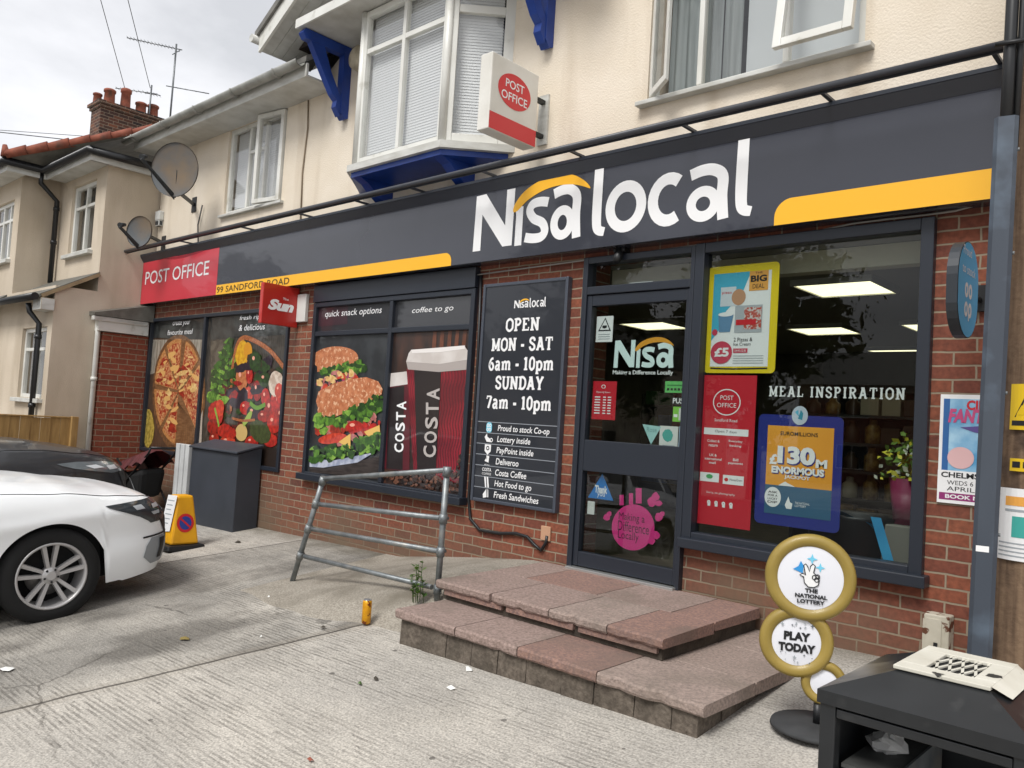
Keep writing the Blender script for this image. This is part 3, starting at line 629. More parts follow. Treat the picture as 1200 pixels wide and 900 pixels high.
def tophung(parent, x0, x1, z0, z1, y, ang):
    c, s = math.cos(ang), math.sin(ang); H_ = z1 - z0; t = .055; mb = MB(); g_ = MB()
    def P(x, h, d): return (x, y - h * s + d * c, z1 - h * c - d * s * 0)
    def bx(xa, xb, ha, hb, m, b_, d0=-.03, d1=.02): b_.hexa([P(xa, ha, d0), P(xb, ha, d0), P(xb, ha, d1), P(xa, ha, d1), P(xa, hb, d0), P(xb, hb, d0), P(xb, hb, d1), P(xa, hb, d1)], m, .004)
    bx(x0, x0 + t, 0, H_, WHITE, mb); bx(x1 - t, x1, 0, H_, WHITE, mb); bx(x0 + t + .001, x1 - t - .001, 0, t, WHITE, mb); bx(x0 + t + .001, x1 - t - .001, H_ - t, H_, WHITE, mb)
    o = mb.build('top_hung_light', parent); bx(x0 + t - .01, x1 - t + .01, t - .01, H_ - t + .01, GLASS, g_, -.003, .003)
    return o, g_
o, g_ = tophung(w, -2.29, -1.80, L2[2] + .04, L2[3] - .02, -.0, R(9)); g_.build('glass_pane', w)

# ---- oriel bay
Y = -.40; BZ0, BZ1 = 3.815, 5.29; BX = [(-6.72, 0), (-6.32, Y), (-5.115, Y), (-4.715, 0)]
orl = MB()
def seg_frame(mb, a, b, z0, z1, t, d, m, mull=(), trans=(), conv=None):
    a = Vector((a[0], a[1], 0)); b = Vector((b[0], b[1], 0)); L_ = (b - a).length; u = (b - a).normalized(); n = Vector((u.y, -u.x, 0))
    def P(s, dd, z): q = a + u * s + n * dd; return (q.x, q.y, z)
    def bx(s0, s1, za, zb, d0=0, d1=-d): mb.hexa([P(s0, d0, za), P(s1, d0, za), P(s1, d1, za), P(s0, d1, za), P(s0, d0, zb), P(s1, d0, zb), P(s1, d1, zb), P(s0, d1, zb)], m, .004)
    bx(0, t, z0, z1); bx(L_ - t, L_, z0, z1); bx(t + .001, L_ - t - .001, z0, z0 + t, -.002); bx(t + .001, L_ - t - .001, z1 - t, z1, -.002)
    for q in mull: bx(q * L_ - t * .35, q * L_ + t * .35, z0 + t + .001, z1 - t - .001, -.004)
    for q in trans: bx(t + .001, L_ - t - .001, q - t * .4, q + t * .4, -.008)
    return P, L_
Pf, Lf = seg_frame(orl, BX[1], BX[2], BZ0, BZ1, .06, .06, WHITE, mull=(.5,), trans=(4.90,))
Pr, Lr = seg_frame(orl, BX[2], BX[3], BZ0, BZ1, .085, .06, WHITE, trans=(4.985,))
Pl, Ll = seg_frame(orl, BX[0], BX[1], BZ0, BZ1, .085, .06, WHITE, trans=(4.985,))
orl.tube([(BX[2][0], Y + .01, BZ0), (BX[2][0], Y + .01, BZ1)], .035, WHITE, 10); orl.tube([(BX[1][0], Y + .01, BZ0), (BX[1][0], Y + .01, BZ1)], .035, WHITE, 10)
orl.hexa([(-6.79, -.002, 3.75), (-4.63, -.002, 3.75), (-5.07, Y - .05, 3.75), (-6.37, Y - .05, 3.75)] + [(-6.79, -.002, 3.812), (-4.63, -.002, 3.812), (-5.07, Y - .05, 3.812), (-6.37, Y - .05, 3.812)], WHITED)
oriel = orl.build('oriel_window', shop)
g = MB()
for P_, L_ in ((Pf, Lf), (Pr, Lr), (Pl, Ll)): g.hexa([P_(.04, -.03, BZ0 + .04), P_(L_ - .04, -.03, BZ0 + .04), P_(L_ - .04, -.034, BZ0 + .04), P_(.04, -.034, BZ0 + .04), P_(.04, -.03, BZ1 - .04), P_(L_ - .04, -.03, BZ1 - .04), P_(L_ - .04, -.034, BZ1 - .04), P_(.04, -.034, BZ1 - .04)], GLASS)
g.build('glass_pane', oriel)
blind('blind', oriel, (.05, Lf - .05), (BZ0 + .05, BZ1 - .05), lambda s, z, d: Pf(s, -.09 - d, z), sp=.026)
blind('blind', oriel, (.07, Lr - .07), (BZ0 + .05, BZ1 - .05), lambda s, z, d: Pr(s, -.09 - d, z), sp=.026)
mb = MB(); mb.face([(-6.72, -.004, BZ0), (-4.72, -.004, BZ0), (-4.72, -.004, BZ1), (-6.72, -.004, BZ1)], DK); mb.build('room_shade', oriel)  # near-black sheet on the wall, its colour standing in for an unlit room
# blue timbers below the oriel: side corbels and a shaped apron
cb = MB(); prof = [(0, 3.745), (-.40, 3.745), (-.40, 3.70), (-.30, 3.66), (-.20, 3.58), (-.12, 3.53), (-.09, 3.42), (0, 3.40)]
for x in (-6.33, -5.20): cb.prism(prof, lambda y, z, x=x: (x, y - .001, z), lambda y, z, x=x: (x + .11, y - .001, z), BLUE)
cb.hexa([(-6.75, -.003, 3.70), (-4.70, -.003, 3.70), (-5.10, Y - .01, 3.70), (-6.35, Y - .01, 3.70), (-6.75, -.003, 3.748), (-4.70, -.003, 3.748), (-5.10, Y - .01, 3.748), (-6.35, Y - .01, 3.748)], BLUE)
cb.build('blue_corbel', oriel)
# ---- gable over the oriel
GX, GY, GZ = -5.73, -.62, 5.24; sl_ = math.tan(R(30)); hw = 2.10
gb = MB(); apex = GZ + hw * sl_
for sgn in (-1, 1):
    e = GX + sgn * hw; th = .17
    # barge board
    gb.prism([(e, GZ - .02), (GX, apex - .02), (GX, apex + .16), (e, GZ + .16)], lambda x, z: (x, GY - .03, z), lambda x, z: (x, GY, z), WHITE)
gable = gb.build('gable_bargeboard', shop)
gs = MB()
for sgn in (-1, 1):
    e = GX + sgn * hw
    for k in range(5):   # narrow soffit boards under the sloping overhang, with shadow gaps
        y0 = GY + .003 + k * .122; gs.prism([(e, GZ + .0), (GX, apex), (GX, apex + .02), (e, GZ + .02)], lambda x, z: (x, y0, z), lambda x, z: (x, y0 + .118, z), WHITED)
gs.build('soffit', gable)
gr = MB()
for sgn in (-1, 1):
    e = GX + sgn * (hw + .05); za = GZ + .163 - .03
    gr.prism([(e, za), (GX, apex + .17), (GX, apex + .24), (e, za + .07)], lambda x, z: (x, GY - .06, z), lambda x, z: (x, 3.2, z), SLATE)
gr.tube([(GX - hw - .04, GY - .1, GZ + .12), (GX - hw - .04, .0, GZ + .12)], .045, WHITED, 8)
gr.build('gable_roof', shop)
tb = MB(); tb.box(-7.18, -4.28, -.60, -.002, 5.305, 5.325, WHITED); tb.box(-7.18, -4.28, -.622, -.602, 5.30, 5.39, WHITE); tb.build('flat_soffit', shop)
tb = MB(); TIM = noisy('dark_gable_timber', '#3a2f2b', '#2a2321', 5, .8)
tb.prism([(GX - 1.9, 5.33), (GX + 1.9, 5.33), (GX, 5.33 + 1.9 * sl_)], lambda x, z: (x, -.30, z), lambda x, z: (x, -.005, z), TIM); tb.build('gable_panel', shop)
# ---- pair of blue brackets carrying the gable
def bracket(x):
    b = MB(); zt = 5.295; zb = 4.53
    b.prism([(-.002, zb + .02), (-.05, zb - .0), (-.10, zb + .06), (-.10, zt), (-.002, zt)], lambda y, z: (x, y, z), lambda y, z: (x + .09, y, z), BLUE)
    b.prism([(-.101, zt), (-.57, zt), (-.60, zt - .05), (-.56, zt - .10), (-.101, zt - .10)], lambda y, z: (x + .003, y, z), lambda y, z: (x + .087, y, z), BLUE)
    pts = [(-.102, zb + .02), (-.16, zb + .10), (-.15, zb + .17), (-.21, zb + .22), (-.33, zb + .40), (-.50, zt - .101), (-.34, zt - .101), (-.24, zb + .44), (-.15, zb + .29), (-.102, zb + .22)]
    b.prism(pts, lambda y, z: (x + .006, y, z), lambda y, z: (x + .084, y, z), BLUE)
    return b.build('timber_bracket', shop)
bracket(-7.15); bracket(-4.36)

# ---- shop front joinery
sf = MB(); frame(sf, W1[0], W1[1], W1[2], W1[3], -.03, .06, .045, DARKGREY, mull=(F(243, 362)[0] + .0,), tm=.05); w1 = sf.build('shop_window', shop)
sf = MB(); frame(sf, W2[0], W2[1], W2[2], 2.62, -.05, .06, .05, DARKGREY, mull=(F(460, 400)[0],), trans=(2.29,), tm=.05)
sf.box(W2[0], W2[1], -.06, .06, 2.623, 2.80, DARKGREY, .004); sf.box(W2[0] - .03, W2[1] + .02, -.10, .0, W2[2] - .03, W2[2] + .035, DARKGREY, .006); w2 = sf.build('shop_window', shop)
sf = MB(); frame(sf, W3[0], W3[1], W3[2], W3[3], -.05, .06, .07, DARKGREY); sf.box(W3[0], W3[1] + .03, -.10, .0, W3[2] - .035, W3[2] + .03, DARKGREY, .006); w3 = sf.build('shop_window', shop)
g = MB(); g.box(W3[0] + .06, W3[1] - .06, .010, .016, W3[2] + .06, W3[3] - .06, GLASS_SHOP); g.build('glass_pane', w3)
dr = MB(); dr.box(WD[0], WD[0] + .045, -.05, .06, WD[2], WD[3], DARKGREY, .005); dr.box(WD[1] - .032, WD[1] - .001, -.05, .06, WD[2], WD[3], DARKGREY, .005); dr.box(WD[0] + .0455, WD[1] - .0325, -.048, .06, 2.485, 2.545, DARKGREY, .005); dr.box(WD[0] + .0455, WD[1] - .0325, -.048, .06, 2.72, WD[3], DARKGREY, .005); df = dr.build('door_frame', shop)
g = MB(); g.box(WD[0] + .05, WD[1] - .05, .010, .016, 2.54, 2.72, GLASS_SHOP); g.build('glass_pane', df)
dr = MB(); d0, d1, gl, gr2 = WD[0] + .047, WD[1] - .034, -3.70, -2.895
dr.box(d0, gl, -.035, .03, .47, 2.48, DARKGREY, .004); dr.box(gr2, d1, -.035, .03, .47, 2.48, DARKGREY, .004)
for za, zb2 in ((.47, .575), (1.17, 1.40), (2.40, 2.48)): dr.box(gl + .0005, gr2 - .0005, -.033, .03, za, zb2, DARKGREY, .004)
door = dr.build('shop_door', shop)
g = MB(); g.box(gl - .01, gr2 + .01, .0, .006, .565, 1.18, GLASS_SHOP); g.box(gl - .01, gr2 + .01, .0, .006, 1.39, 2.41, GLASS_SHOP); g.build('glass_pane', door)
mb = MB(); mb.box(WD[0] + .02, WD[1] - .02, -.09, .02, .435, .462, M('aluminium_threshold', '#b9bab8', .35, metal=.7), .003); mb.build('threshold', shop)

# ================================================================ SIGNS
P_GREY = noisy('sign_grey_vinyl', '#33353e', '#2e3039', 1.0, .24, coat=.5)
P_WHITE = M('print_white', '#e6e6e6', .5); P_YEL = M('print_yellow', '#efb226', .45); P_YEL2 = M('print_yellow_shade', '#d9951b', .45); P_RED = M('print_red', '#c8232c', .4, coat=.3)
P_PINK = M('sign_post_red', '#c22f3e', .4, coat=.3); P_BLK = M('print_black', '#1a1b1e', .5); P_CREAM = M('print_off_white', '#cfd0cd', .6)
FY = -.15
fs = thing('shop_fascia_sign', 'long dark grey shop fascia with big white lettering and yellow stripes above the windows', 'shop sign', (-5.5, -.07, 2.8))
mb = MB(); mb.box(-11.50, -.55, FY, -.002, 2.808, 3.47, P_GREY, .004); mb.box(-11.52, -.53, FY - .05, -.004, 3.472, 3.50, DARKGREY, .003)
mb.hexa([(-11.50, FY - .002, 3.395), (-.56, FY - .002, 3.395), (-.56, FY - .001, 3.395), (-11.5, FY - .001, 3.395), (-11.50, FY - .048, 3.470), (-.56, FY - .048, 3.470), (-.56, FY - .001, 3.470), (-11.5, FY - .001, 3.470)], M('fascia_cornice', '#2f323b', .3))
fb = mb.build('fascia_board', fs)
mb = MB(); fl = facade_flat(mb, FY); zb = 2.809
xl = F(253, 345, FY)[0]
fl.poly([(-11.49, zb), (xl, zb), (xl, 3.39), (-11.49, 3.39)], P_PINK, 1, raw=True)
fl.text('POST OFFICE', 170, 334, 246, 305, P_WHITE, 3, bold=.004)
fl.ribbon([F(168, 300, FY), F(205, 302, FY), F(238, 294, FY)], [.03, .04, .02], M('sign_deep_red', '#8e1226', .4), 2, raw=True)
fl.poly([(xl, zb), (F(250, 346, FY)[0] + 1.9, zb)] + [(-5.16, zb)] + [(-5.24 + .08 * math.cos(R(q)), zb + .038 + .08 * math.sin(R(q))) for q in range(0, 91, 9)] + [(xl, zb + .118)], P_YEL, 1.5, raw=True)
fl.text('99 SANDFORD ROAD', xl + .02, zb + .02, xl + 1.62, zb + .095, M('print_brown', '#4c3a16', .6), 3, bold=.012, raw=True, spacing=1.05)
fl.poly([(-2.235, zb), (-.56, zb), (-.56, zb + .16)] + [(-2.125 - .11 * math.sin(R(q)), zb + .05 + .11 * math.cos(R(q))) for q in range(0, 91, 9)], P_YEL, 1, raw=True)
b0 = 2.905; Wt = P_WHITE
for ch, a, b, h, w in (('N', -4.90, -4.45, .475, .092), ('i', -4.435, -4.345, .315, .08), ('s', -4.325, -4.07, .365, .082), ('a', -4.06, -3.755, .425, .080)):
    glyph(fl, ch, a, b0, b, b0 + h, Wt, 2, w=w)
for ch, a, b, h, w in (('l', -3.67, -3.53, .52, .084), ('o', -3.535, -3.185, .365, .082), ('c', -3.165, -2.845, .365, .083), ('a', -2.865, -2.545, .375, .078), ('l', -2.52, -2.385, .51, .082)):
    glyph(fl, ch, a, b0 - (.01 if ch != 'l' else 0), b, b0 + h, Wt, 2, w=w)
swoosh(fl, -4.46, b0 + .275, .98, P_YEL, 2)
let = mb.build('lettering', fs)
mb = MB(); mb.tube([(-11.55, -.405, 3.505), (-.86, -.405, 3.505)], .022, M('rail_grey', '#3d3f45', .4), 8)
mb.box(-11.5, -.9, -.385, -.38, 3.475, 3.50, M('rail_grey'), 0)
for px, py in ((212, 290), (284, 270), (352, 253), (418, 238), (483, 224), (567, 205), (670, 183), (802, 153), (965, 116), (1166, 70)):
    x = F(px, py, -.30)[0]; mb.box(x - .012, x + .012, -.40, FY - .001, 3.503, 3.519, M('rail_grey'))
mb.build('lamp_rail', fs)

# ---- printed window panels (each sheet of vinyl is one thing)
def sheet(name, label, cat, y, corners, bg, group=None, thick=.003):
    """corners: x0, x1, z0, z1 on the facade; returns mesh builder + drawing plane"""
    x0, x1, z0, z1 = corners; mb = MB(); mb.box(x0, x1, y, y + thick, z0, z1, bg); return mb, facade_flat(mb, y - .0003), (name, label, cat, ((x0 + x1) / 2, y, z0), group)
def done(mb, meta):
    n, lb, cat, base, grp = meta; o = mb.build(n, base=base); return tag(o, lb, cat, grp)
def V(name, c1=None, c2=None, s=30, **k):
    if 'vinyl_' + name in MATS: return MATS['vinyl_' + name]
    k.setdefault('lo', .42); k.setdefault('hi', .58)
    return noisy('vinyl_' + name, c1, c2 or c1, s, .35, coat=.8, **k)
def VP(name, c=None): return M('vinyl_' + name, c, .4, coat=.8)
WY = .02   # vinyl just behind the face of the frames
xm1 = F(243, 362)[0]
wood = V('dark_wood', '#3a2a1e', '#5d4633', 5, stretch=(7, 1, 1), lo=.3, hi=.7)
mb, fl, me = sheet('window_graphic', 'tall vinyl picture of a sliced pizza on a board in the far left shop window', 'window graphic', WY, (W1[0] + .04, xm1 - .025, W1[2] + .04, W1[3] - .04), wood)
fl.poly([(176, 372), (240, 365), (240, 398), (174, 396)], V('smoke', '#3a3c3a', '#1f201f', 5), 1)
fl.poly([(172, 398), (240, 398), (240, 420), (172, 440)], V('barn', '#a39c8f', '#7b7366', 4, stretch=(6, 1, 1)), 1)
fl.ell(210, 461, 31, 69, V('board_edge', '#5a3f28', '#7a5636', 20), 2, n=40)
fl.ell(211, 460, 29, 64, V('board_wood', '#85603f', '#6e4a2c', 8, stretch=(1, 1, 5)), 3, n=40)
PZ = V('pizza', '#a34a2a', '#cf9f6c', 34, lo=.40, hi=.60, c3='#9c2a17', s3=20, p3=(.5, .6)); CRUST = V('crust', '#c48b55', '#a96e3b', 30)
def sector(cx, cy, rx, ry, a0, a1, n=12): return [(cx, cy)] + [(cx + rx * math.cos(R(a0 + (a1 - a0) * i / n)), cy - ry * math.sin(R(a0 + (a1 - a0) * i / n))) for i in range(n + 1)]
for i, (a0, a1) in enumerate(((-48, 33), (36, 74), (83, 121), (125, 172), (176, 222), (226, 262))):
    mid = R((a0 + a1) / 2); cx, cy = 210 + 1.2 * math.cos(mid), 459 - 3 * math.sin(mid)
    fl.poly(sector(cx, cy, 27.5, 59, a0, a1), CRUST, 4); fl.poly(sector(cx, cy, 25.3, 54, a0 + 1.5, a1 - 1.5), PZ, 5)
    fl.scatter(sector(cx, cy, 23, 48, a0 + 6, a1 - 6), 9, 2.6, [V('cheese', '#e5c486', '#c99a55', 22, lo=.35, hi=.65), V('salami', '#a8321e', '#7a1f14', 22, lo=.35, hi=.65), VP('cheese2', '#d9a763')], 6, asp=2.2)
for i in range(8): fl.ribbon([(208, 470), (214 + i * 2, 500), (208 + i * 3.4, 528)], .006, VP('grain', '#4f3620'), 3.4)
fl.poly([(232, 500), (238, 480), (236, 528), (226, 532)], VP('napkin', '#b9aa9b'), 4); fl.ell(174, 502, 7, 22, V('pepper', '#b9a04a', '#8e7a2f', 20), 3.5, wob=.06)
fl.text('create your', 203, 383.5, 224, 375, P_WHITE, 8, shear=.15); fl.text('favourite meal', 197, 393, 227, 385, P_WHITE, 8, shear=.15)
done(mb, me)
dkg = V('bark', '#2f2b25', '#48413a', 8, stretch=(6, 1, 1))
mb, fl, me = sheet('window_graphic', 'vinyl picture of a basket spilling tomatoes, lettuce and peppers behind the grey cabinet', 'window graphic', WY, (xm1 + .025, W1[1] - .04, W1[2] + .04, W1[3] - .04), dkg)
fl.poly([(247, 366), (336, 356), (336, 392), (247, 398)], V('smoke', '#3a3c3a', '#1f201f', 5), 1)
fl.poly([(247, 400), (262, 398), (262, 470), (247, 480)], V('bark2', '#5e564a', '#463e34', 10), 1.4)
GR = [V('leaf_a', '#5f8f2a', '#35581a', 22, lo=.35, hi=.65), V('leaf_b', '#3c6b1e', '#27480f', 22, lo=.35, hi=.65), V('leaf_c', '#87ad45', '#5d8a2c', 22, lo=.35, hi=.65), V('leaf_d', '#2c4f18', '#1a330d', 22, lo=.35, hi=.65)]
fl.scatter([(246, 468), (250, 440), (262, 412), (270, 398), (275, 420), (273, 450), (264, 470)], 120, 4, GR, 2, wob=.5, dl=.02)
fl.ribbon([(271, 482), (272, 440), (277, 408), (285, 396), (300, 400), (318, 412), (334, 432)], .055, V('wicker', '#b06a3c', '#8a4a26', 60, stretch=(1, 1, 1)), 5)
fl.ribbon([(334, 432), (333, 460), (326, 490), (318, 510)], .03, V('wicker'), 5)
fl.ell(284, 415, 8, 17, V('lemon', '#e0b021', '#c4860f', 22, lo=.35, hi=.65), 4.6); fl.ell(291, 411, 5, 10, VP('lemon2', '#d08d1b'), 4.8)
BTS = [V('tom_a', '#c3241a', '#8a120e', 22, lo=.35, hi=.65), V('tom_b', '#a41913', '#6c0d0b', 22, lo=.35, hi=.65), V('tom_c', '#d4452b', '#a82a18', 22, lo=.35, hi=.65), V('onion', '#c87a4a', '#a35a30', 22, lo=.35, hi=.65), V('aub', '#2f1c2c', '#150c16', 22, lo=.35, hi=.65), V('cuke', '#2f4a1c', '#1a2d0e', 22, lo=.35, hi=.65), V('chil', '#b31a1a', '#7c0d10', 22, lo=.35, hi=.65)]
fl.scatter([(272, 430), (300, 408), (333, 434), (331, 512), (249, 524), (250, 470)], 110, 6, [V('bed_brown', '#3a2418', '#1d130e', 30), V('bed_green', '#2b3d16', '#16230b', 30), V('bed_red', '#6a1712', '#3c0c0a', 30)], 1.6, wob=.3)
reg = [(276, 432), (284, 425), (300, 415), (318, 430), (330, 445), (331, 480), (320, 505), (300, 505), (282, 492), (274, 480)]
fl.scatter(reg, 70, 5.2, [V('veg_dark', '#2a2018', '#3f2c1c', 30), BTS[4], BTS[5], BTS[1]], 5.6, wob=.1, dl=.01, asp=1.5)
for i, (x, y, rx, ry, c) in enumerate(((284, 444, 7, 14, 3), (293, 440, 4, 10, 0), (292, 462, 5, 9, 2), (302, 458, 5, 12, 1), (300, 424, 7, 12, 5), (311, 445, 7, 9, 5), (288, 478, 6, 8, 0), (312, 466, 5, 11, 0), (318, 480, 7, 14, 1), (326, 474, 7, 18, 0), (322, 468, 3, 14, 0), (298, 484, 8, 9, 4), (310, 488, 7, 7, 1))):
    fl.ell(x, y, rx, ry, BTS[c], 7 + i * .2, wob=.03); fl.ell(x - rx * .3, y - ry * .35, rx * .22, ry * .2, VP('shine', '#e8a28c'), 7.1 + i * .2)
fl.ell(325, 450, 9, 15, V('garlic', '#d8c8b8', '#b59f8d', 14), 10, wob=.05); fl.ribbon([(294, 472), (302, 478), (312, 474)], .05, VP('chilli_green', '#5d8a1f'), 10)
for i, (x, y, rx, ry, c) in enumerate(((254, 485, 9, 15, 0), (251, 500, 7, 9, 1), (265, 505, 9, 8, 0), (259, 478, 5, 10, 2), (274, 508, 4, 6, 0))): fl.ell(x, y, rx, ry, BTS[c], 12.4 + .1 * i, wob=.05)
fl.ribbon([(253, 478), (256, 490), (258, 500)], .035, VP('stalk', '#7ca83d'), 13.4)
for i, (x, y, rx, ry, c) in enumerate(((322, 496, 8, 12, 0), (330, 488, 5, 12, 1), (296, 518, 8, 7, 0), (268, 518, 9, 8, 2), (252, 514, 6, 8, 1), (318, 516, 8, 8, 0), (328, 458, 5, 9, 2))): fl.ell(x, y, rx, ry, BTS[c], 9.8 + .08 * i, wob=.04); fl.ell(x - rx * .3, y - ry * .35, rx * .2, ry * .18, VP('shine', '#e8a28c'), 9.85 + .08 * i)
fl.ell(284, 507, 7, 10, VP('onion_white', '#c9a869'), 10.6); fl.ribbon([(286, 498), (293, 488), (296, 482)], [.06, .09, .04], VP('bulb_green', '#93ab4a'), 10.8); fl.ell(306, 506, 11, 15, V('avocado', '#3c4a24', '#2a3818', 30), 11, wob=.04, rot=-.6)
fl.ribbon([(273, 490), (285, 493), (300, 492)], .03, V('wicker'), 11.2)
fl.poly([(247, 512), (332, 512), (327, 553), (247, 545)], VP('table_dark', '#2b211b'), 3)
fl.text('fresh ripe', 282, 377, 310, 368, P_WHITE, 12, shear=.15); fl.text('& delicious', 281, 388, 312, 379, P_WHITE, 12, shear=.15)
done(mb, me)
# snack window
xm2 = F(460, 400)[0]
hd = VP('header_grey', '#26272b')
mb, fl, me = sheet('window_header', 'dark strip reading quick snack options above the sandwich picture', 'window graphic', WY - .03, (W2[0] + .045, xm2 - .02, 2.31, 2.575), hd)
fl.poly([F(376, 383, WY), F(410, 380, WY), F(411, 351, WY), F(377, 355, WY)], VP('header_plum', '#3a242c'), 1, raw=True)
fl.text('quick snack options', 381, 374, 448, 359, P_WHITE, 3, shear=.15); done(mb, me)
mb, fl, me = sheet('window_header', 'dark strip reading coffee to go above the takeaway cups', 'window graphic', WY - .03, (xm2 + .02, W2[1] - .045, 2.31, 2.575), hd)
fl.text('coffee to go', 483, 369, 532, 357, P_WHITE, 3, shear=.15); done(mb, me)
mb, fl, me = sheet('window_graphic', 'vinyl picture of two filled sandwich baps with lettuce, tomato and ham', 'window graphic', WY - .03, (W2[0] + .045, xm2 - .02, W2[2] + .045, 2.27), V('slate_back', '#25272a', '#34373a', 4))
BUN = V('bun', '#c98259', '#a9603a', 16, lo=.35, hi=.65, c3='#dcae8a', s3=24, p3=(.56, .62)); BUN2 = V('bun_crumb', '#c9a27c', '#dcc19f', 40)
GRB = GR
fl.ell(393, 420, 27, 14, BUN, 2, n=30, rot=-.05); fl.poly([(372, 424), (420, 420), (419, 428), (372, 436)], BUN, 2.2)
fl.scatter([(372, 436), (400, 428), (425, 422), (428, 432), (405, 444), (385, 440)], 60, 4, GRB + [VP('leaf_d')], 2.4, wob=.5, dl=.02)
fl.scatter([(372, 446), (395, 436), (421, 437), (424, 448), (400, 454), (372, 462)], 40, 4.5, [V('ham', '#c07d78', '#9a5450', 22, lo=.35, hi=.65), VP('tom_c'), V('cheese', '#e5c486', '#c99a55', 22, lo=.35, hi=.65), VP('onionring', '#9a3b62')], 4, wob=.3, dl=.02, asp=.6)
fl.poly([(371, 470), (374, 459), (390, 450), (412, 444), (430, 442), (444, 447), (449, 456), (448, 462), (432, 471), (410, 482), (392, 489), (376, 488)], BUN, 6)
fl.ribbon([(373, 482), (395, 470), (420, 460), (447, 455)], .05, BUN, 6.5)
fl.scatter([(370, 488), (392, 490), (420, 476), (448, 462), (447, 480), (430, 492), (400, 503), (374, 506)], 120, 4.2, GRB, 7, wob=.5, dl=.015)
fl.scatter([(372, 502), (400, 498), (430, 488), (447, 484), (446, 500), (425, 510), (400, 520), (373, 518)], 34, 6, [VP('tom_a'), VP('tom_c'), V('ham', '#c07d78', '#9a5450', 22, lo=.35, hi=.65), V('salami', '#a8321e', '#7a1f14', 22, lo=.35, hi=.65), VP('bacon', '#b06a5c')], 9, wob=.25, dl=.02, asp=.7)
fl.ell(417, 500, 10, 7, VP('tom_a'), 10.5); fl.ell(414, 498, 3, 2, VP('shine', '#e8a28c'), 10.6); fl.ell(391, 514, 17, 6, VP('tom_c'), 10.4, rot=-.15)
fl.poly([(398, 518), (412, 508), (412, 526)], VP('cheese_y', '#e0b45c'), 11); fl.poly([(428, 506), (446, 498), (447, 510), (436, 516)], VP('cheese_y'), 11)
fl.scatter([(368, 522), (400, 524), (430, 512), (447, 508), (444, 526), (415, 534), (368, 540)], 90, 4, GRB, 11.5, wob=.5, dl=.015)
fl.poly([(364, 536), (390, 540), (440, 530), (420, 542), (380, 548), (364, 547)], V('napkin2', '#b7bccb', '#8e96ac', 12), 10); fl.poly([(364, 548), (384, 549), (402, 545), (447, 534), (446, 562), (364, 553)], V('dark_table', '#2b2422', '#3f3734', 6, stretch=(1, 1, 9)), 9.8)
done(mb, me)
mb, fl, me = sheet('window_graphic', 'vinyl picture of two deep red takeaway coffee cups with white lids on coffee beans', 'window graphic', WY - .03, (xm2 + .02, W2[1] - .045, W2[2] + .045, 2.27), V('cafe_back', '#2b211e', '#4a2f24', 2.2, stretch=(2, 1, .6)))
for i in range(5): fl.poly([(508 + i * 9, 386 - i), (512 + i * 9, 386 - i), (511 + i * 8.6, 410 - i), (506 + i * 8.6, 412)], V('blind_brown', '#5b3423', '#6d3f2b', 8), 1.2)
DR = V('cup_red', '#8e1c2b', '#6a1420', 3); DR2 = VP('cup_red_dark', '#551520'); CUP = VP('cup_black', '#1e1516'); LID = V('lid', '#d5cfca', '#c4bcb6', 3); LID2 = VP('lid_shade', '#a9a09b')
fl.poly([(453, 452), (481, 447), (480, 553), (449, 549)], DR2, 2); fl.poly([(456, 455), (474, 452), (472, 551), (453, 549)], CUP, 2.4); fl.poly([(454, 438), (479, 435), (480, 450), (453, 454)], LID, 2.8)
cupL = [(477, 432), (552, 429), (538, 566), (486, 560)]
fl.poly(cupL, DR, 5)
for i in range(13):   # wavy ribs on both sides of the dark band
    side = i < 4; x0 = (479 + i * 2.6) if side else (519 + (i - 4) * 3.6); x1 = (486 + i * 1.8) if side else (513 + (i - 4) * 2.9)
    fl.ribbon([(x0 + (x1 - x0) * k / 12 + math.sin(k * 1.9) * 1.3, 434 + 126 * k / 12) for k in range(13)], .011 if not side else .007, DR2, 6, n=3)
fl.poly([(486, 432), (518, 431), (511, 563), (490, 560)], CUP, 7)
fl.poly([(479, 433), (477, 424), (552, 418), (554, 428), (551, 433), (515, 436)], LID2, 8); fl.poly([(477, 424), (480, 414), (483, 410), (545, 405), (549, 411), (553, 421), (515, 427)], LID, 9); fl.poly([(483, 410), (516, 408), (546, 405), (546, 409), (515, 413), (484, 414)], M('vinyl_lid_top', '#e2ddd9', .4), 10)
SIL = M('vinyl_silver', '#b3aca8', .35, coat=.8)
# quarter turn counter-clockwise: letter's up = left on the picture, so reading goes upwards
def vtext(fl, word, cx, y0, y1, wpx, m, layer):
    n = len(word); k = fl.mb.mi(m)
    for i, ch in enumerate(word):
        a = y0 + (y1 - y0) * i / n; b = y0 + (y1 - y0) * (i + .82) / n; cxx = cx + (y0 - a) * .06
        Vt, Fs = text_mesh(ch, .025, 0, 1.0)
        vs = [fl.mb.bm.verts.new(fl.p(fl.map(cxx + wpx / 2 - y * wpx, a + (b - a) * x), layer)) for x, y in Vt]
        for f in Fs: fl.mb.bm.faces.new([vs[j] for j in f]).material_index = k
vtext(fl, 'COSTA', 505, 536, 452, 15, SIL, 12); vtext(fl, 'COSTA', 468, 530, 468, 11, P_WHITE, 4)
fl.scatter([(449, 556), (480, 556), (530, 560), (541, 530), (546, 540), (543, 578), (500, 572), (449, 562)], 150, 2.2, [VP('bean', '#2b1a14'), VP('bean2', '#4a2c1f'), VP('bean3', '#1c120f'), VP('bean4', '#6a4433')], 11, wob=.15, dl=.01)
done(mb, me)

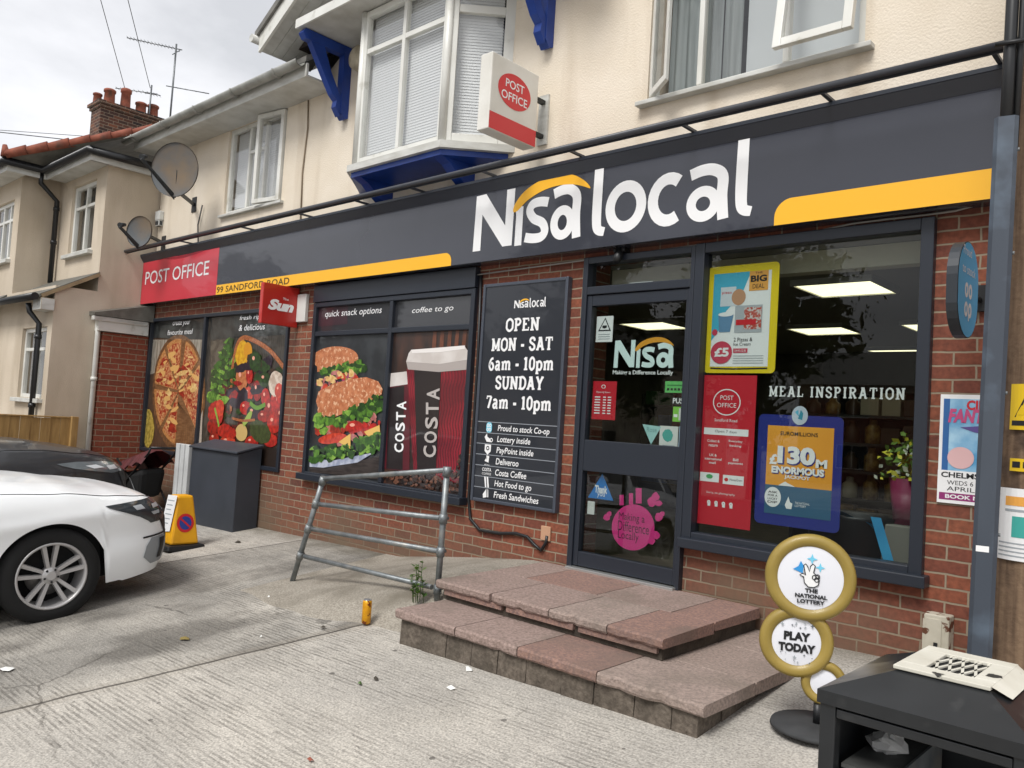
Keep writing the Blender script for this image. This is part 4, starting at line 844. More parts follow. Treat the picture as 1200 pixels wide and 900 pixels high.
# ---- opening hours board
ob = thing('opening_hours_board', 'tall dark board of white opening hours and services on the brick between window and door', 'sign board', (-4.38, -.03, .82))
BX0, BX1, BZa, BZb = -4.845, -3.925, .825, 2.64
mb = MB(); frame(mb, BX0, BX1, BZa, BZb, -.055, -.001, .028, M('board_edge_grey', '#4d525c', .3, metal=.3)); fr_ = mb.build('frame', ob)
mb = MB(); BB = M('board_black', '#23262d', .35, coat=.4); mb.box(BX0 + .027, BX1 - .027, -.044, -.003, BZa + .027, BZb - .027, BB)
fl = facade_flat(mb, -.0445)
wordmark(fl, F(603, 356, -.044)[0], 2.42, .335, P_WHITE, P_YEL, 2)
for s_t, l, b, r, t in (('OPEN', 600, 382, 636, 368), ('MON - SAT', 583, 402, 653, 387), ('6am - 10pm', 580, 421, 653, 407), ('SUNDAY', 588, 439, 642, 426), ('7am - 10pm', 578, 459, 651, 445)):
    pass
def slab_text(fl, s, xc, z0, h, w, m, layer=2):
    """heavy lettering with square serifs, centred on xc"""
    V_, Fs = text_mesh(s, .045, 0, 1.08); k = fl.mb.mi(m)
    desc = 'p' in s; z = z0 - (h * .26 if desc else 0); hh = h * (1.26 if desc else 1)
    vs = [fl.mb.bm.verts.new(fl.p((xc - w / 2 + x * w, z + y * hh), layer)) for x, y in V_]
    for f in Fs:
        try: fl.mb.bm.faces.new([vs[i] for i in f]).material_index = k
        except ValueError: pass
cxb = (BX0 + BX1) / 2 + .005
for i, (s_t, w, z, h) in enumerate((('OPEN', .36, 2.232, .105), ('MON - SAT', .66, 2.073, .105), ('6am - 10pm', .70, 1.915, .105), ('SUNDAY', .52, 1.76, .105), ('7am - 10pm', .70, 1.60, .105))): slab_line(fl, s_t, cxb - w / 2, z, w, h, P_WHITE, .21)
LG = M('board_rule', '#8a8f96', .5)
rows_ = [('Proud to stock Co-op', .55), ('Lottery inside', .36), ('PayPoint inside', .40), ('Deliveroo', .25), ('Costa Coffee', .34), ('Hot Food to go', .40), ('Fresh Sandwiches', .48)]
zt = 1.485; dz = (zt - (BZa + .03)) / 7
for i, (s_t, w) in enumerate(rows_):
    zz = zt - i * dz; fl.poly([(BX0 + .03, zz - .003), (BX1 - .03, zz - .003), (BX1 - .03, zz + .003), (BX0 + .03, zz + .003)], LG, 1.5, raw=True)
    zc = zz - dz / 2; tx = BX0 + .265; hh = .052; d_ = .012 if any(c in s_t for c in 'pyg') else 0
    fl.text(s_t, tx, zc - hh / 2 - d_, tx + w, zc + hh / 2, P_WHITE, 2, bold=.012, shear=.12, raw=True); ix = BX0 + .165
    if i == 0: fl.rrect(ix - .032, zc - .042, ix + .032, zc + .042, .025, M('board_cyan', '#6cc4dc', .5), 2, raw=True); [fl.ring(ix + a * .013, zc + b * .017, .009, .012, .007, P_WHITE, 3, 12, raw=True) for a in (-1, 1) for b in (-1, 1)]
    if i == 1:
        fl.poly([(ix - .045, zc + .01), (ix - .02, zc + .04), (ix - .012, zc + .012), (ix + .015, zc + .0), (ix + .04, zc - .03), (ix - .02, zc - .028)], P_WHITE, 2, raw=True); fl.ring(ix + .035, zc - .012, .014, .014, .008, P_WHITE, 3, 12, raw=True)
    if i == 2: fl.poly([(ix - .035, zc + .04), (ix + .035, zc + .04), (ix + .035, zc - .015), (ix, zc - .045), (ix - .035, zc - .015)], P_WHITE, 2, raw=True); fl.ring(ix, zc + .01, .014, .014, .009, BB, 3, 12, raw=True)
    if i == 3: fl.poly([(ix - .01, zc + .04), (ix + .022, zc + .035), (ix + .018, zc - .018), (ix - .028, zc - .008), (ix - .02, zc + .012), (ix - .006, zc + .008)], P_WHITE, 2, raw=True); fl.text('deliveroo', ix - .03, zc - .042, ix + .03, zc - .03, P_WHITE, 2, raw=True)
    if i == 4: fl.text('COSTA', ix - .05, zc, ix + .055, zc + .028, P_WHITE, 2, bold=.02, raw=True); fl.text('COFFEE', ix - .05, zc - .03, ix + .055, zc - .012, P_WHITE, 2, raw=True)
    if i == 5:
        for a in (-.022, .006): fl.poly([(ix + a, zc + .045), (ix + a + .018, zc + .045), (ix + a + .034, zc - .04), (ix + a + .018, zc - .042)], P_WHITE, 2, raw=True)
    if i == 6: fl.poly([(ix - .025, zc - .01), (ix + .012, zc + .038), (ix + .02, zc - .03), (ix - .02, zc - .04)], P_WHITE, 2, raw=True); fl.poly([(ix + .026, zc + .04), (ix + .034, zc + .03), (ix + .04, zc - .03), (ix + .028, zc - .03)], P_WHITE, 2, raw=True)
mb.build('printed_panel', ob)

# ---- projecting signs
def plane_x(mb, x, y0, y1): # drawing plane facing +x, u along +y
    return Flat(mb, (x, 0, 0), (0, 1, 0), (0, 0, 1), (1, 0, 0))
ps = thing('projecting_sign', 'white square post office sign with red oval sticking out beside the oriel window', 'sign', (-4.3, -.18, 3.7))
mb = MB(); x = -4.25; mb.box(x - .125, x, -.70, -.17, 3.665, 4.25, noisy('sign_case_white', '#dddbd4', '#cfccc3', 3, .4), .008)
fl = plane_x(mb, x + .0005, 0, 0); fl.poly([(-.698, 3.672), (-.172, 3.672), (-.172, 3.80), (-.698, 3.80)], P_RED, 1)
fl.ell(-.44, 4.02, .185, .135, P_RED, 1, n=40); fl.text('POST', -.545, 4.035, -.335, 4.10, P_WHITE, 2, bold=.01); fl.text('OFFICE', -.585, 3.94, -.295, 4.005, P_WHITE, 2, bold=.01)
mb.build('sign_case', ps)
mb = MB(); mb.box(x - .09, x - .05, -.171, -.001, 3.80, 3.83, BLACKP); mb.box(x - .09, x - .05, -.171, -.001, 4.08, 4.11, BLACKP); mb.box(x - .12, x - .02, -.02, -.001, 3.75, 4.16, WHITED); mb.build('bracket', ps)
sn = thing('projecting_sign', 'red square newspaper sign sticking out above the brick pier', 'sign', (-7.7, -.12, 2.37))
mb = MB(); x = -7.70; mb.box(x - .06, x, -.455, -.02, 2.37, 2.80, M('sign_red_case', '#b3261f', .4, coat=.3), .006)
fl = plane_x(mb, x + .0005, 0, 0); RW = M('print_pure_white', '#efefef', .5)
fl.text('The', -.22, 2.645, -.15, 2.67, RW, 3); fl.text('Sun', -.39, 2.52, -.08, 2.64, RW, 2, bold=.06, shear=.25)
mb.build('sign_case', sn)
mb = MB(); mb.box(x + .002, x + .17, -.045, -.002, 2.43, 2.73, M('white_box', '#cfcfca', .5), .006); mb.build('light_box', sn)
cs = thing('projecting_sign', 'blue oval disc sign with white lettering on the brick by the timber pole', 'sign', (-1.10, -.1, 2.06))
x = -1.08; CB = M('coop_blue', '#55b4e6', .4); cy0, cy1, cz0, cz1 = -.60, -.22, 2.05, 2.53
mb = MB(); r_ = (cy1 - cy0) / 2; pts = [(cy0 + r_ + r_ * math.cos(R(a)), (cz1 - r_ if a <= 180 else cz0 + r_) + r_ * math.sin(R(a))) for a in list(range(0, 181, 12)) + list(range(180, 361, 12))]
mb.prism(pts, lambda y, z: (x, y, z), lambda y, z: (x - .05, y, z), M('disc_rim_dark', '#2b3036', .4))
fl = plane_x(mb, x + .0005, 0, 0); cyc = (cy0 + cy1) / 2; fl.poly([(cyc + (a - cyc) * .97, 2.305 + (b - 2.305) * .98) for a, b in pts], CB, 1)
fl.text('Proud', cyc - .11, 2.455, cyc + .04, 2.50, P_WHITE, 2); fl.text('to stock', cyc - .12, 2.365, cyc + .12, 2.41, P_WHITE, 2)
for a, b in ((-1, 1), (1, 1), (-1, -1), (1, -1)):
    fl.ring(cyc + a * .035, 2.24 + b * .045 + (.0 if b > 0 else -.005), .022, .028, .02, P_WHITE, 2, 18)
fl.poly([(cyc + .004, 2.20), (cyc + .018, 2.20), (cyc + .018, 2.135), (cyc + .004, 2.135)], P_WHITE, 2.5); mb.build('disc', cs)
mb = MB(); mb.tube([(x - .035, cy1 - .02, 2.30), (x - .035, -.002, 2.30)], .014, BLACKP); mb.box(x - .08, x + .01, -.03, -.002, 2.24, 2.38, BLACKP); mb.build('bracket', cs)

# ================================================================ NEIGHBOURING HOUSE
nb = thing('neighbouring_house', 'beige rendered two storey house with black gutters, lean-to slate roof and terracotta ridge', 'house', (-13, -.7, 0))
NX = -11.5; XI = -13.31
UP1, BY, GY1 = -.72, -1.23, -1.235
mb = MB()
LW = (-12.66, -11.68, 1.42, 2.37); UW = (-12.76, -11.86, 3.50, 4.50); BW = (-14.75, -13.58, 3.43, 4.33)
wall(mb, -22, NX, -.6, 2.9, GY1, -1.0, [LW, (-17.3, -16.2, -.2, 2.2)], BEIGE)      # ground floor front
wall(mb, XI, NX, 2.9, 4.72, UP1, -.5, [UW], BEIGE)                                  # recessed upper wall
wall(mb, -22, XI, 2.902, 4.72, BY, -1.0, [BW], BEIGE)                               # upper bay front
merge(mb)
mb.face([(NX, -1.0, -.6), (NX, 6, -.6), (NX, 6, 2.9), (NX, -1.0, 2.9)], BEIGE); mb.face([(NX, -.5, 2.9), (NX, 6, 2.9), (NX, 6, 4.72), (NX, -.5, 4.72)], BEIGE)
mb.face([(XI, -1.0, 2.9), (XI, UP1, 2.9), (XI, UP1, 4.72), (XI, -1.0, 4.72)], BEIGE); mb.build('wall', nb)
def nb_window(h, yf, mull, tr, sub=()):
    mb = MB(); frame(mb, h[0], h[1], h[2], h[3], yf + .04, yf + .10, .055, WHITE, mull=mull, trans=tr); o = mb.build('window', nb)
    g = MB(); g.face([(h[0] + .03, yf + .07, h[2] + .03), (h[1] - .03, yf + .07, h[2] + .03), (h[1] - .03, yf + .07, h[3] - .03), (h[0] + .03, yf + .07, h[3] - .03)], GLASS); g.build('glass_pane', o, normals=False)
    s_ = MB(); s_.box(h[0] - .06, h[1] + .06, yf - .07, yf + .04, h[2] - .06, h[2] - .004, WHITED, .006); s_.build('sill', o)
    c = MB(); c.grid([[(h[0] + (h[1] - h[0]) * i / 60, yf + .16 + .012 * math.sin(i * 1.1), z) for i in range(61)] for z in (h[2], h[3])], M('net_curtain', '#5f605c', .9)); c.build('curtain', o)
nb_window(LW, GY1, (-12.17,), (2.08,)); nb_window(UW, UP1, (-12.31,), (4.18,)); nb_window(BW, BY, (-14.2, -13.88), (4.05,))
BLK = M('black_gutter', '#1c1d1f', .35)
# eaves
e1 = -1.48; e2 = -.97; EZ = 4.72
mb = MB(); mb.box(-22, XI + .22, e1, BY - .001, EZ - .10, EZ - .08, WHITED); mb.box(XI + .221, NX + .1, e2, UP1 - .001, EZ - .10, EZ - .08, WHITED)
mb.box(-22, XI + .24, e1 - .02, e1, EZ - .12, EZ + .03, WHITED); mb.box(XI + .242, NX + .12, e2 - .02, e2, EZ - .12, EZ + .03, WHITED); mb.box(XI + .22, XI + .24, e1, e2 - .021, EZ - .12, EZ + .03, WHITED)
mb.box(NX + .001, NX + .1, e2, .0, EZ - .10, EZ - .08, WHITED); mb.box(NX + .10, NX + .12, e2, -.0, EZ - .12, EZ + .03, WHITED); mb.build('soffit', nb)
mb = MB(); mb.tube([(-22, e1 - .06, EZ), (XI + .30, e1 - .06, EZ), (XI + .30, e2 - .06, EZ), (NX + .16, e2 - .06, EZ), (NX + .18, .0, EZ)], .055, BLK, 8)
mb.build('gutter', nb)
mb = MB(); px = XI + .12; mb.tube([(px + .1, e2 - .08, EZ - .03), (px + .1, e2 - .08, EZ - .18), (px + .02, UP1 - .07, EZ - .38), (px + .02, UP1 - .07, 3.12)], .036, BLK, 8)
for z in (4.2, 3.7): mb.tube([(px + .02, UP1 - .07, z), (px + .02, UP1 - .07, z + .05)], .046, BLK, 8)
mb.build('drainpipe', nb)
mb = MB(); hx = -12.03; mb.tube([(hx + .15, -1.42, 2.66), (hx + .15, -1.40, 2.55), (hx + .02 + .2, GY1 - .06, 2.40), (hx + .22, GY1 - .06, .1)], .036, BLK, 8)
for z in (2.2, 1.3): mb.tube([(hx + .22, GY1 - .06, z), (hx + .22, GY1 - .06, z + .05)], .046, BLK, 8)
mb.build('drainpipe', nb)
# lean-to roof over the ground floor front
mb = MB(); LS = noisy('lead_slate', '#6d6b64', '#58564f', 8, .7, bump=.3)
mb.hexa([(XI - .2, -1.42, 2.72), (NX + .04, -1.42, 2.72), (NX + .04, UP1 - .002, 3.12), (XI - .2, UP1 - .002, 3.12), (XI - .2, -1.42, 2.76), (NX + .04, -1.42, 2.76), (NX + .04, UP1 - .002, 3.16), (XI - .2, UP1 - .002, 3.16)], LS)
mb.hexa([(-15.5, -1.42, 2.72), (XI - .201, -1.42, 2.72), (XI - .201, BY - .002, 2.86), (-15.5, BY - .002, 2.86), (-15.5, -1.42, 2.76), (XI - .201, -1.42, 2.76), (XI - .201, BY - .002, 2.90), (-15.5, BY - .002, 2.90)], LS)
lr = mb.build('lean_to_roof', nb)
mb = MB(); mb.tube([(-15.5, -1.47, 2.72), (NX + .02, -1.47, 2.72)], .05, BLK, 8); mb.build('gutter', lr)
mb = MB(); mb.bar((NX + .03, -1.40, 2.735), (NX + .03, UP1, 3.125), .03, .045, noisy('old_timber_edge', '#a08c6c', '#8a785c', 6, .8)); mb.box(NX - .28, NX + .045, -1.40, -1.24, 2.56, 2.715, WHITED, .004); mb.build('verge_board', lr)
# hipped roof with terracotta hips
mb = MB(); A = Vector((XI + .30, e1 - .06, EZ + .06)); T = Vector((NX + .05, .40, 5.52)); E2 = Vector((NX + .2, e2 - .06, EZ + .05)); E1 = Vector((XI + .3, e2 - .06, EZ + .05))
mb.face([A, E1, E2, (NX + .2, .4, 5.5), T], LS); mb.face([A, T, (-22, .40, 5.52), (-22, e1 - .06, EZ + .06)], LS); mb.face([T, (NX + .2, .4, 5.5), (NX + .2, 5, 7), (-22, 5, 7.6), (-22, .4, 5.52)], LS)
rf = mb.build('roof', nb)
mb = MB(); n_ = 9
for i in range(n_):
    a = A.lerp(T, i / n_); b = A.lerp(T, (i + .96) / n_); mb.tube([a + Vector((0, 0, .03)), b + Vector((0, 0, .045))], [.06, .072], TERRA, 8)
mb.tube([A + Vector((0, 0, .0)), A + Vector((-.02, -.02, .16))], [.07, .03], TERRA, 8)
mb.build('ridge_tiles', rf)
mb = MB(); mb.tube([Vector((-16.6, e1, EZ + .12)), Vector((-15.3, .2, 5.45))], .07, TERRA, 8); mb.build('hip_tiles', rf)
# brick chimney standing beyond
ch = thing('chimney', 'sooty brick chimney stack with five terracotta pots behind the neighbouring roof', 'chimney', (-20.5, 3, 6.5))
CBK = brick_mat('sooty_brick', ['#3d2a22', '#5c3729', '#2a2120', '#74452f'], '#8a7a68', 'y'); CBK2 = brick_mat('sooty_brick_front', ['#3d2a22', '#5c3729', '#2a2120', '#74452f'], '#8a7a68', 'x')
mb = MB(); x1 = -20.5; x0 = -21.1; y0, y1 = 2.24, 3.86; z1 = 8.42
def stack(x0, x1, y0, y1, z0, z1):
    mb.face([(x1, y0, z0), (x1, y1, z0), (x1, y1, z1), (x1, y0, z1)], CBK); mb.face([(x0, y0, z0), (x0, y1, z0), (x0, y1, z1), (x0, y0, z1)], CBK)
    mb.face([(x0, y0, z0), (x1, y0, z0), (x1, y0, z1), (x0, y0, z1)], CBK2); mb.face([(x0, y1, z0), (x1, y1, z0), (x1, y1, z1), (x0, y1, z1)], CBK2)
    mb.face([(x0, y0, z1), (x1, y0, z1), (x1, y1, z1), (x0, y1, z1)], CEM); mb.face([(x0, y0, z0), (x1, y0, z0), (x1, y1, z0), (x0, y1, z0)], CEM)
stack(x0, x1, y0, y1, 5.6, z1); stack(x0 - .04, x1 + .04, y0 - .04, y1 + .04, z1 + .001, z1 + .076); stack(x0 - .08, x1 + .08, y0 - .08, y1 + .08, z1 + .077, z1 + .152)
mb.build('brick_stack', ch)
for y, h, r in ((2.30, .28, .10), (2.52, .42, .13), (2.90, .56, .12), (3.28, .34, .13), (3.58, .38, .13)):
    mb = MB(); mb.lathe([(r * 1.05, 0), (r, h * .1), (r * .9, h * .8), (r * 1.08, h * .82), (r * 1.08, h * .95), (r * .85, h), (r * .7, h * .9)], TERRA, (-20.8 + (0 if y != 2.30 else -.15), y, z1 + .153), seg=14); mb.build('chimney_pot', ch)
# porch of brick and white board between house and shop
po = thing('side_porch', 'small lean-to porch with white fascia and slate top left of the shop', 'porch', (-11.47, -.4, 0))
mb = MB(); mb.box(-11.499, -11.42, -.64, -.004, -.2, 2.36, BRICKY); mb.build('brick_return', po)
mb = MB(); mb.box(-11.498, -11.36, -.72, -.06, 2.37, 2.56, WHITE, .004); mb.box(-11.42, -11.33, -.80, -.08, 2.50, 2.56, WHITED, .01); pf = mb.build('fascia_board', po)
mb = MB(); mb.hexa([(-11.498, -.80, 2.565), (-11.31, -.80, 2.565), (-11.31, -.02, 2.565), (-11.498, -.02, 2.565), (-11.498, -.80, 2.62), (-11.31, -.80, 2.60), (-11.31, -.02, 2.80), (-11.498, -.02, 2.82)], LS); mb.build('slate_top', po)
mb = MB(); mb.tube([(-11.43, -.70, 2.44), (-11.45, -.69, 2.30), (-11.45, -.69, .05)], .034, WHITE, 8); mb.tube([(-11.45, -.69, 1.7), (-11.45, -.69, 1.75)], .044, WHITE, 8); mb.build('drainpipe', po)
# timber fence in front of the house
fe = thing('timber_fence', 'low close-boarded timber fence between the parked cars and the beige house', 'fence', (-11.3, -2, 0))
FW_ = noisy('fence_timber', '#b08d56', '#977645', 4, .8, stretch=(1, 6, .8), c3='#6f5636', s3=2)
mb = MB(); y = -.98; k = 0; rn = random.Random(2)
while y > -6.5: mb.box(-11.33 - .008 * (k % 2), -11.315 - .008 * (k % 2), y - .112, y, -.5, 1.19 + rn.uniform(-.006, .006), FW_); y -= .116; k += 1
mb.build('boards', fe)
mb = MB(); mb.box(-11.345, -11.26, -.98, -.90, -.5, 1.215, FW_, .004); mb.build('post', fe)
mb = MB(); mb.box(-11.36, -11.305, -6.5, -.985, 1.193, 1.21, FW_, .002); mb.build('capping', fe)
# alarm boxes, dishes, aerials
a_ = MB(); x, z = F(176, 249, 0)[0] + .35, 4.02
a_.box(-11.44, -11.30, -.07, -.002, z - .02, z + .11, M('alarm_white', '#d9dbd8', .4), .01); a_.box(-11.43, -11.31, -.065, -.003, z - .10, z - .021, M('alarm_dark', '#3b4044', .4), .01)
tag(a_.build('security_light', base=(-11.37, -.04, z)), 'small white and black security light on the wall above the lower satellite dish', 'security light')
a_ = MB(); a_.box(-10.98, -10.82, -.05, -.002, 4.66, 4.86, M('alarm_cream', '#c9bd92', .5), .01); tag(a_.build('alarm_box', base=(-10.9, -.02, 4.66)), 'cream alarm box under the eaves behind the large satellite dish', 'alarm box')
DISH = noisy('dish_grey', '#646667', '#54595d', 2.2, .8, c3='#756552', s3=2.4, p3=(.45, .7)); DM = M('dish_bracket', '#3a3c3e', .5, metal=.3)
def dish(label, c, face, r, arm, mount, rusty=True):
    t = thing('satellite_dish', label, 'satellite dish', mount, group=None); f = Vector(face).normalized(); c = Vector(c)
    u = f.cross(Vector((0, 0, 1))).normalized(); w = u.cross(f)
    mb = MB(); rows = [[c + (u * math.cos(a) * q * r * .92 + w * math.sin(a) * q * r) + f * (q * q * .14 * r) for a in [2 * math.pi * k / 32 for k in range(32)]] for q in (.02, .25, .5, .75, .97, 1.0)]
    rows.append([p + f * .012 for p in rows[-1]]); rows += [[c + (u * math.cos(a) * q * r * .92 + w * math.sin(a) * q * r) + f * (q * q * .14 * r - .012) for a in [2 * math.pi * k / 32 for k in range(32)]] for q in (1.0, .6, .02)]
    mb.grid(rows, DISH, close=True); mb.build('reflector', t)
    mb = MB(); b = c - w * r * .98; e = c + f * arm - w * r * .35 - RT * (arm * .35) + UP * (arm * .3); mb.bar(b, e, .03, .03, DM); mb.bar(b + f * .02 - w * .03, e - w * .01, .012, .012, DM)
    mb.tube([e - f * .0 + w * .02, e - f * .10 + w * .05], [.035, .02], DM, 8); mb.build('feed_arm', t)
    mb = MB(); mo = Vector(mount); bk = c - f * .03; mb.bar(bk, (bk.x, bk.y, mo.z), .05, .05, DM); mb.bar((bk.x, bk.y, mo.z), mo, .035, .035, DM); mb.box(mo.x - .06, mo.x + .06, -.012, -.001, mo.z - .10, mo.z + .10, DM, .003); mb.build('wall_bracket', t)
dish('large rust-stained grey satellite dish high on the left end of the shop wall', F(207, 200, -.5)[:1] + (-.5,) + F(207, 200, -.5)[1:], (.60, -.85, -.05), .335, .46, F(228, 240)[:1] + (-.006,) + F(228, 240)[1:])
t2 = dish('smaller grey satellite dish just above the red end of the fascia', F(165, 272, -.5)[:1] + (-.5,) + F(165, 272, -.5)[1:], (.5, -.9, .0), .205, .26, F(192, 285)[:1] + (-.006,) + F(192, 285)[1:])
ALU = M('aerial_metal', '#6f7274', .4, metal=.6)
def aerial(label, base, h, booms):
    t = thing('tv_aerial', label, 'aerial', base); b = Vector(base); mb = MB(); mb.tube([b, b + Vector((.02, 0, h))], .022, ALU, 6); mb.build('mast', t)
    for z, d, L_, n, el in booms:
        mb = MB(); d = Vector(d).normalized(); o = b + Vector((0, 0, z)); mb.tube([o - d * .15, o + d * L_], .012, ALU, 5); sd_ = d.cross(Vector((0, 0, 1))).normalized()
        for k in range(n): p = o + d * (L_ * (k + .5) / n); mb.tube([p - sd_ * el, p + sd_ * el], .006, ALU, 4)
        mb.build('antenna', t)
aerial('tall mast with two branching tv aerials above the shop roof', (-18.4, 3, 7.5), 2.15, ((2.05, (-.73, -.68, .16), 1.15, 14, .10), (1.95, (-.4, .5, .5), .25, 1, .05), (1.15, (.73, .68, -.12), .85, 4, .04)))
aerial('small tv aerial on a short pole behind the chimney pots', (-20.7, 3.45, 8.2), 1.2, ((1.0, (-.73, -.68, .08), .9, 8, .1), (.98, (.73, .68, -.1), .25, 3, .12)))
CAB = M('cable_dark', '#3a3b3d', .6)
def wire(label, pts, r=.007, name='overhead_wire', cat='cable', m=None):
    mb = MB(); mb.tube(pts, r, m or CAB, 5); o = mb.build(name, base=pts[0]); tag(o, label, cat)
def P3(px, py, dist): return EYE + ray(px, py) * dist
wire('thin overhead wire running down to the chimney top from the upper left', [P3(110, -30, 16), P3(118, 0, 17), P3(147, 106, 20.5)], .008)
wire('thin overhead wire running down to the small aerial, right of the other one', [P3(140, -30, 16), P3(150, 0, 17), P3(176, 103, 20.5)], .008)
wire('pair of sagging cables crossing the sky left of the chimney', [P3(-60, 151, 30), P3(0, 155, 30), P3(100, 166, 30), P3(108, 167, 30)], .018)
wire('lower sagging cable crossing the sky left of the chimney', [P3(-60, 150, 32), P3(0, 152.5, 32), P3(106, 160, 31)], .012)
wire('thin weathered cable running down the cream wall left of the gable bracket', [(-7.83, -.012, 4.92), (-7.80, -.012, 4.6), (-7.84, -.012, 4.1), (-7.80, -.012, 3.5)], .009, 'wall_cable', 'cable', M('cable_beige', '#8b7d6a', .8))
wire('thin cable hanging down the wall from the large dish bracket', [(-10.12, -.03, 4.05), (-10.2, -.03, 3.8), (-10.14, -.03, 3.5)], .009, 'dish_cable')
wire('thin pale cable looping under the fascia above the big window', [(F(px, py, -.03)[0], -.03, F(px, py, -.03)[1]) for px, py in ((560, 322), (700, 303), (820, 287), (930, 277), (1000, 262), (1040, 257), (1085, 252), (1120, 247), (1160, 236))], .007, 'wall_cable', 'cable', M('cable_grey', '#8b8782', .6))
wire('black flex looping down the brickwork to a small socket left of the door', [(x_, -.02, z_) for x_, z_ in [F(a, b, -.02) for a, b in ((564, 320), (560, 420), (553, 530), (549, 585), (551, 608), (562, 621), (585, 625), (605, 625), (618, 629), (626, 638), (634, 645), (640, 636), (641, 628))]], .014, 'wall_cable', 'cable', BLACKP)
mb = MB(); x_, z_ = F(641, 625, 0); mb.box(x_ - .05, x_ + .045, -.018, -.001, z_ - .055, z_ + .055, M('socket_plate', '#b98f72', .6), .004); tag(mb.build('socket_plate', base=(x_, -.01, z_)), 'small pinkish socket plate low on the brick left of the door', 'socket')
# siren under the soffit
mb = MB(); sx = -6.98; mb.lathe([(.11, 0), (.13, .05), (.12, .14), (.09, .16), (.03, .163)], noisy('siren_cream', '#b5ab95', '#8d8470', 8, .6), (sx + .18, -.002, 5.09), (0, -1, 0), 20); o = mb.build('alarm_siren', base=(sx + .18, 0, 5.09)); tag(o, 'round weathered alarm siren on the wall between blue bracket and oriel window', 'alarm siren')
# camera over the door
mb = MB(); mb.lathe([(.03, 0), (.035, .08), (.02, .11)], BLACKP, (-3.45, -.06, 2.80), (0, -.4, -1), 14); mb.box(-3.5, -3.40, -.08, -.002, 2.78, 2.806, BLACKP, .003); tag(mb.build('security_camera', base=(-3.45, -.05, 2.78)), 'small black dome camera under the fascia above the door', 'camera')
# gas meter box
mb = MB(); x0, z0 = F(1080, 768, -.09); x1, z1_ = F(1113, 728, -.09); BOXM = noisy('chipped_cream_paint', '#b9b3a3', '#a9a391', 6, .6, c3='#5b3521', s3=14, p3=(.54, .57), bump=.3)
mb.box(x0, x1, -.10, -.001, z0 - .02, z1_ + .02, BOXM, .006); mt = mb.build('meter_box', base=((x0 + x1) / 2, -.05, z0)); tag(mt, 'chipped and rusting cream meter box low on the brick beside the blue-grey post', 'meter box')
mb = MB(); mb.box(x0 + .02, x1 - .035, -.106, -.1005, z0 + .0, z1_ - .0, BOXM, .002); mb.box(x1 - .07, x1 - .05, -.110, -.1062, z0 + .06, z0 + .085, BLACKP); d_ = mb.build('door', mt)

# ================================================================ SHOP INTERIOR (seen through the glass)
LIT = M('lit_ceiling_panel', '#efe6bd', .5, emit=1.25)
for k, (x, y) in enumerate(((-2.42, 1.53), (-3.53, 3.92), (-2.35, 3.9), (-3.45, 6.15), (-5.15, 3.05), (-1.2, 3.4), (-1.25, 5.6))):
    t = thing('ceiling_light', ['square ceiling light nearest the big window', 'second square ceiling light seen beyond the big window', 'square ceiling light seen at the right edge of the big window', 'farthest small ceiling light seen through the big window', 'ceiling light seen through the door glass', 'ceiling light hidden behind the right window frame', 'ceiling light deep in the shop on the right'][k], 'ceiling light', (x, y, 2.70), group='square lights in the shop ceiling')
    mb = MB(); mb.box(x - .29, x + .29, y - .29, y + .29, 2.70, 2.712, LIT); mb.build('diffuser', t)
    mb = MB(); 
    for a, b, c_, d in ((-.31, .31, -.31, -.291), (-.31, .31, .291, .31), (-.31, -.291, -.29, .29), (.291, .31, -.29, .29)): mb.box(x + a, x + b, y + c_, y + d, 2.69, 2.738, WHITED)
    mb.build('frame', t)
SHF = M('shelf_grey', '#3b3a38', .6); rs = random.Random(5)
PK = [noisy('pack_gold', '#a98a4c', '#6b4c22', 20, .3), M('pack_red', '#8a2a26', .4), M('pack_green', '#3f6a44', .4), M('pack_cream', '#b8b09a', .5), M('pack_blue', '#2c4a7a', .4), M('pack_brown', '#4a3526', .5)]
GRP = 'packets on the dim shop shelves'
PN = ['gold', 'red', 'green', 'cream', 'blue', 'brown']
def shelf(label, x0, x1, y0, y1, zs, cols, n):
    t = thing('shelf_unit', label, 'shelving', ((x0 + x1) / 2, (y0 + y1) / 2, .44)); mb = MB(); mb.box(x0, x1, y1 - .03, y1, .44, 2.0, SHF); mb.box(x0, x0 + .03, y0, y1 - .031, .44, 2.0, SHF); mb.box(x1 - .03, x1, y0, y1 - .031, .44, 2.0, SHF); mb.build('carcass', t)
    for z in zs:
        mb = MB(); mb.box(x0 + .031, x1 - .031, y0, y1 - .031, z - .025, z, SHF); mb.build('shelf', t)
        for i in range(n):
            w = (x1 - x0 - .1) / n; a = x0 + .05 + i * w; c = rs.choice(cols); h = rs.uniform(.14, .22)
            mb = MB()
            if rs.random() < .45: mb.lathe([(w * .34, 0), (w * .36, .01), (w * .36, h * .65), (w * .2, h * .8), (w * .16, h)], PK[c], (a + w / 2, y0 + .1, z + .001), seg=10); nm = 'jar'
            else: mb.box(a, a + w * .86, y0 + .02, y0 + .14, z + .001, z + h, PK[c], .006); nm = 'food_packet'
            o = mb.build(nm, base=(a + w / 2, y0 + .08, z)); tag(o, PN[c] + (' jar' if nm == 'jar' else ' packet') + ' in a row of groceries on the dim shop shelves', 'jar' if nm == 'jar' else 'packet', GRP + ', ' + PN[c] + ' ' + nm)
shelf('tall dark shelf of golden packets seen through the big window', -3.25, -2.05, 2.6, 3.0, (.75, 1.0, 1.25, 1.5, 1.75), (0, 0, 5, 5, 3), 6)
shelf('dark grocery shelf at the right of the big window', -1.75, -.7, 2.2, 2.6, (.75, 1.05, 1.35, 1.65), (1, 5, 4, 5), 5)
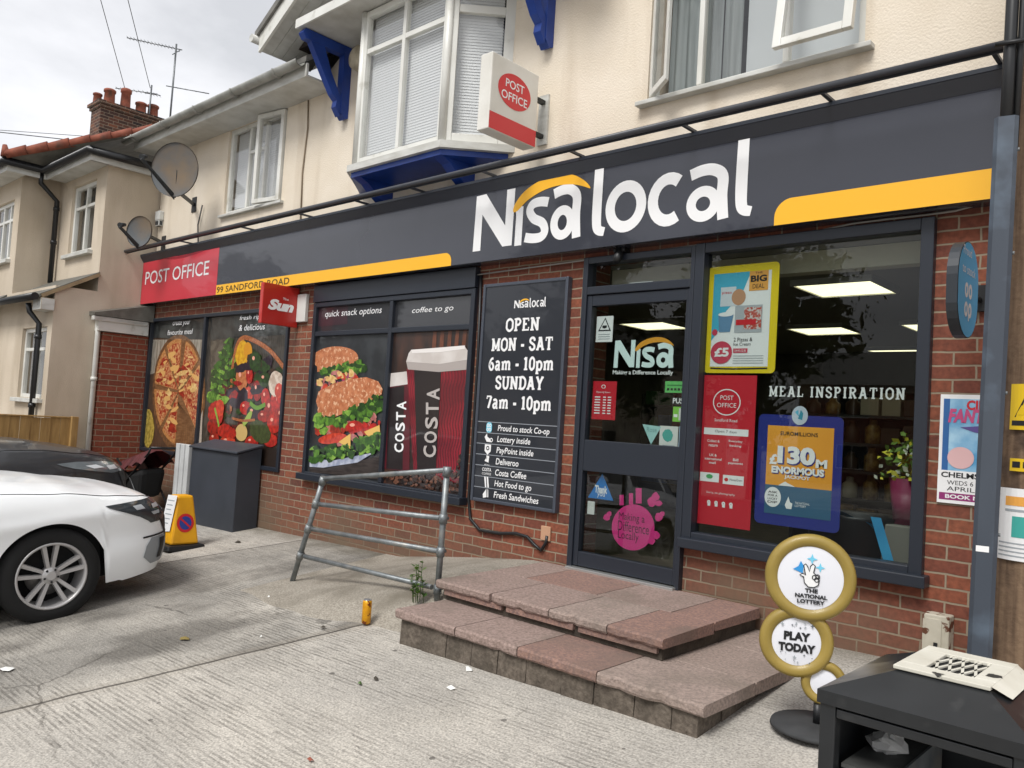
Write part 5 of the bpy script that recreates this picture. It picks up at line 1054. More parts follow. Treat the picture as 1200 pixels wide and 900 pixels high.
shelf('dark grocery shelf deep in the shop seen through the door glass', -6.3, -4.9, 4.6, 5.0, (.8, 1.15, 1.5, 1.85), (1, 2, 4, 5), 6)
mb = MB(); mb.box(-3.0, -1.6, 2.62, 2.64, 1.95, 2.32, M('dark_header', '#1d1c1b', .6)); fl = Flat(mb, (0, 2.62, 0), (1, 0, 0), (0, 0, 1), (0, -1, 0)); fl.text('welcome', -1.98, 2.04, -1.62, 2.13, M('faint_white', '#8d8c86', .6), 1)
tag(mb.build('header_board', base=(-2.3, 2.63, 1.95)), 'dark board reading welcome hanging inside the shop', 'sign board')
# display in the window: black bin with blue bag, flowers in a pink pot
t = thing('display_bin', 'black tub with a blue bag draped over it inside the big window', 'tub', (-1.92, .55, .44)); mb = MB()
mb.lathe([(.22, 0), (.24, .02), (.28, .58), (.29, .60), (.27, .59), (.25, .5)], BLACKP, (-1.92, .52, .445), seg=24); mb.build('tub', t)
mb = MB(); CB2 = noisy('blue_cloth', '#3a9fd0', '#2a86b8', 4, .7)
mb.grid([[(-2.12 + .1 * i, .30 + .01 * j + .03 * math.sin(i), 1.05 + .03 * math.sin(i * 1.2) - .001 * i - (.0 if j == 0 else .03)) for i in range(5)] for j in (0, 4, 12)], CB2); mb.grid([[(-1.73 + .012 * i + .09 * j, .27, 1.06 - .0 * i - .18 * j * 1.5) for j in range(3)] for i in (0, 2, 5)], CB2)
b_ = mb.build('blue_bag', t)
t = thing('flower_bucket', 'yellow and white flowers in a pink pot inside the right edge of the big window', 'flowers', (-1.62, .5, .9)); mb = MB()
mb.lathe([(.07, 0), (.10, .28), (.095, .27)], M('pot_pink', '#7d2448', .5), (-1.60, .50, 1.02), seg=18); mb.build('pot', t)
mb = MB(); rf_ = random.Random(9); FLW = [M('petal_yellow', '#c9c23a', .6), M('petal_white', '#d3d6c2', .6), M('stem_green', '#5e7d2f', .6), M('stem_green')]
for k in range(150):
    a = rf_.uniform(0, 6.28); q = rf_.uniform(0, .17); z = 1.29 + rf_.uniform(0, .30) * (1 - q * 2.5); p = Vector((-1.62 + q * math.cos(a), .50 + q * math.sin(a), z)); s_ = rf_.uniform(.015, .035)
    u = Vector((rf_.uniform(-1, 1), rf_.uniform(-1, 1), rf_.uniform(-1, 1))).normalized(); v = u.orthogonal().normalized(); mb.face([p - u * s_, p - v * s_ * .6, p + u * s_, p + v * s_ * .6], rf_.choice(FLW))
mb.build('blooms', t, normals=False)
mb = MB(); mb.box(-1.72, -1.40, .38, .66, .445, 1.018, M('plinth_grey', '#77746c', .7), .01); tag(mb.build('display_plinth', base=(-1.56, .5, .44)), 'pale plinth under the flower pot inside the big window', 'plinth')

# ================================================================ POSTERS AND STICKERS BEHIND THE GLASS
PY = .034
def poster(name, label, x0, x1, z0, z1, bg, y=PY, r=None, edge=None, lab='poster'):
    """thin card on the inside of the glass; local drawing plane, u/v from 0..1 of the card"""
    mb = MB(); mb.box(x0, x1, y, y + .003, z0, z1, bg) if not r else None
    W, H = x1 - x0, z1 - z0; fl = Flat(mb, (x0, y - .0002, z0), (1, 0, 0), (0, 0, 1), (0, -1, 0), map=lambda a, b: (a * W, b * H), step=.0008)
    if r: mb.prism([(x0 + W / 2 + sx * (W / 2 - r) + r * math.cos(R(t)), z0 + H / 2 + sz * (H / 2 - r) + r * math.sin(R(t))) for sx, sz, t0 in ((1, 1, 0), (-1, 1, 90), (-1, -1, 180), (1, -1, 270)) for t in range(t0, t0 + 91, 18)], lambda x, z: (x, y, z), lambda x, z: (x, y + .004, z), bg)
    return mb, fl, W, H
def fin(mb, name, label, x0, x1, z0, y=PY, cat='poster'):
    return tag(mb.build(name, base=((x0 + x1) / 2, y, z0)), label, cat)
PCY = M('print_cyan', '#46a9c6', .5); PMAG = M('print_magenta', '#c23a52', .5); PNAVY = M('print_navy', '#1f2a7c', .4, coat=.4); POR = noisy('print_orange', '#e6a136', '#dd9328', 2, .5); PBLU2 = M('print_slate_blue', '#2c5a78', .5); PPIX = noisy('print_frozen_food', '#c9c3c0', '#b5483a', 60, .5, lo=.45, hi=.55); PGREY = M('print_grey', '#9aa0a4', .6)
# yellow-edged offer poster
x0, z0 = F(826, 437, PY); x1, z1_ = F(914, 306, PY); x0 -= .01
YB = M('poster_yellow', '#e3c81a', .4, coat=.3); mb, fl, W, H = poster('', '', x0, x1, z0, z1_, YB, r=.03)
fl.rect(.09, .06, .90, .93, P_WHITE, 1); fl.poly([(.09, .52), (.28, .57), (.5, .72), (.62, .93), (.09, .93)], PCY, 2); fl.poly([(.09, .30), (.2, .4), (.30, .6), (.09, .56)], PCY, 2.1)
fl.rect(.60, .75, .86, .93, M('print_amber', '#e0a04a', .5), 3); fl.text('BIG', .62, .83, .84, .89, P_BLK, 4, bold=.04); fl.text('DEAL', .65, .77, .81, .81, P_BLK, 4); fl.text('THE', .68, .905, .78, .92, P_BLK, 4)
fl.rect(.20, .62, .42, .80, M('print_pack_white', '#c9ced4', .5), 3); fl.ell(.46, .70, .10, .075, M('print_pizza', '#b98a6a', .5), 3.5, n=20); fl.text('pizza', .22, .73, .36, .76, P_RED, 4); fl.rect(.42, .37, .80, .62, M('print_pack_grey', '#a9adb2', .5), 4); fl.rect(.55, .40, .79, .60, PPIX, 5); fl.rect(.44, .44, .72, .49, P_RED, 6); fl.poly([(.20, .38), (.36, .38), (.40, .54), (.18, .55)], M('print_tub', '#5f86a8', .5), 4); fl.ell(.29, .545, .11, .02, P_WHITE, 5); fl.ell(.14, .38, .04, .03, PMAG, 4)
fl.ell(.25, .19, .155, .105, PMAG, 5, n=30); fl.text('£5', .15, .15, .36, .235, P_WHITE, 6, bold=.04); fl.text('2 Pizzas &', .42, .29, .68, .325, P_BLK, 4); fl.text('Ice Cream', .42, .25, .66, .28, P_BLK, 4); fl.rect(.42, .185, .62, .225, PMAG, 4); fl.text('SAVE £2.50', .44, .195, .60, .215, P_WHITE, 5)
for i in range(4): fl.rect(.42, .155 - i * .022, .84, .160 - i * .022, PGREY, 4)
fl.ribbon([(.10, .045), (.4, .038), (.9, .044)], .01, P_BLK, 1.5); fin(mb, 'offer_poster', 'yellow edged poster with a red £5 spot at the top left of the big window', x0, x1, z0)
# red post office poster
x0, z0 = F(812, 612, PY); x1, z1_ = F(885, 440, PY); x1 = F(883, 530, PY)[0]; PR = M('poster_red', '#c01a2c', .45)
mb, fl, W, H = poster('', '', x0, x1, z0, z1_, PR)
fl.ring(.5, .83, .22 * W, .075 * H, .008, P_WHITE, 1, 30) if False else fl.ribbon([(.5 + .235 * math.cos(R(t)), .82 + .085 * math.sin(R(t))) for t in range(0, 360, 12)], .007, P_WHITE, 1, closed=True, sm=False)
fl.text('POST', .385, .835, .615, .865, P_WHITE, 1); fl.text('OFFICE', .33, .785, .67, .815, P_WHITE, 1); fl.text('Sandford Road', .30, .69, .70, .71, P_WHITE, 1); fl.rect(.12, .60, .90, .645, P_WHITE, 1); fl.text('Open 7 days', .32, .612, .70, .634, P_BLK, 2)
for t_, x_, z_, w_ in (('Collect &', .19, .55, .22), ('return', .22, .52, .16), ('Everyday', .57, .555, .24), ('banking', .59, .525, .2), ('UK &', .24, .455, .13), ('international', .16, .43, .30), ('mail', .24, .405, .12), ('Bill', .66, .435, .09), ('payments', .58, .41, .25)): fl.text(t_, x_, z_, x_ + w_, z_ + .017, P_WHITE, 1, bold=.01)
fl.rect(.09, .285, .43, .345, P_WHITE, 1); fl.rect(.50, .28, .86, .34, P_WHITE, 1); fl.ell(.26, .32, .06, .015, M('print_green', '#3f9a5a', .5), 2); fl.text('MoneyGram', .62, .30, .83, .32, P_BLK, 2); fl.ell(.56, .31, .035, .012, P_RED, 2)
fl.text('Sorry, no photography', .22, .205, .72, .222, P_WHITE, 1)
for i, cx in enumerate((.27, .40, .53, .66)): fl.ring((cx) , .15, .02, .008, .01, P_WHITE, 1, 12); fl.rect(cx - .02, .125, cx + .03, .145, P_WHITE, 1.4)
fin(mb, 'post_office_poster', 'tall red post office poster at the left edge of the big window', x0, x1, z0)
# blue lottery poster
x0, z0 = F(885, 612, PY); x1, z1_ = F(988, 489, PY); x0 = F(886, 560, PY)[0]; x1 = F(986, 560, PY)[0]
mb, fl, W, H = poster('', '', x0, x1, z0, z1_, PNAVY, r=.035)
fl.rect(.12, .10, .90, .90, POR, 1); fl.rect(.12, .10, .90, .36, PBLU2, 2); fl.poly([(.12, .36), (.9, .36), (.9, .33), (.60, .40), (.35, .42), (.25, .41)], POR, 2.4) if False else fl.poly([(.28, .36), (.48, .36), (.40, .385), (.36, .40)], P_WHITE, 3)
fl.text('EUROMILLIONS', .28, .815, .72, .85, P_BLK, 3, bold=.015); fl.text('£', .16, .545, .255, .64, P_WHITE, 5, bold=.05); fl.text('130', .255, .56, .70, .72, P_WHITE, 5, bold=.05); fl.text('M', .71, .545, .84, .62, P_WHITE, 5, bold=.05); fl.text('130', .265, .548, .71, .71, PNAVY, 4, bold=.07)
fl.text('ENORMOUS', .19, .47, .81, .535, P_WHITE, 5, bold=.05); fl.text('ENORMOUS', .20, .462, .82, .528, PNAVY, 4, bold=.06); fl.text('JACKPOT', .35, .42, .65, .46, P_WHITE, 5, bold=.03)
fl.ell(.22, .25, .10, .09, P_WHITE, 4, n=26); [fl.text(t_, .16, .285 - i * .03, .28, .305 - i * .03, P_BLK, 5, bold=.02) for i, t_ in enumerate(('ASK', 'FOR A', 'LUCKY', 'DIP'))]
fl.poly([(.37, .19), (.41, .27), (.43, .22), (.46, .21), (.45, .16), (.39, .16)], P_WHITE, 4); fl.text('THE NATIONAL', .49, .21, .66, .23, P_WHITE, 4); fl.text('LOTTERY', .49, .185, .62, .205, P_WHITE, 4)
cx = .5; fl.ell(cx, 1.0, .095, .085, M('print_disc_white', '#b9c3cf', .5), 3, n=28); fl.poly([(cx - .06, 1.03), (cx - .02, 1.05), (cx - .01, .99)], PCY, 4); fl.poly([(cx + .01, 1.05), (cx + .04, 1.02), (cx + .03, .96), (cx - .02, .97)], M('print_teal', '#2c8aa0', .5), 4)
fin(mb, 'lottery_poster', 'blue framed orange jackpot poster in the middle of the big window', x0, x1, z0)
# window lettering
mb = MB(); fl = facade_flat(mb, PY); pass
x0, z0 = F(901, 467, PY); x1, z1_ = F(1061, 454, PY); zc = F(980, 460, PY)[1]; slab_line(fl, 'MEAL INSPIRATION', x0, zc - .033, x1 - x0, .066, P_WHITE, .17, 1, .22)
for i in range(28):
    pass
tag(mb.build('window_lettering', base=(x0, PY, z0)), 'white letters reading meal inspiration across the big window', 'lettering')
DY = .012
def dposter(px0, py1, px1, py0, bg, y=DY, r=None): # lower-left and upper-right pixels
    x0, z0 = F(px0, py1, y); x1, z1_ = F(px1, py0, y); mb, fl, W, H = poster('', '', x0, x1, z0, z1_, bg, y=y, r=r); return mb, fl, x0, x1, z0
mb, fl, x0, x1, z0 = dposter(698, 401, 719, 370, P_WHITE); fl.poly([(.12, .42), (.9, .42), (.52, .95)], P_BLK, 1); fl.poly([(.22, .47), (.80, .47), (.52, .87)], P_WHITE, 2); fl.ell(.51, .58, .14, .06, P_BLK, 3); fl.rect(.38, .58, .64, .64, P_BLK, 3.3)
for i in range(3): fl.rect(.15, .28 - i * .09, .85, .31 - i * .09, PGREY, 1)
fin(mb, 'cctv_notice', 'small white warning notice with a black triangle at the top left of the door', x0, x1, z0, DY, 'notice')
mb, fl, x0, x1, z0 = dposter(693, 491, 723, 447, PR); fl.text('Opening hours', .15, .68, .75, .74, P_WHITE, 1); fl.ring(.02, .09, .012, .012, .003, P_WHITE, 1, 14) if False else fl.ell(.45, .86, .09, .05, P_WHITE, 1); fl.ell(.45, .86, .06, .035, PR, 2)
for i in range(7):
    fl.rect(.10, .57 - i * .07, .34, .60 - i * .07, P_WHITE, 1); fl.rect(.46, .57 - i * .07, .58, .60 - i * .07, P_WHITE, 1); fl.rect(.66, .57 - i * .07, .80, .60 - i * .07, P_WHITE, 1)
fin(mb, 'opening_hours_notice', 'small red post office notice on the left of the door glass', x0, x1, z0, DY, 'notice')
mb = MB(); fl = facade_flat(mb, DY); x0, z0 = F(719, 431, DY); TW = M('vinyl_tint_white', '#d3e6e4', .5)
k = (F(789, 431, DY)[0] - x0)
for ch_, a, b, h, w in (('N', 0, .36, .40, .085), ('i', .38, .455, .27, .075), ('s', .475, .70, .30, .078), ('a', .72, 1.0, .35, .078)): glyph(fl, ch_, x0 + a * k, z0, x0 + b * k, z0 + h * k, TW, 1, w=w * k)
swoosh(fl, x0 + .36 * k, z0 + .235 * k, k * .80, P_YEL2, 1); fl.text('Making a Difference Locally', 718, 440, 789, 434, P_WHITE, 1, bold=.02)
tag(mb.build('door_lettering', base=(x0, DY, z0)), 'pale shop name with a yellow brush stroke on the upper door glass', 'lettering')
GN = M('print_bright_green', '#5fb863', .5)
for lb, a, b, c_, d, col, tx in (('green pull sticker on the right of the door glass', 779, 460, 806, 447, GN, None), ('push sticker with white letters on the door glass', 788, 474, 806, 466, P_BLK, 'PUSH'), ('square green and white sticker below the push sticker', 788, 494, 803, 477, M('print_lime', '#7cc242', .5), None)):
    mb, fl, x0, x1, z0 = dposter(a, b, c_, d, col); 
    if tx: fl.text(tx, .02, .15, .98, .9, P_WHITE, 1, bold=.02)
    elif col is GN: [fl.rect(.1 + i * .16, .2, .2 + i * .16, .4, P_BLK, 1) for i in range(5)]; fl.rect(.1, .6, .9, .7, M('print_dark_green', '#2a7a3a', .5), 1)
    else: fl.rect(.5, .1, .95, .9, P_CREAM, 1); fl.rect(.08, .3, .4, .5, P_WHITE, 1)
    fin(mb, 'door_sticker', lb, x0, x1, z0, DY, 'sticker')
TEAL = M('print_pale_teal', '#9cc8c6', .5)
mb = MB(); fl = facade_flat(mb, DY); fl.poly([(753, 497), (775, 500), (763, 521)], TEAL, 1); fl.text('Rose', 758, 506, 770, 501, M('print_dull_teal', '#6a9a98', .5), 2); x0, z0 = F(763, 521, DY); tag(mb.build('door_sticker', base=(x0, DY, z0)), 'pale downward triangle sticker on the lower door glass', 'sticker')
mb, fl, x0, x1, z0 = dposter(772, 525, 795, 500, P_CREAM); fl.ell(.45, .58, .28, .28, M('print_teal2', '#3fa096', .5), 1, wob=.08); fl.rect(.2, .08, .85, .16, PGREY, 1); fin(mb, 'door_sticker', 'white square sticker with a teal blot beside the triangle sticker', x0, x1, z0, DY, 'sticker')
mb, fl, x0, x1, z0 = dposter(795, 524, 803, 500, M('print_sky', '#b8cfe4', .5)); fl.rect(.1, .35, .9, .75, M('print_royal', '#2a55a8', .5), 1); fin(mb, 'door_sticker', 'narrow blue and white sticker at the right edge of the door glass', x0, x1, z0, DY, 'sticker')
mb = MB(); fl = facade_flat(mb, DY); fl.poly([(689, 583), (719, 587), (706, 555)], M('print_mid_blue', '#2272b8', .5), 1); fl.text('Thank', 697, 577, 712, 570, P_WHITE, 2, bold=.03); fl.text('you', 700, 583, 709, 578, P_WHITE, 2); x0, z0 = F(705, 584, DY); tag(mb.build('door_sticker', base=(x0, DY, z0)), 'blue upright triangle sticker on the bottom door panel', 'sticker')
mb, fl, x0, x1, z0 = dposter(688, 602, 697, 588, P_CREAM); fin(mb, 'door_sticker', 'tiny white label under the blue triangle sticker', x0, x1, z0, DY, 'sticker')
mb = MB(); fl = facade_flat(mb, DY); PK_ = M('print_hot_pink', '#c52a78', .5)
fl.ell(742, 618, 25, 27, PK_, 1, n=40); 
for (a, b, c_, d) in ((726, 592, 731, 580), (737, 591, 742, 578), (745, 590, 752, 572)): fl.poly([(a, b), (c_, b), (c_, d), (a, d)], PK_, .5 + (c_ % 3) * .2)
for (a, b, r_) in ((764, 588, 6), (768, 582, 5), (772, 590, 4), (772, 606, 5), (776, 602, 3), (711, 606, 4), (714, 602, 3), (769, 627, 5), (764, 634, 4)): fl.ell(a, b, r_, r_, PK_, .6 + r_ * .1 + (a % 5) * .13, n=9, wob=.2)
PD = M('print_plum', '#4a1230', .5); fl.text('Making a', 725, 611, 756, 604, PD, 2); fl.text('Difference', 724, 621, 761, 615, PD, 2); fl.text('Locally', 724, 633, 749, 625, PD, 2)
x0, z0 = F(742, 645, DY); tag(mb.build('door_sticker', base=(x0, DY, z0)), 'round pink slogan sticker with little houses and trees around it on the bottom door panel', 'sticker')
mb, fl, x0, x1, z0 = dposter(737, 342, 765, 329, P_CREAM, y=.04); fin(mb, 'paper_notice', 'blank white card in the glass above the door', x0, x1, z0, .04, 'notice')
# circus poster on the brick
x0, z0 = F(1098, 592, -.006); x1 = x0 + .34; z1_ = F(1100, 462, -.006)[1]; z0 = F(1098, 588, -.006)[1]
mb, fl, W, H = poster('', '', x0, x1, z0, z1_, P_WHITE, y=-.01)
fl.rect(.05, .30, .95, .96, noisy('print_sky_blue', '#3f8fc0', '#a9cfe4', 6, .5), 1); fl.rect(.05, .30, .14, .96, M('print_border_blue', '#2a5f9a', .5), 2); fl.text('CIRCUS', .38, .86, .98, .95, P_RED, 3, bold=.04); fl.text('FANTASIA', .12, .74, 1.02, .87, M('print_candy', '#c04a7a', .5), 3.6, bold=.05, shear=.2)
fl.poly([(.3, .70), (.9, .74), (.92, .62), (.5, .66)], M('print_violet', '#5a4a8a', .5), 4); fl.ell(.32, .42, .19, .10, M('print_peach', '#d8b0b0', .5), 4); fl.ell(.72, .42, .17, .09, M('print_peach2', '#c99ab0', .5), 4.5); fl.rect(.0, .0, 1, .30, P_WHITE, 5); fl.text('CHELMSFORD', .05, .235, .98, .285, P_BLK, 6, bold=.03)
fl.text('WEDS 6 - SUN 10', .14, .17, .95, .21, P_BLK, 6); fl.text('APRIL 2PM', .14, .115, .85, .155, P_BLK, 6); fl.rect(.03, .03, .97, .095, M('print_purple', '#8a2a6a', .5), 6); fl.text('BOOK NOW', .12, .045, .85, .082, P_WHITE, 7, bold=.03)
fin(mb, 'circus_poster', 'blue and pink circus poster on the brick right of the big window', x0, x1, z0, -.01)

# ================================================================ CARS (parked nose-in)
def interp(tab, x):
    if x >= tab[0][0]: return tab[0][1]
    for (a, va), (b, vb) in zip(tab, tab[1:]):
        if x >= b:
            t = (a - x) / (a - b); t = t * t * (3 - 2 * t) * .5 + t * .5; return va + (vb - va) * t
    return tab[-1][1]
def car(label, loc, paint, scale=1.0, lamp_pts=None, rimm=None, style=0):
    root = thing('parked_car', label, 'car', loc, local=True); root.rotation_euler = (math.atan(.117), -math.atan(.025) * 0, 0); root.scale = (scale,) * 3
    TYRE = M('tyre_rubber', '#121212', .85); DARK = M('car_dark_trim', '#0d0e0f', .5); RIM = rimm; WELL = M('wheel_well', '#060606', .9)
    half = [(0, .975), (.28, .965), (.52, .935), (.69, .875), (.79, .77), (.85, .60), (.880, .36), (.897, .1), (.905, -.15), (.907, -.8), (.907, -1.6), (.905, -2.4), (.89, -2.8), (.86, -3.1), (.78, -3.32), (.6, -3.42), (.3, -3.46), (0, -3.47)]
    cur = smooth(half, 14); seg = [0]
    for a, b in zip(cur, cur[1:]): seg.append(seg[-1] + math.hypot(a[0] - b[0], a[1] - b[1]))
    n = 230; P = []; j = 0
    for i in range(n + 1):
        d = seg[-1] * i / n
        while j < len(seg) - 2 and seg[j + 1] < d: j += 1
        t = (d - seg[j]) / (seg[j + 1] - seg[j] + 1e-9); P.append(Vector((cur[j][0] + (cur[j+1][0] - cur[j][0]) * t, cur[j][1] + (cur[j+1][1] - cur[j][1]) * t, 0)))
    Nn = []
    for i in range(n + 1):
        d = P[min(i + 1, n)] - P[max(i - 1, 0)]; Nn.append(Vector((-d.y, d.x, 0)).normalized() * -1)
    for i in range(n + 1):
        if Nn[i].dot(P[i] - Vector((0, -1.3, 0))) < 0: Nn[i] = -Nn[i]
    Nn[0] = Vector((0, 1, 0)); Nn[n] = Vector((0, -1, 0))
    ZS = [(.975, .70), (.85, .74), (.68, .775), (.45, .81), (.1, .875), (-.3, .925), (-.6, .95), (-1.4, .965), (-2.6, .99), (-3.2, .98), (-3.47, .93)]
    if style == 1: ZS = [(.975, .70), (.85, .755), (.68, .81), (.45, .86), (.1, .925), (-.2, .955), (-.6, .965), (-1.4, .97), (-2.6, .99), (-3.2, .98), (-3.47, .93)]
    ra = .37; axles = (0, -2.63)
    def zs(y): return interp(ZS, y)
    def zb(y):
        z = .185 if y > .35 or y < -3.05 else .20
        if y > .5: z = .175 + (y - .5) * .06
        for a in axles:
            if abs(y - a) < ra: z = max(z, .325 + math.sqrt(ra * ra - (y - a) ** 2) * .985)
        return z
    def inset(z, top, front):
        v = 0
        if z < .42: v += (.42 - z) ** 2 * (.9 + front * .6)
        q = max(0, z - (top - .16)) / .16; v += .055 * q * q * (1 + front * 1.2)
        v -= .012 * math.exp(-((z - .70) / .05) ** 2) * (1 - front); v += .010 * math.exp(-((z - .52) / .07) ** 2) * (1 - front)
        return v
    def surf(i, z):
        f = max(0, Nn[i].y); return P[i] - Nn[i] * inset(z, zs(P[i].y), f * f) + Vector((0, 0, z))
    m_ = 22; body = MB()
    for sg in (1, -1):
        rows = []
        for i in range(n + 1):
            a, b = zb(P[i].y), zs(P[i].y); r = []
            for k in range(m_ + 1): q = surf(i, a + (b - a) * k / m_); r.append((q.x * sg, q.y, q.z))
            rows.append(r)
        body.grid(rows, paint)
    # bonnet and tail lid: rows from side to side
    yc = -.62 if style == 0 else -.24
    def lid(i): return surf(i, zs(P[i].y))
    rows = []
    for i in range(2, n + 1):
        q = lid(i)
        if q.y < yc: break
        w = abs(q.x); cr_ = .035 + .065 * min(1, max(0, (.8 - q.y) / 1.3)); r = []
        for k in range(21):
            x = w * (1 - 2 * k / 20); u = abs(x) / w; rise = cr_ * (1 - u ** 2.6)
            r.append((x, q.y + .0 , q.z + rise + .012 * math.exp(-((u - .68) / .07) ** 2) * min(1, max(0, (.75 - q.y)))))
        rows.append(r)
    body.grid(rows, paint)
    body.grid([[tuple(lid(k) if s > 0 else Vector((-lid(k).x, lid(k).y, lid(k).z))) for s, k in ((1, 0), (1, 1), (1, 2))], [(0, lid(0).y, lid(0).z), (0, lid(1).y, lid(1).z + .02), (0, lid(2).y, lid(2).z + .035)], [tuple(Vector((-lid(k).x, lid(k).y, lid(k).z))) for k in (0, 1, 2)]], paint)
    bmesh.ops.remove_doubles(body.bm, verts=body.bm.verts, dist=.0015)
    bo = body.build('body', root)
    # greenhouse
    gh = MB(); GL = M('car_glass', '#0b0f11', .05, coat=1); secs = [(-.60, .96, .80, .965, .78), (-.95, .965, .80, 1.17, .68), (-1.35, .97, .80, 1.37, .58), (-1.8, .975, .80, 1.42, .56), (-2.3, .985, .80, 1.42, .55), (-2.75, .99, .78, 1.36, .53), (-3.1, .985, .72, 1.20, .56), (-3.33, .98, .66, 1.0, .62)]
    if style == 1: secs = [(-.22, .955, .80, .97, .78), (-.58, .965, .80, 1.18, .69), (-1.02, .97, .80, 1.38, .59)] + secs[3:]
    def at(t, k): a, b = secs[int(t)], secs[min(int(t) + 1, len(secs) - 1)]; f = t - int(t); return a[k] + (b[k] - a[k]) * f
    N_ = 28; rows = []
    for i in range(N_ + 1):
        t = (len(secs) - 1) * i / N_ * .99999; y, z0, w0, z1, w1 = [at(t, k) for k in range(5)]; r = []
        for k in range(9): a = k / 8; r.append((w0 + (w1 - w0) * a, y, z0 + (z1 - z0) * (a ** .92)))
        for k in range(1, 13): u = k / 12; x = w1 * (1 - 2 * u); r.append((x, y, z1 + .035 * (1 - (1 - 2 * u) ** 2)))
        for k in range(1, 9): a = 1 - k / 8; r.append((-(w0 + (w1 - w0) * a), y, z0 + (z1 - z0) * (a ** .92)))
        rows.append(r)
    k_g = gh.mi(GL); k_p = gh.mi(paint); V_ = [[gh.bm.verts.new(p) for p in r] for r in rows]
    for i in range(N_):
        yy = rows[i][0][1]
        for j in range(len(rows[0]) - 1):
            f = gh.bm.faces.new((V_[i][j], V_[i][j+1], V_[i+1][j+1], V_[i+1][j])); f.smooth = True
            side = j < 8 or j >= 20; roof = 8 <= j < 20
            if roof: f.material_index = k_g if (secs[2][0] + .05 < yy or yy < -2.85) and 8 < j < 19 else k_p
            else:
                jj = j if j < 8 else 27 - j; f.material_index = k_p if jj >= 7 or jj == 0 or abs(yy + 1.75) < .06 or abs(yy + 2.75) < .08 or yy > secs[1][0] + .05 else k_g
    gh.build('cabin', root)
    # mirror
    for sg in (1, -1):
        mm = MB(); mm.lathe([(.01, 0), (.07, .02), (.085, .07), (.07, .12), (.02, .14)], paint, (sg * .87, -.98 if style == 0 else -.62, 1.02), (sg, .15, 0), 14); mm.build('wing_mirror', root)
    # decals conforming to the body skin
    def idx(y): return min(range(0, n // 2), key=lambda i: abs(P[i].y - y))
    def patch(mb, bands, m, off=.004, sg=1, sub=10):
        """bands: (z, y_back, y_front) from top to bottom; mapped by distance along the outline"""
        rows = []
        for (za, a0, a1), (zb_, b0, b1) in zip(bands, bands[1:]):
            for q in range(4):
                t = q / 4; z = za + (zb_ - za) * t; y0, y1 = a0 + (b0 - a0) * t, a1 + (b1 - a1) * t; rows.append((z, y0, y1))
        rows.append(bands[-1]); g = []
        for z, i0, i1 in rows:
            r = []
            for k in range(sub + 1):
                ii = i0 + (i1 - i0) * k / sub; a = int(ii); f = ii - a; p = surf(a, z).lerp(surf(min(a + 1, n), z), f) + Nn[a].lerp(Nn[min(a + 1, n)], f) * off; r.append((p.x * sg, p.y, p.z))
            g.append(r)
        mb.grid(g, m)
    LENS = M('headlamp_lens', '#33383c', .12, coat=.6); CHR = M('headlamp_chrome', '#b9bec2', .3, metal=.2); GRL = M('gill_grey', '#8d9194', .5)
    I = lambda y: idx(y)
    ds = seg[-1] / n
    for sg in (1, -1):
        if style == 0:
            bands = [(.755, I(.38), I(.90)), (.735, I(.39), I(.915)), (.68, I(.52), I(.92)), (.645, I(.60), I(.92)), (.635, I(.62), I(.88)), (.59, I(.69), I(.865)), (.57, I(.72), I(.85))]
            lm = MB(); patch(lm, bands, LENS, .005, sg); h = lm.build('headlight', root)
            for b3 in ([(.725, I(.58), I(.66)), (.69, I(.60), I(.68))], [(.71, I(.74), I(.82)), (.68, I(.75), I(.83))], [(.655, I(.72), I(.80)), (.63, I(.74), I(.80))]): lm = MB(); patch(lm, b3, CHR, .008, sg, 4); lm.build('lamp_reflector', h)
            vm = MB(); patch(vm, [(.475, I(.66), I(.90)), (.462, I(.66), I(.90))], DARK, .007, sg); patch(vm, [(.455, I(.71), I(.86)), (.40, I(.68), I(.88)), (.32, I(.64), I(.88)), (.255, I(.72), I(.84))], GRL, .006, sg); v_ = vm.build('bumper_gill', root)
            vm = MB(); patch(vm, [(.44, I(.79), I(.845)), (.37, I(.78), I(.83)), (.29, I(.77), I(.80))], DARK, .014, sg, 5); vm.build('gill_slot', v_)
        else:
            bands = [(.80 - .0, I(.20), I(.38)), (.775, I(.24), I(.62)), (.74, I(.35), I(.78)), (.69, I(.55), I(.83)), (.655, I(.70), I(.84))]
            lm = MB(); patch(lm, bands, M('headlamp_clear', '#8f979b', .1, metal=.4, coat=1), .005, sg); h = lm.build('headlight', root)
            for b3 in ([(.755, I(.46), I(.56)), (.72, I(.52), I(.62))], [(.73, I(.66), I(.74)), (.69, I(.68), I(.76))]): lm = MB(); patch(lm, b3, M('lamp_white', '#dadfe2', .2), .009, sg, 4); lm.build('lamp_reflector', h)
            vm = MB(); patch(vm, [(.45, I(.64), I(.80)), (.30, I(.66), I(.80))], DARK, .006, sg); vm.build('fog_lamp_recess', root)
    gm = MB()
    for sg in (1, -1): patch(gm, [(.66, 34, 0), (.50, 30, 0), (.34, 26, 0), (.28, 24, 0)], DARK, .006, sg, 12)
    bmesh.ops.remove_doubles(gm.bm, verts=gm.bm.verts, dist=.001); gr_ = gm.build('grille', root)
    pm = MB(); pm.box(-.26, .26, .985, .995, .40, .51, M('number_plate_white', '#d8d8d2', .5), .003); pm.build('number_plate', root)
    # shut line of the bonnet
    for sg in (1, -1):
        sm = MB(); pts = []
        for i in range(30, 120):
            q = lid(i)
            if q.y < yc or q.y > .75: continue
            pts.append((q.x * sg * .985, q.y, q.z + .0055))
        sm.tube(pts, .0028, DARK, 4); sm.build('bonnet_seam', bo)
    wl = MB()
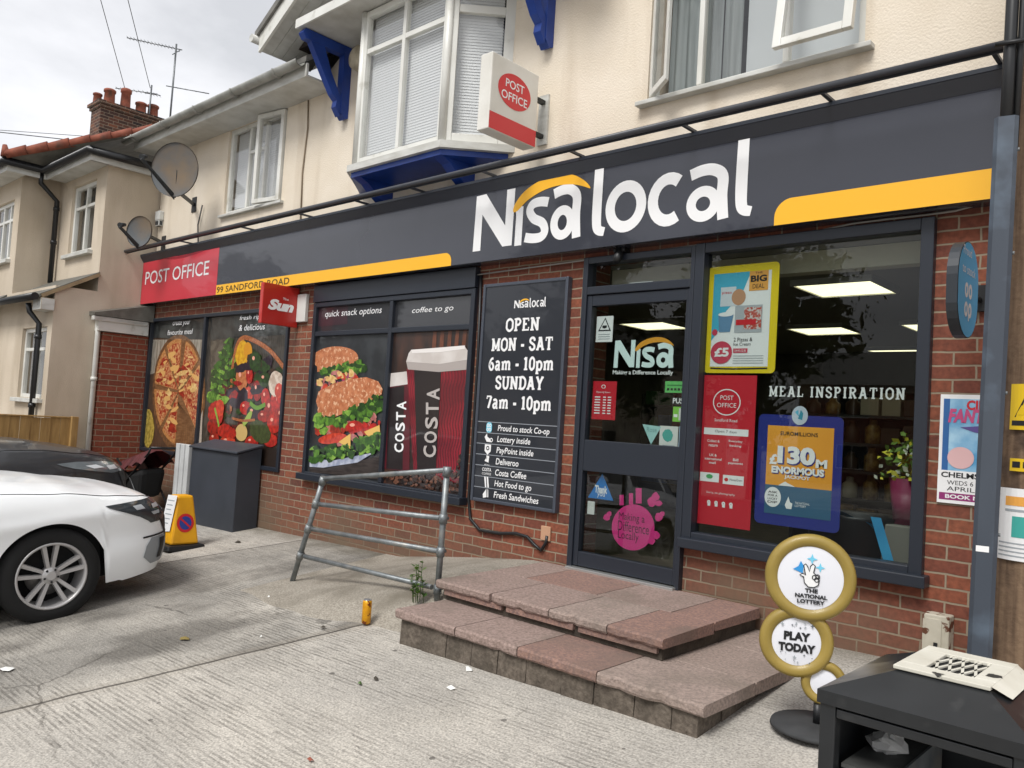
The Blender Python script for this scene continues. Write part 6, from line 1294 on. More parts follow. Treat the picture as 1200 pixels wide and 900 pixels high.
    for a in axles:
        for sg in (1, -1): wl.lathe([(.40, 0), (.40, .28), (.05, .285)], WELL, (sg * .60 - .0 + (0 if sg > 0 else 0), a, .34), (sg, 0, 0), 24, capa=True, capb=False) if False else wl.box(sg * .52, sg * .80, a - .35, a + .35, .335, .70, WELL)
    wl.box(-.70, .70, -3.2, .70, .21, .32, WELL); wl.build('underbody', root)
    for a in axles:
        for sg in (1, -1):
            o = Vector((sg * .885, a, .325)); ax = Vector((sg, 0, 0))
            ty = MB(); ty.lathe([(.225, -.20), (.29, -.205), (.323, -.185), (.330, -.14), (.330, -.05), (.325, -.015), (.30, .0), (.27, .006), (.24, .004), (.226, -.004)], TYRE, o, ax, 48, capa=False, capb=False)
            w_ = ty.build('wheel', root)
            rm = MB(); rm.lathe([(.226, -.18), (.226, -.012), (.232, .002), (.224, .006), (.214, .0), (.210, -.03), (.200, -.16)], RIM, o, ax, 48, capa=False, capb=False)
            rm.lathe([(.062, -.07), (.062, -.028), (.048, -.018), (.0301, -.016), (.030, -.012)], RIM, o, ax, 20)
            for k in range(5):
                for q in (-1, 1):
                    th = 2 * math.pi * k / 5 + .30; t0 = th + q * .30; t1 = th + q * .20
                    d0 = Vector((0, math.cos(t0), math.sin(t0))); d1 = Vector((0, math.cos(t1), math.sin(t1)))
                    a_ = o + d0 * .040 - ax * .030; b_ = o + d1 * .216 - ax * .008; dd = (b_ - a_).normalized(); sd_ = dd.cross(ax).normalized(); wa, wb = .013, .017
                    rm.hexa([a_ - sd_ * wa - ax * .03, a_ + sd_ * wa - ax * .03, a_ + sd_ * wa * .8 + ax * .004, a_ - sd_ * wa * .8 + ax * .004, b_ - sd_ * wb - ax * .03, b_ + sd_ * wb - ax * .03, b_ + sd_ * wb * .8, b_ - sd_ * wb * .8], RIM)
            for k in range(5):
                th = 2 * math.pi * k / 5 + .3 + math.pi / 5; rm.tube([o + Vector((0, math.cos(th), math.sin(th))) * .045 - ax * .03, o + Vector((0, math.cos(th), math.sin(th))) * .045 - ax * .012], .008, DARK, 6)
            rm.build('rim', w_)
            dk = MB(); dk.lathe([(.20, -.16), (.20, -.15), (.01, -.148)], WELL, o, ax, 32); dk.lathe([(.145, -.11), (.145, -.095), (.06, -.094)], M('brake_disc', '#6c6a68', .4, metal=.7), o, ax, 32); dk.build('brake_disc', w_)
    return root
WP = M('white_car_paint', '#eef0f1', .35, coat=.5); GPnt = M('charcoal_car_paint', '#36373a', .38, coat=.45)
RIMA = M('alloy_grey', '#b5b3b2', .35, metal=.35)
car('white hatchback parked nose-in nearest the camera, its front wheel and headlight in view', (-7.28, -2.67, ground(-7.28, -2.67)), WP, 1.035, rimm=RIMA)
car('dark charcoal hatchback parked nose-in beyond the white one', (-10.02, -1.98, ground(-10.0, -2.0)), GPnt, 1.12, rimm=RIMA, style=1)

# ================================================================ THINGS ON THE FORECOURT
# no-waiting cone
cx, cy = -7.98, -1.02; cz = ground(cx, cy)
t = thing('parking_cone', 'yellow four-sided no waiting cone with a paper notice, black base, beside the white car', 'traffic cone', (cx, cy, cz))
YC = noisy('cone_yellow', '#e8a80f', '#d89a10', 6, .5, c3='#a87a20', s3=9, p3=(.62, .8))
mb = MB(); mb.hexa([(cx - .2, cy - .2, cz), (cx + .2, cy - .2, cz), (cx + .2, cy + .2, cz), (cx - .2, cy + .2, cz), (cx - .185, cy - .185, cz + .05), (cx + .185, cy - .185, cz + .05), (cx + .185, cy + .185, cz + .05), (cx - .185, cy + .185, cz + .05)], BLACKP, .012); mb.build('base', t)
mb = MB(); a, b = .145, .082; mb.hexa([(cx - a, cy - a, cz + .052), (cx + a, cy - a, cz + .052), (cx + a, cy + a, cz + .052), (cx - a, cy + a, cz + .052), (cx - b, cy - b, cz + .53), (cx + b, cy - b, cz + .53), (cx + b, cy + b, cz + .53), (cx - b, cy + b, cz + .53)], YC, .02)
k = (a - b) / .48
for U, n_ in (((0, 1, 0), (1, 0, 0)), ((1, 0, 0), (0, -1, 0))):
    n_ = Vector(n_); Vv = (Vector((0, 0, 1)) - n_ * k); fl = Flat(mb, Vector((cx, cy, cz + .052)) + n_ * (a + .001), U, Vv, n_)
    fl.ell(0, .21, .088, .092, P_RED, 1); fl.ell(0, .21, .062, .066, M('sign_blue', '#2a3f8f', .45), 2); fl.ribbon([(-.05, .255), (.05, .165)], .018, P_RED, 3, sm=False)
mb.build('cone_body', t)
mb = MB(); n_ = Vector((0, -1, 0)); Vv = Vector((0, 0, 1)) - n_ * k; fl = Flat(mb, Vector((cx, cy, cz + .052)) + n_ * (a + .01), (1, 0, 0), Vv, n_)
fl.poly([(-.12, .10), (.085, .13), (.095, .48), (-.10, .47)], P_WHITE, 1)
for i in range(6): fl.ribbon([(-.08, .42 - i * .045), (.06 - .02 * (i % 3), .425 - i * .045)], .010, PGREY, 2, sm=False)
mb.build('paper_notice', t)
# grey cabinet
t = thing('storage_cabinet', 'dark grey storage cabinet with sloping lid against the far left shop window', 'cabinet', (-8.75, -.15, .1))
CG = noisy('cabinet_grey', '#3a3e46', '#33373e', 3, .55); x0, x1, y0, y1 = -9.30, -8.22, -.31, -.02; zg = .09
mb = MB(); mb.hexa([(x0, y0, zg - .05), (x1, y0, zg - .05), (x1, y1, zg - .05), (x0, y1, zg - .05), (x0, y0, .96), (x1, y0, .96), (x1, y1, 1.04), (x0, y1, 1.04)], CG, .008); mb.build('body', t)
mb = MB(); mb.hexa([(x0 - .02, y0 - .03, .962), (x1 + .025, y0 - .03, .962), (x1 + .025, y1, 1.045), (x0 - .02, y1, 1.045), (x0 - .02, y0 - .03, .985), (x1 + .025, y0 - .03, .985), (x1 + .025, y1, 1.07), (x0 - .02, y1, 1.07)], CG, .006); mb.build('lid', t)
# white ribbed sheet
mb = MB(); WS = noisy('dirty_white_plastic', '#cfd0cf', '#b9bab9', 4, .5); x = -9.74
for i in range(6): mb.box(x + i * .062, x + i * .062 + .058, -.30 - .012 * (i % 2), -.26, .085, .985, WS, .006)
mb.box(x, x + .368, -.2595, -.25, .085, .985, WS); tag(mb.build('ribbed_sheet', base=(-9.6, -.27, .08)), 'white ribbed plastic sheet standing on end left of the grey cabinet', 'plastic sheet')
# maroon covered pushchair
t = thing('folded_pushchair', 'folded pushchair with maroon hood and black frame between the charcoal car and white sheet', 'pushchair', (-10.35, -.45, .08))
MR = noisy('maroon_fabric', '#5b1f22', '#43161a', 5, .6); cx = -10.3
mb = MB()
for k in range(4):
    rows = [[(cx - .48 + .22 * k + u * .27, -.66 + .42 * v, .50 + .055 * k + .05 * u + .17 * math.sin(math.pi * v) ** .6 + .04 * math.sin(math.pi * u)) for u in (0, .25, .5, .75, 1)] for v in (0, .2, .4, .6, .8, 1)]; mb.grid(rows, MR)
mb.build('hood', t)
mb = MB(); mb.hexa([(cx - .26, -.56, .26), (cx + .30, -.58, .30), (cx + .28, -.30, .30), (cx - .24, -.28, .26), (cx - .40, -.60, .54), (cx + .40, -.62, .66), (cx + .40, -.30, .68), (cx - .38, -.27, .56)], M('black_fabric', '#131314', .8), .07); mb.build('seat', t)
mb = MB()
for y in (-.60, -.28): mb.tube([(cx - .45, y, .18), (cx - .1, y, .45), (cx + .5, y, .85), (cx + .55, y, .92)], .014, BLACKP, 6); mb.tube([(cx + .45, y, .18), (cx + .05, y, .5), (cx - .40, y, .72)], .014, BLACKP, 6)
mb.tube([(cx + .55, -.60, .92), (cx + .55, -.28, .92)], .018, BLACKP, 6); mb.build('frame', t)
for x in (cx - .42, cx + .42):
    for y in (-.63, -.25): mb = MB(); mb.lathe([(.10, -.02), (.105, 0), (.10, .02)], BLACKP, (x, y, ground(x, y) + .10), (0, 1, 0), 18); mb.lathe([(.05, -.026), (.05, .026)], GALV, (x, y, ground(x, y) + .10), (0, 1, 0), 12); mb.build('wheel', t)
# galvanised handrail
t = thing('handrail', 'leaning galvanised scaffold-tube handrail with four bars along the ramp', 'handrail', (-4.9, -1.06, .1))
HY = -1.06
def hp(px, py, y=HY): a = F(px, py, y); return Vector((a[0], y, a[1]))
rp0, rp1 = Vector((-4.085, HY, .26)), hp(524, 550); lp0, lp1 = hp(341, 681), hp(379, 561); lp0.z -= .05
for a, b in ((rp0, rp1), (lp0, lp1)):
    mb = MB(); mb.tube([a, b], .0215, GALV, 12); p_ = mb.build('post', t); d = (b - a).normalized(); L_ = (b - a).length
bars = [((378, 561), (523, 551)), ((375, 591), (516, 607)), ((366, 620), (515, 646)), ((357, 652), (506, 688))]
for a, b in bars:
    mb = MB(); mb.tube([hp(*a), hp(*b)], .0185, GALV, 12); mb.build('rail', t)
    for q, (p0, p1) in ((a, (lp0, lp1)), (b, (rp0, rp1))):
        c_ = hp(*q); s_ = (c_.z - p0.z) / (p1.z - p0.z); c_ = p0.lerp(p1, max(0.08, min(.985, s_))); d = (p1 - p0).normalized()
        mb = MB(); mb.tube([c_ - d * .035, c_ + d * .03], .029, GALV, 12); mb.tube([c_ - Vector((0, .03, 0)), c_ + Vector((0, .045, 0))], .012, GALV, 6); mb.build('clamp', t)
# weed at the post foot
t = thing('weed', 'small leafy green weed growing at the foot of the right handrail post', 'plant', (-4.13, -1.1, .30)); rw = random.Random(4)
LFm = [M('weed_green', '#5c7a2c', .6), M('weed_green_dark', '#3d5a20', .6)]; mb = MB(); lv = MB()
for k in range(7):
    x, y = -4.17 + rw.uniform(-.05, .03), -1.14 + rw.uniform(-.04, .04); h = rw.uniform(.08, .24); lx = rw.uniform(-.05, .03); mb.tube([(x, y, .24), (x + lx * .5, y, .28 + h * .5), (x + lx, y, .28 + h)], .003, LFm[1], 4)
    for j in range(14):
        z = .28 + h * j / 14; p = Vector((x + lx * j / 14, y, z)); a = rw.uniform(0, 6.28); d = Vector((math.cos(a), math.sin(a), rw.uniform(.1, .7))) * rw.uniform(.02, .045); s_ = d.cross(Vector((0, 0, 1))).normalized() * d.length * .35
        lv.face([p, p + d * .5 + s_, p + d, p + d * .5 - s_], rw.choice(LFm))
mb.build('stems', t); lv.build('leaves', t, normals=False)
# drink can
x, y = -4.40, -1.40; g = ground(x, y) + .01; t = thing('drink_can', 'tall yellow drink can standing by the corner of the lower step', 'can', (x, y, g))
mb = MB(); CANM = noisy('can_yellow', '#e3a51c', '#d18f12', 30, .3, metal=.3, c3='#7a3a18', s3=18, p3=(.56, .6)); mb.lathe([(.022, 0), (.030, .008), (.031, .145), (.026, .158)], CANM, (x, y, g), seg=20); mb.build('can_body', t)
mb = MB(); mb.lathe([(.0265, .158), (.026, .163), (.023, .160)], M('can_metal', '#b9bcc0', .3, metal=.8), (x, y, g), seg=20); mb.build('can_top', t)
# scraps of litter
def scrap(label, px, py, s, m, seed, cat='litter', name='paper_scrap', lift=.004):
    r = random.Random(seed); p = GP(px, py); mb = MB(); pts = []
    for k in range(7): a = k / 7 * 6.28 + r.uniform(-.3, .3); q = s * r.uniform(.5, 1.15); pts.append((p.x + q * math.cos(a), p.y + q * .7 * math.sin(a)))
    z = lambda x, y: ground(x, y) + lift + r.uniform(0, .012); top = [Vector((x, y, z(x, y))) for x, y in pts]; c = Vector((p.x, p.y, ground(p.x, p.y) + lift + .02))
    for i in range(7): mb.face([top[i], top[(i + 1) % 7], c], m)
    tag(mb.build(name, base=(p.x, p.y, ground(p.x, p.y)), normals=False), label, cat)
PW = M('litter_paper', '#dcdcd8', .8)
scrap('crumpled white paper scrap on the forecourt below the lower step', 549, 786, .035, PW, 1); scrap('thin white paper scrap on the forecourt nearer the camera than the one by the step', 528, 808, .03, PW, 2)
scrap('white paper beside the yellow drink can', 424, 723, .06, PW, 3); scrap('torn white card between the can and the lower step', 468, 729, .05, PW, 4)
scrap('white paper scrap on the ground at the far left below the white car', 6, 786, .06, PW, 5)
LFD = M('dead_leaf', '#7a6a38', .8); scrap('dry yellowish leaf on the grey slab in front of the white car', 217, 750, .045, LFD, 6, 'leaf', 'leaf'); scrap('small green leaf on the forecourt left of the steps', 422, 803, .022, M('leaf_green_litter', '#55703a', .8), 7, 'leaf', 'leaf')
scrap('small dark leaf on the forecourt below the can', 440, 797, .022, M('leaf_dark', '#3a342a', .8), 8, 'leaf', 'leaf'); scrap('reddish stain-coloured leaf scrap at the bottom of the forecourt', 363, 893, .022, M('leaf_red', '#8a4a38', .8), 9, 'leaf', 'leaf')
scrap('pale paper dot on the slab before the ramp', 306, 748, .012, PW, 10); scrap('pale pebble-sized litter by the ramp edge', 315, 602 + 99, .014, PW, 11); scrap('dark leaf by the kerb in front of the grey cabinet', 279, 636, .05, M('leaf_dark'), 12, 'leaf', 'leaf')
scrap('brown twig-like litter below the handrail', 378, 737, .03, M('leaf_dark'), 13, 'leaf', 'leaf')

# lottery pavement sign: three gold-rimmed discs on a round base
pb = GP(957, 856); g = ground(pb.x, pb.y); dist = (Vector((pb.x, pb.y, g)) - EYE).dot(FW)
t = thing('lottery_pavement_sign', 'gold rimmed stack of three round lottery discs on a flat black base beside the steps', 'pavement sign', (pb.x, pb.y, g))
GOLD = noisy('gold_plastic', '#9c8540', '#8d7836', 4, .45, coat=.1); DW = M('disc_white', '#dfe0e6', .35, coat=.4)
nn = Vector((EYE.x - pb.x, EYE.y - pb.y, 0)).normalized(); uu = Vector((-nn.y, nn.x, 0)); nn = (nn + uu * .10).normalized(); uu = Vector((-nn.y, nn.x, 0))
mb = MB(); mb.lathe([(.19, 0), (.205, .006), (.20, .022), (.05, .032)], noisy('rubber_base', '#38393a', '#2c2d2e', 8, .8), (pb.x, pb.y, g + .002), seg=40); mb.build('base', t)
mb = MB(); mb.tube([(pb.x, pb.y, g + .03), (pb.x, pb.y, g + .12)], .02, BLACKP); mb.build('stem', t)
cs_ = []
for px, py, r in ((950.5, 679, .2), (934, 755, .164), (966, 802, .1)):
    c = P3(px, py, dist - .0); c = c + nn * ((Vector((pb.x, pb.y, 0)) - c).dot(nn)) + nn * (.0 if r > .15 else 0); cs_.append((c, r))
for k, (c, r) in enumerate(cs_):
    c = c + nn * (-.012 * k); mb = MB(); ri = r * (.72, .66, .60)[k]
    mb.lathe([(r * .6, -.028), (r * .93, -.022), (r, 0), (r * .96, .018), (r * .86, .026), (ri * 1.03, .018), (ri, .010)], GOLD, c, nn, 48); mb.lathe([(ri * .995, .012), (ri * .6, .016), (.004, .018)], DW, c, nn, 48, capa=False); o = mb.build('disc', t)
    mb = MB(); fl = Flat(mb, c + nn * .0185, uu, (0, 0, 1), nn, step=.0012)
    if k == 0:
        LB = M('print_lottery_blue', '#2f8fd0', .5); LC = M('print_lottery_cyan', '#6fc4e0', .5)
        fl.poly([(-.078, .035), (-.055, .050), (-.045, .075), (-.030, .052), (-.012, .052), (-.022, .030), (-.024, .012), (-.042, .022)], LB, 1)
        for (a, b, s_) in ((.004, .088, .024), (.040, .052, .022)): fl.poly([(a, b + s_), (a + s_ * .25, b + s_ * .25), (a + s_, b), (a + s_ * .25, b - s_ * .25), (a, b - s_), (a - s_ * .25, b - s_ * .25), (a - s_, b), (a - s_ * .25, b + s_ * .25)], LC, 1)
        hand = [(-.048, .012), (-.030, .004), (-.026, -.022), (-.008, -.040), (.016, -.040), (.034, -.028), (.038, -.006), (.032, .014), (.020, .020), (.012, .026), (.018, .058), (.008, .066), (-.002, .056), (-.006, .030), (-.016, .055), (-.024, .064), (-.032, .056), (-.022, .012), (-.034, .020)]
        fl.poly(hand, P_WHITE, 2); fl.ribbon(hand, .0045, P_BLK, 3, closed=True, sm=False)
        for (a, b) in ((.016, .006), (.026, -.004), (.030, .010)): fl.ring(a, b, .009, .010, .004, P_BLK, 4, 12)
        for i, s_ in enumerate(('THE', 'NATIONAL', 'LOTTERY')): w = (.056, .140, .120)[i]; fl.text(s_, -w / 2 + .006, -.066 - i * .025, w / 2 + .006, -.047 - i * .025, P_BLK, 1, bold=.05)
    elif k == 1:
        fl.text('PLAY', -.056, .006, .060, .046, P_BLK, 1, bold=.06); fl.text('TODAY', -.078, -.046, .084, -.006, P_BLK, 1, bold=.06)
        rr = random.Random(8)
        for i in range(26):
            a = rr.uniform(20, 160) * (1 if i % 2 else -1); q = rr.uniform(.062, .105); x, z = q * math.cos(R(a)) * .95, q * math.sin(R(a)) + (.004 if i % 2 else -.006); s_ = rr.choice((.004, .006, .010))
            if abs(z) < .052: continue
            fl.poly([(x, z + s_), (x + s_ * .3, z + s_ * .3), (x + s_, z), (x + s_ * .3, z - s_ * .3), (x, z - s_), (x - s_ * .3, z - s_ * .3), (x - s_, z), (x - s_ * .3, z + s_ * .3)], PGREY if i % 3 else M('print_mid_grey', '#5c6066', .5), 1 + .05 * i)
    else: mb.bm.free(); continue
    mb.build('printed_face', o)

# telegraph pole with its steel cable guard
gc = P3(1147.5, 770, 3.42); gx, gy = gc.x, gc.y
pc = P3(1209, 600, 3.60); pxx, pyy = pc.x, pc.y
t = thing('telegraph_pole', 'weathered timber telegraph pole at the right edge with steel cable guard', 'pole', (pxx, pyy, ground(pxx, pyy)))
tc_ = (EYE - Vector((gx, gy, 1.5))); tc_.z = 0; tc_.normalize(); su = Vector((-tc_.y, tc_.x, 0))
WD_ = noisy('pole_timber', '#7d6650', '#5d4938', 7, .9, stretch=(5, 5, .35), bump=.8, bscale=25, c3='#3f3128', s3=5, p3=(.52, .7)); mb = MB(); rows = []
for z in [-.2 + .15 * i for i in range(50)]: rows.append([(pxx + su.x * .014 * (z - .6) + (.150 - z * .002 + .004 * math.sin(a * 5 + z) + .003 * math.sin(a * 11)) * math.cos(a), pyy + su.y * .014 * (z - .6) + (.150 - z * .002 + .004 * math.sin(a * 7)) * math.sin(a), z) for a in [2 * math.pi * k / 36 for k in range(36)]])
mb.grid(rows, WD_, close=True); mb.build('pole', t)
GS = noisy('guard_steel', '#434a54', '#3a414b', 2.5, .5, metal=.2, stretch=(1, 1, .4), c3='#5d6a78', s3=4)
mb = MB(); o = Vector((gx, gy, 0)); LN = lambda z: su * (.014 * (z - .6)); sec = [(-.046, -.05), (-.046, .01), (-.030, .026), (.030, .026), (.046, .01), (.046, -.05)]
rows = [[o + LN(z) + su * a + tc_ * b + Vector((0, 0, z)) for a, b in sec] for z in (ground(gx, gy) - .05, 1.0, 2.0, 2.94)]; mb.grid(rows, GS, smooth=False); mb.face([p for p in rows[-1]], GS)
for z in (.5, 1.15, 1.75, 2.35, 2.8): mb.tube([o + LN(z) + su * .044 - tc_ * .01 + Vector((0, 0, z)), o + LN(z) + su * .054 - tc_ * .01 + Vector((0, 0, z))], .008, GALV, 6)
cg = mb.build('cable_guard', t)
mb = MB(); fl = Flat(mb, o + tc_ * .0262, su, (0, 0, 1), tc_); fl.rect(-.026, 1.075, .022, 1.10, P_WHITE, 1); mb.build('guard_label', cg)
mb = MB(); mb.tube([o + LN(2.8) + Vector((0, 0, 2.8)), o + LN(3.2) + Vector((0, 0, 3.2)), o + LN(5.5) + Vector((0, 0, 5.5))], .026, BLACKP, 8); mb.build('cable', t)
mb = MB(); mb.tube([o + LN(2.8) + su * .035 - tc_ * .01 + Vector((0, 0, 2.8)), o + LN(3.3) + su * .04 + Vector((0, 0, 3.3)), o + LN(5.5) + su * .04 + Vector((0, 0, 5.5))], .014, BLACKP, 8); mb.tube([o - su * .02 + tc_ * .03 + Vector((0, 0, 3.26)), o + su * .12 + tc_ * .03 + Vector((0, 0, 3.26))], .01, BLACKP, 6); mb.build('cable', t)
def wrap(name, label, a0, a1, z0, z1, m, extra=None, cat='sign'):
    """thin plate bent round the pole; angles in degrees from the direction of the camera"""
    base = math.atan2(EYE.y - pyy, EYE.x - pxx); rr_ = .1585; mb = MB()
    P_ = lambda a, z, r=rr_: (pxx + su.x * .014 * (z - .6) + r * math.cos(base + R(a)), pyy + su.y * .014 * (z - .6) + r * math.sin(base + R(a)), z)
    for k_ in range(8):
        b0, b1 = a0 + (a1 - a0) * k_ / 8, a0 + (a1 - a0) * (k_ + 1) / 8; mb.hexa([P_(b0, z0, rr_ - .003), P_(b1, z0, rr_ - .003), P_(b1, z0), P_(b0, z0), P_(b0, z1, rr_ - .003), P_(b1, z1, rr_ - .003), P_(b1, z1), P_(b0, z1)], m)
    if extra: extra(mb, P_, rr_)
    tag(mb.build(name, base=P_((a0 + a1) / 2, z0)), label, cat)
def quadw(mb, P_, a0, a1, z0, z1, m, r): 
    for k_ in range(6): b0, b1 = a0 + (a1 - a0) * k_ / 6, a0 + (a1 - a0) * (k_ + 1) / 6; mb.face([P_(b0, z0, r), P_(b1, z0, r), P_(b1, z1, r), P_(b0, z1, r)], m)
def warn(mb, P_, r):
    mb.face([P_(-34, 1.655, r + .001), P_(-2, 1.655, r + .004), P_(-18, 1.755, r + .003)], P_BLK); mb.face([P_(-28, 1.665, r + .002), P_(-8, 1.665, r + .005), P_(-18, 1.735, r + .004)], M('sign_yellow', '#d9b51c', .5)); quadw(mb, P_, -38, -6, 1.618, 1.64, P_BLK, r + .001)
wrap('danger_plate', 'yellow danger plate with a black triangle on the timber pole', -42, 6, 1.60, 1.80, M('sign_yellow', '#d9b51c', .5), warn)
wrap('number_plate', 'small yellow and black number plate on the timber pole below the danger plate', -38, 6, 1.42, 1.475, M('sign_yellow'), lambda mb, P_, r: (quadw(mb, P_, -34, -22, 1.435, 1.462, P_BLK, r + .001), quadw(mb, P_, -18, -4, 1.435, 1.462, P_BLK, r + .001)))
def note(mb, P_, r):
    quadw(mb, P_, -42, 0, 1.27, 1.31, M('print_amber'), r + .001); quadw(mb, P_, -42, -8, 1.245, 1.255, PGREY, r + .001); quadw(mb, P_, -30, 6, 1.135, 1.225, M('print_teal2'), r + .001)
    for i in range(4): quadw(mb, P_, -52, 0 - 6 * (i % 2), 1.105 - i * .018, 1.111 - i * .018, PGREY, r + .001)
wrap('paper_notice', 'white paper notice pinned round the timber pole below the yellow plates', -60, 12, 1.035, 1.345, P_WHITE, note, 'notice')

# litter bin in the right foreground
t = thing('litter_bin', 'black square litter bin with a pyramid hood and chipped white vent in the right foreground', 'bin', (-.59, -2.5, .03))
BK = noisy('bin_black', '#222426', '#1a1c1e', 6, .42, c3='#3c3d3d', s3=9, p3=(.60, .8)); BS = noisy('worn_black_steel', '#232527', '#191b1d', 6, .3, c3='#7d776c', s3=2.6, p3=(.56, .68))  # pale patches on the hood's side faces paint in sheen along with wear
x0, x1, y0, y1 = -.825, -.345, -2.75, -2.235; zr = .868; a0, a1, b0, b1 = -.675, -.470, -2.605, -2.315; zt = .928
mb = MB(); B4 = [(x0, y0, zr), (x1, y0, zr), (x1, y1, zr), (x0, y1, zr)]; T4 = [(a0, b0, zt), (a1, b0, zt), (a1, b1, zt), (a0, b1, zt)]
for i, m_ in zip(range(4), (BK, BS, BK, BS)): mb.face([B4[i], B4[(i + 1) % 4], T4[(i + 1) % 4], T4[i]], m_)
mb.face(T4, BK); mb.face([(x0, y0, .855), (x1, y0, .855), (x1, y1, .855), (x0, y1, .855)][::-1], BK)
for i in range(4): p, q = B4[i], B4[(i + 1) % 4]; mb.face([p, q, (q[0], q[1], .835), (p[0], p[1], .835)], BK)
bmesh.ops.remove_doubles(mb.bm, verts=mb.bm.verts, dist=.0005); hd_ = mb.build('hood', t)
mb = MB(); VW = noisy('chipped_white_paint', '#cfccc0', '#bdb9ab', 8, .6, c3='#2c2b29', s3=14, p3=(.66, .69)); zv = zt + .001
mb.box(a0 - .012, a1 + .004, b0 - .008, b0 + .05, zv, zv + .010, VW, .002); mb.box(a0 - .012, a1 + .004, b1 - .05, b1 + .008, zv, zv + .010, VW, .002); mb.box(a0 - .012, a0 + .05, b0 + .0505, b1 - .0505, zv, zv + .010, VW, .002); mb.box(a1 - .045, a1 + .004, b0 + .0505, b1 - .0505, zv, zv + .010, VW, .002)
for k in range(5): xk = a0 + .03 + k * .03; mb.bar((xk, b0 + .045, zv + .004), (xk + .045, b1 - .045, zv + .004), .007, .004, VW); mb.bar((xk + .045, b0 + .045, zv + .0045), (xk, b1 - .045, zv + .0045), .007, .003, VW)
mb.face([(a1 + .004, b0, zv + .009), (a1 + .045, b0 + .02, zv - .014), (a1 + .045, b1 - .02, zv - .014), (a1 + .004, b1, zv + .009)], VW)
mb.build('vent', hd_)
for x in (x0 + .006, x1 - .046):
    for y in (y0 + .006, y1 - .046): mb = MB(); mb.box(x, x + .040, y, y + .040, .03, .854, BK, .004); mb.build('post', t)
mb = MB(); mb.box(x0 + .047, x1 - .047, y0 + .008, y0 + .03, .805, .828, BK, .003); mb.build('top_rail', t)
mb = MB()
for bx_ in ((x0 + .047, x1 - .047, y0 + .012, y0 + .022), (x0 + .047, x1 - .047, y1 - .022, y1 - .012), (x0 + .012, x0 + .022, y0 + .047, y1 - .047), (x1 - .022, x1 - .012, y0 + .047, y1 - .047)): mb.box(*bx_, .05, .60 if bx_[2] < y0 + .05 and bx_[0] > x0 + .03 else .83, BK)
mb.box(x0 + .05, x1 - .05, y0 + .05, y1 - .05, .05, .06, BK); mb.build('body_panels', t)
mb = MB(); mb.box(x0 + .05, x0 + .17, y0 + .05, y1 - .05, .675, .685, noisy('grimy_ledge', '#4c4d4b', '#343534', 12, .6)); mb.box(x0 + .171, x0 + .177, y0 + .05, y1 - .05, .50, .687, GALV); mb.build('ledge', t)
mb = MB(); rt_ = random.Random(6); c = Vector((x0 + .10, y0 + .24, .70))
import mathutils
rows = []
for i in range(9):
    th = math.pi * i / 8; rows.append([(c.x + (.045 * math.sin(th) * math.cos(a) * (1 + rt_.uniform(-.35, .35))), c.y + .06 * math.sin(th) * math.sin(a) * (1 + rt_.uniform(-.3, .3)), c.z + .025 * math.cos(th) * (1 + rt_.uniform(-.4, .4)) + .004) for a in [2 * math.pi * k / 12 for k in range(12)]])
mb.grid(rows, M('tissue_white', '#c9c9c7', .9), smooth=False, close=True); tag(mb.build('crumpled_tissue', base=tuple(c)), 'crumpled white tissue on the ledge inside the foreground bin', 'litter')

# ================================================================ ACROSS THE ROAD (what the glass reflects)
def tree(label, x, y, h, r, seed, m1, m2, n=9500):
    rn = random.Random(seed); g = ground(x, y); t = thing('street_tree', label, 'tree', (x, y, g), group='trees across the road'); mb = MB()
    BARK = noisy('bark', '#4a4036', '#352d26', 8, .9)
    mb.tube([(x, y, g - .1), (x + .05, y, g + h * .35), (x, y, g + h * .8)], [h * .028, h * .02, h * .006], BARK, 10)
    for k in range(9):
        a = rn.uniform(0, 6.28); z = g + h * rn.uniform(.3, .65); L_ = r * rn.uniform(.5, .9); mb.tube([(x, y, z), (x + L_ * .5 * math.cos(a), y + L_ * .5 * math.sin(a), z + L_ * .35), (x + L_ * math.cos(a), y + L_ * math.sin(a), z + L_ * .6)], [h * .01, h * .006, h * .002], BARK, 6)
    mb.build('trunk', t); mb = MB(); cl = []
    for k in range(26): a = rn.uniform(0, 6.28); q = r * math.sqrt(rn.random()) * .85; z = rn.uniform(.28, 1) ; cl.append((x + q * (1.15 - z * .6) * math.cos(a), y + q * (1.15 - z * .6) * math.sin(a), g + h * z, r * rn.uniform(.2, .42)))
    for k in range(n):
        cx_, cy_, cz_, cr__ = rn.choice(cl); d = Vector((rn.gauss(0, .5), rn.gauss(0, .5), rn.gauss(0, .45))) * cr__; p = Vector((cx_, cy_, cz_)) + d
        s_ = rn.uniform(.045, .12) if k % 3 else rn.uniform(.2, .38); d = d if k % 3 else d * .6; p = Vector((cx_, cy_, cz_)) + d; u = Vector((rn.uniform(-1, 1), rn.uniform(-1, 1), rn.uniform(-1, 1))).normalized(); v = u.orthogonal().normalized(); mb.face([p - u * s_, p - v * s_ * .55, p + u * s_, p + v * s_ * .55], m1 if rn.random() < .6 else m2)
    mb.build('crown', t, normals=False)
TL1 = M('foliage_dark', (.030, .048, .018), .7); TL2 = M('foliage_mid', (.055, .085, .03), .7)
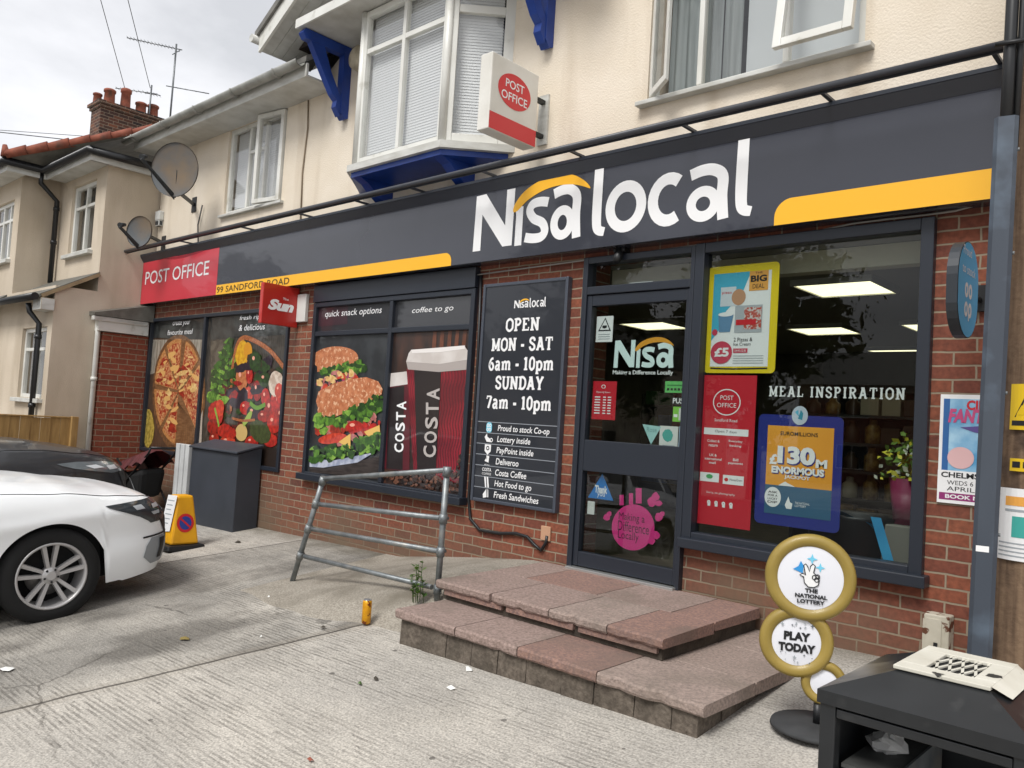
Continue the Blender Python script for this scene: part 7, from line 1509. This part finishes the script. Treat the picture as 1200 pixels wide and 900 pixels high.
tree('dark spreading tree across the road opposite the door', -12.6, -21, 8.6, 3.7, 1, TL1, TL2); tree('tall dark conifer-like tree across the road opposite the coffee window', -21.5, -22, 11, 4.2, 2, TL1, TL2)
tree('smaller green tree across the road well to the left', -34, -20, 8, 3.8, 3, TL2, TL1); tree('dark tree across the road farthest to the left', -47, -21, 11, 4.5, 4, TL1, TL2)
def house(label, x0, x1, y, ridge, m, seed):
    t = thing('house', label, 'house', ((x0 + x1) / 2, y, -.3), group='houses across the road'); g = ground(x0, -8) - .05; mb = MB(); D_ = 7
    hs = []; w = (x1 - x0)
    for fx in (.2, .7):
        for z in (.9, 3.5): hs.append((x0 + w * fx - .8, x0 + w * fx + .8, g + z, g + z + 1.25))
    wall(mb, x0, x1, g, g + 5.2, y - .3, y, hs, m); mb.box(x0, x1, y - D_, y - D_ + .3, g, g + 5.2, m); mb.box(x0, x0 + .3, y - D_ + .301, y - .301, g, g + 5.2, m); mb.box(x1 - .3, x1, y - D_ + .301, y - .301, g, g + 5.2, m); mb.build('wall', t)
    mb = MB(); mb.prism([(y + .4, g + 5.15), (y - D_ - .4, g + 5.15), (y - D_ / 2, g + ridge)], lambda a, b: (x0 - .3, a, b), lambda a, b: (x1 + .3, a, b), SLATE); mb.build('roof', t)
    for h in hs:
        mb = MB(); frame(mb, h[0], h[1], h[2], h[3], y - .12, y - .06, .06, WHITE, mull=((h[0] + h[1]) / 2,)); o = mb.build('window', t); g_ = MB(); g_.box(h[0] + .05, h[1] - .05, y - .10, y - .095, h[2] + .05, h[3] - .05, M('far_pane', '#1a1d20', .1)); g_.build('pane', o)
    mb = MB(); mb.box(x0 + w * .45, x0 + w * .45 + .95, y - .2, y - .08, g, g + 2.1, M('far_door', '#2b3a4a', .5), .01); mb.build('door', t)
house('cream semi-detached house across the road behind the dark trees', -30, -20.5, -27, 8.0, CREAM, 1); house('brick house across the road opposite the entrance', -18, -4, -37, 7.2, brick_mat('far_brick', ['#70402f', '#8a4d38', '#7b4433'], '#8f8170', 'x'), 2); house('pale rendered house across the road opposite the far left window', -48, -36, -27, 8.0, BEIGE, 3)
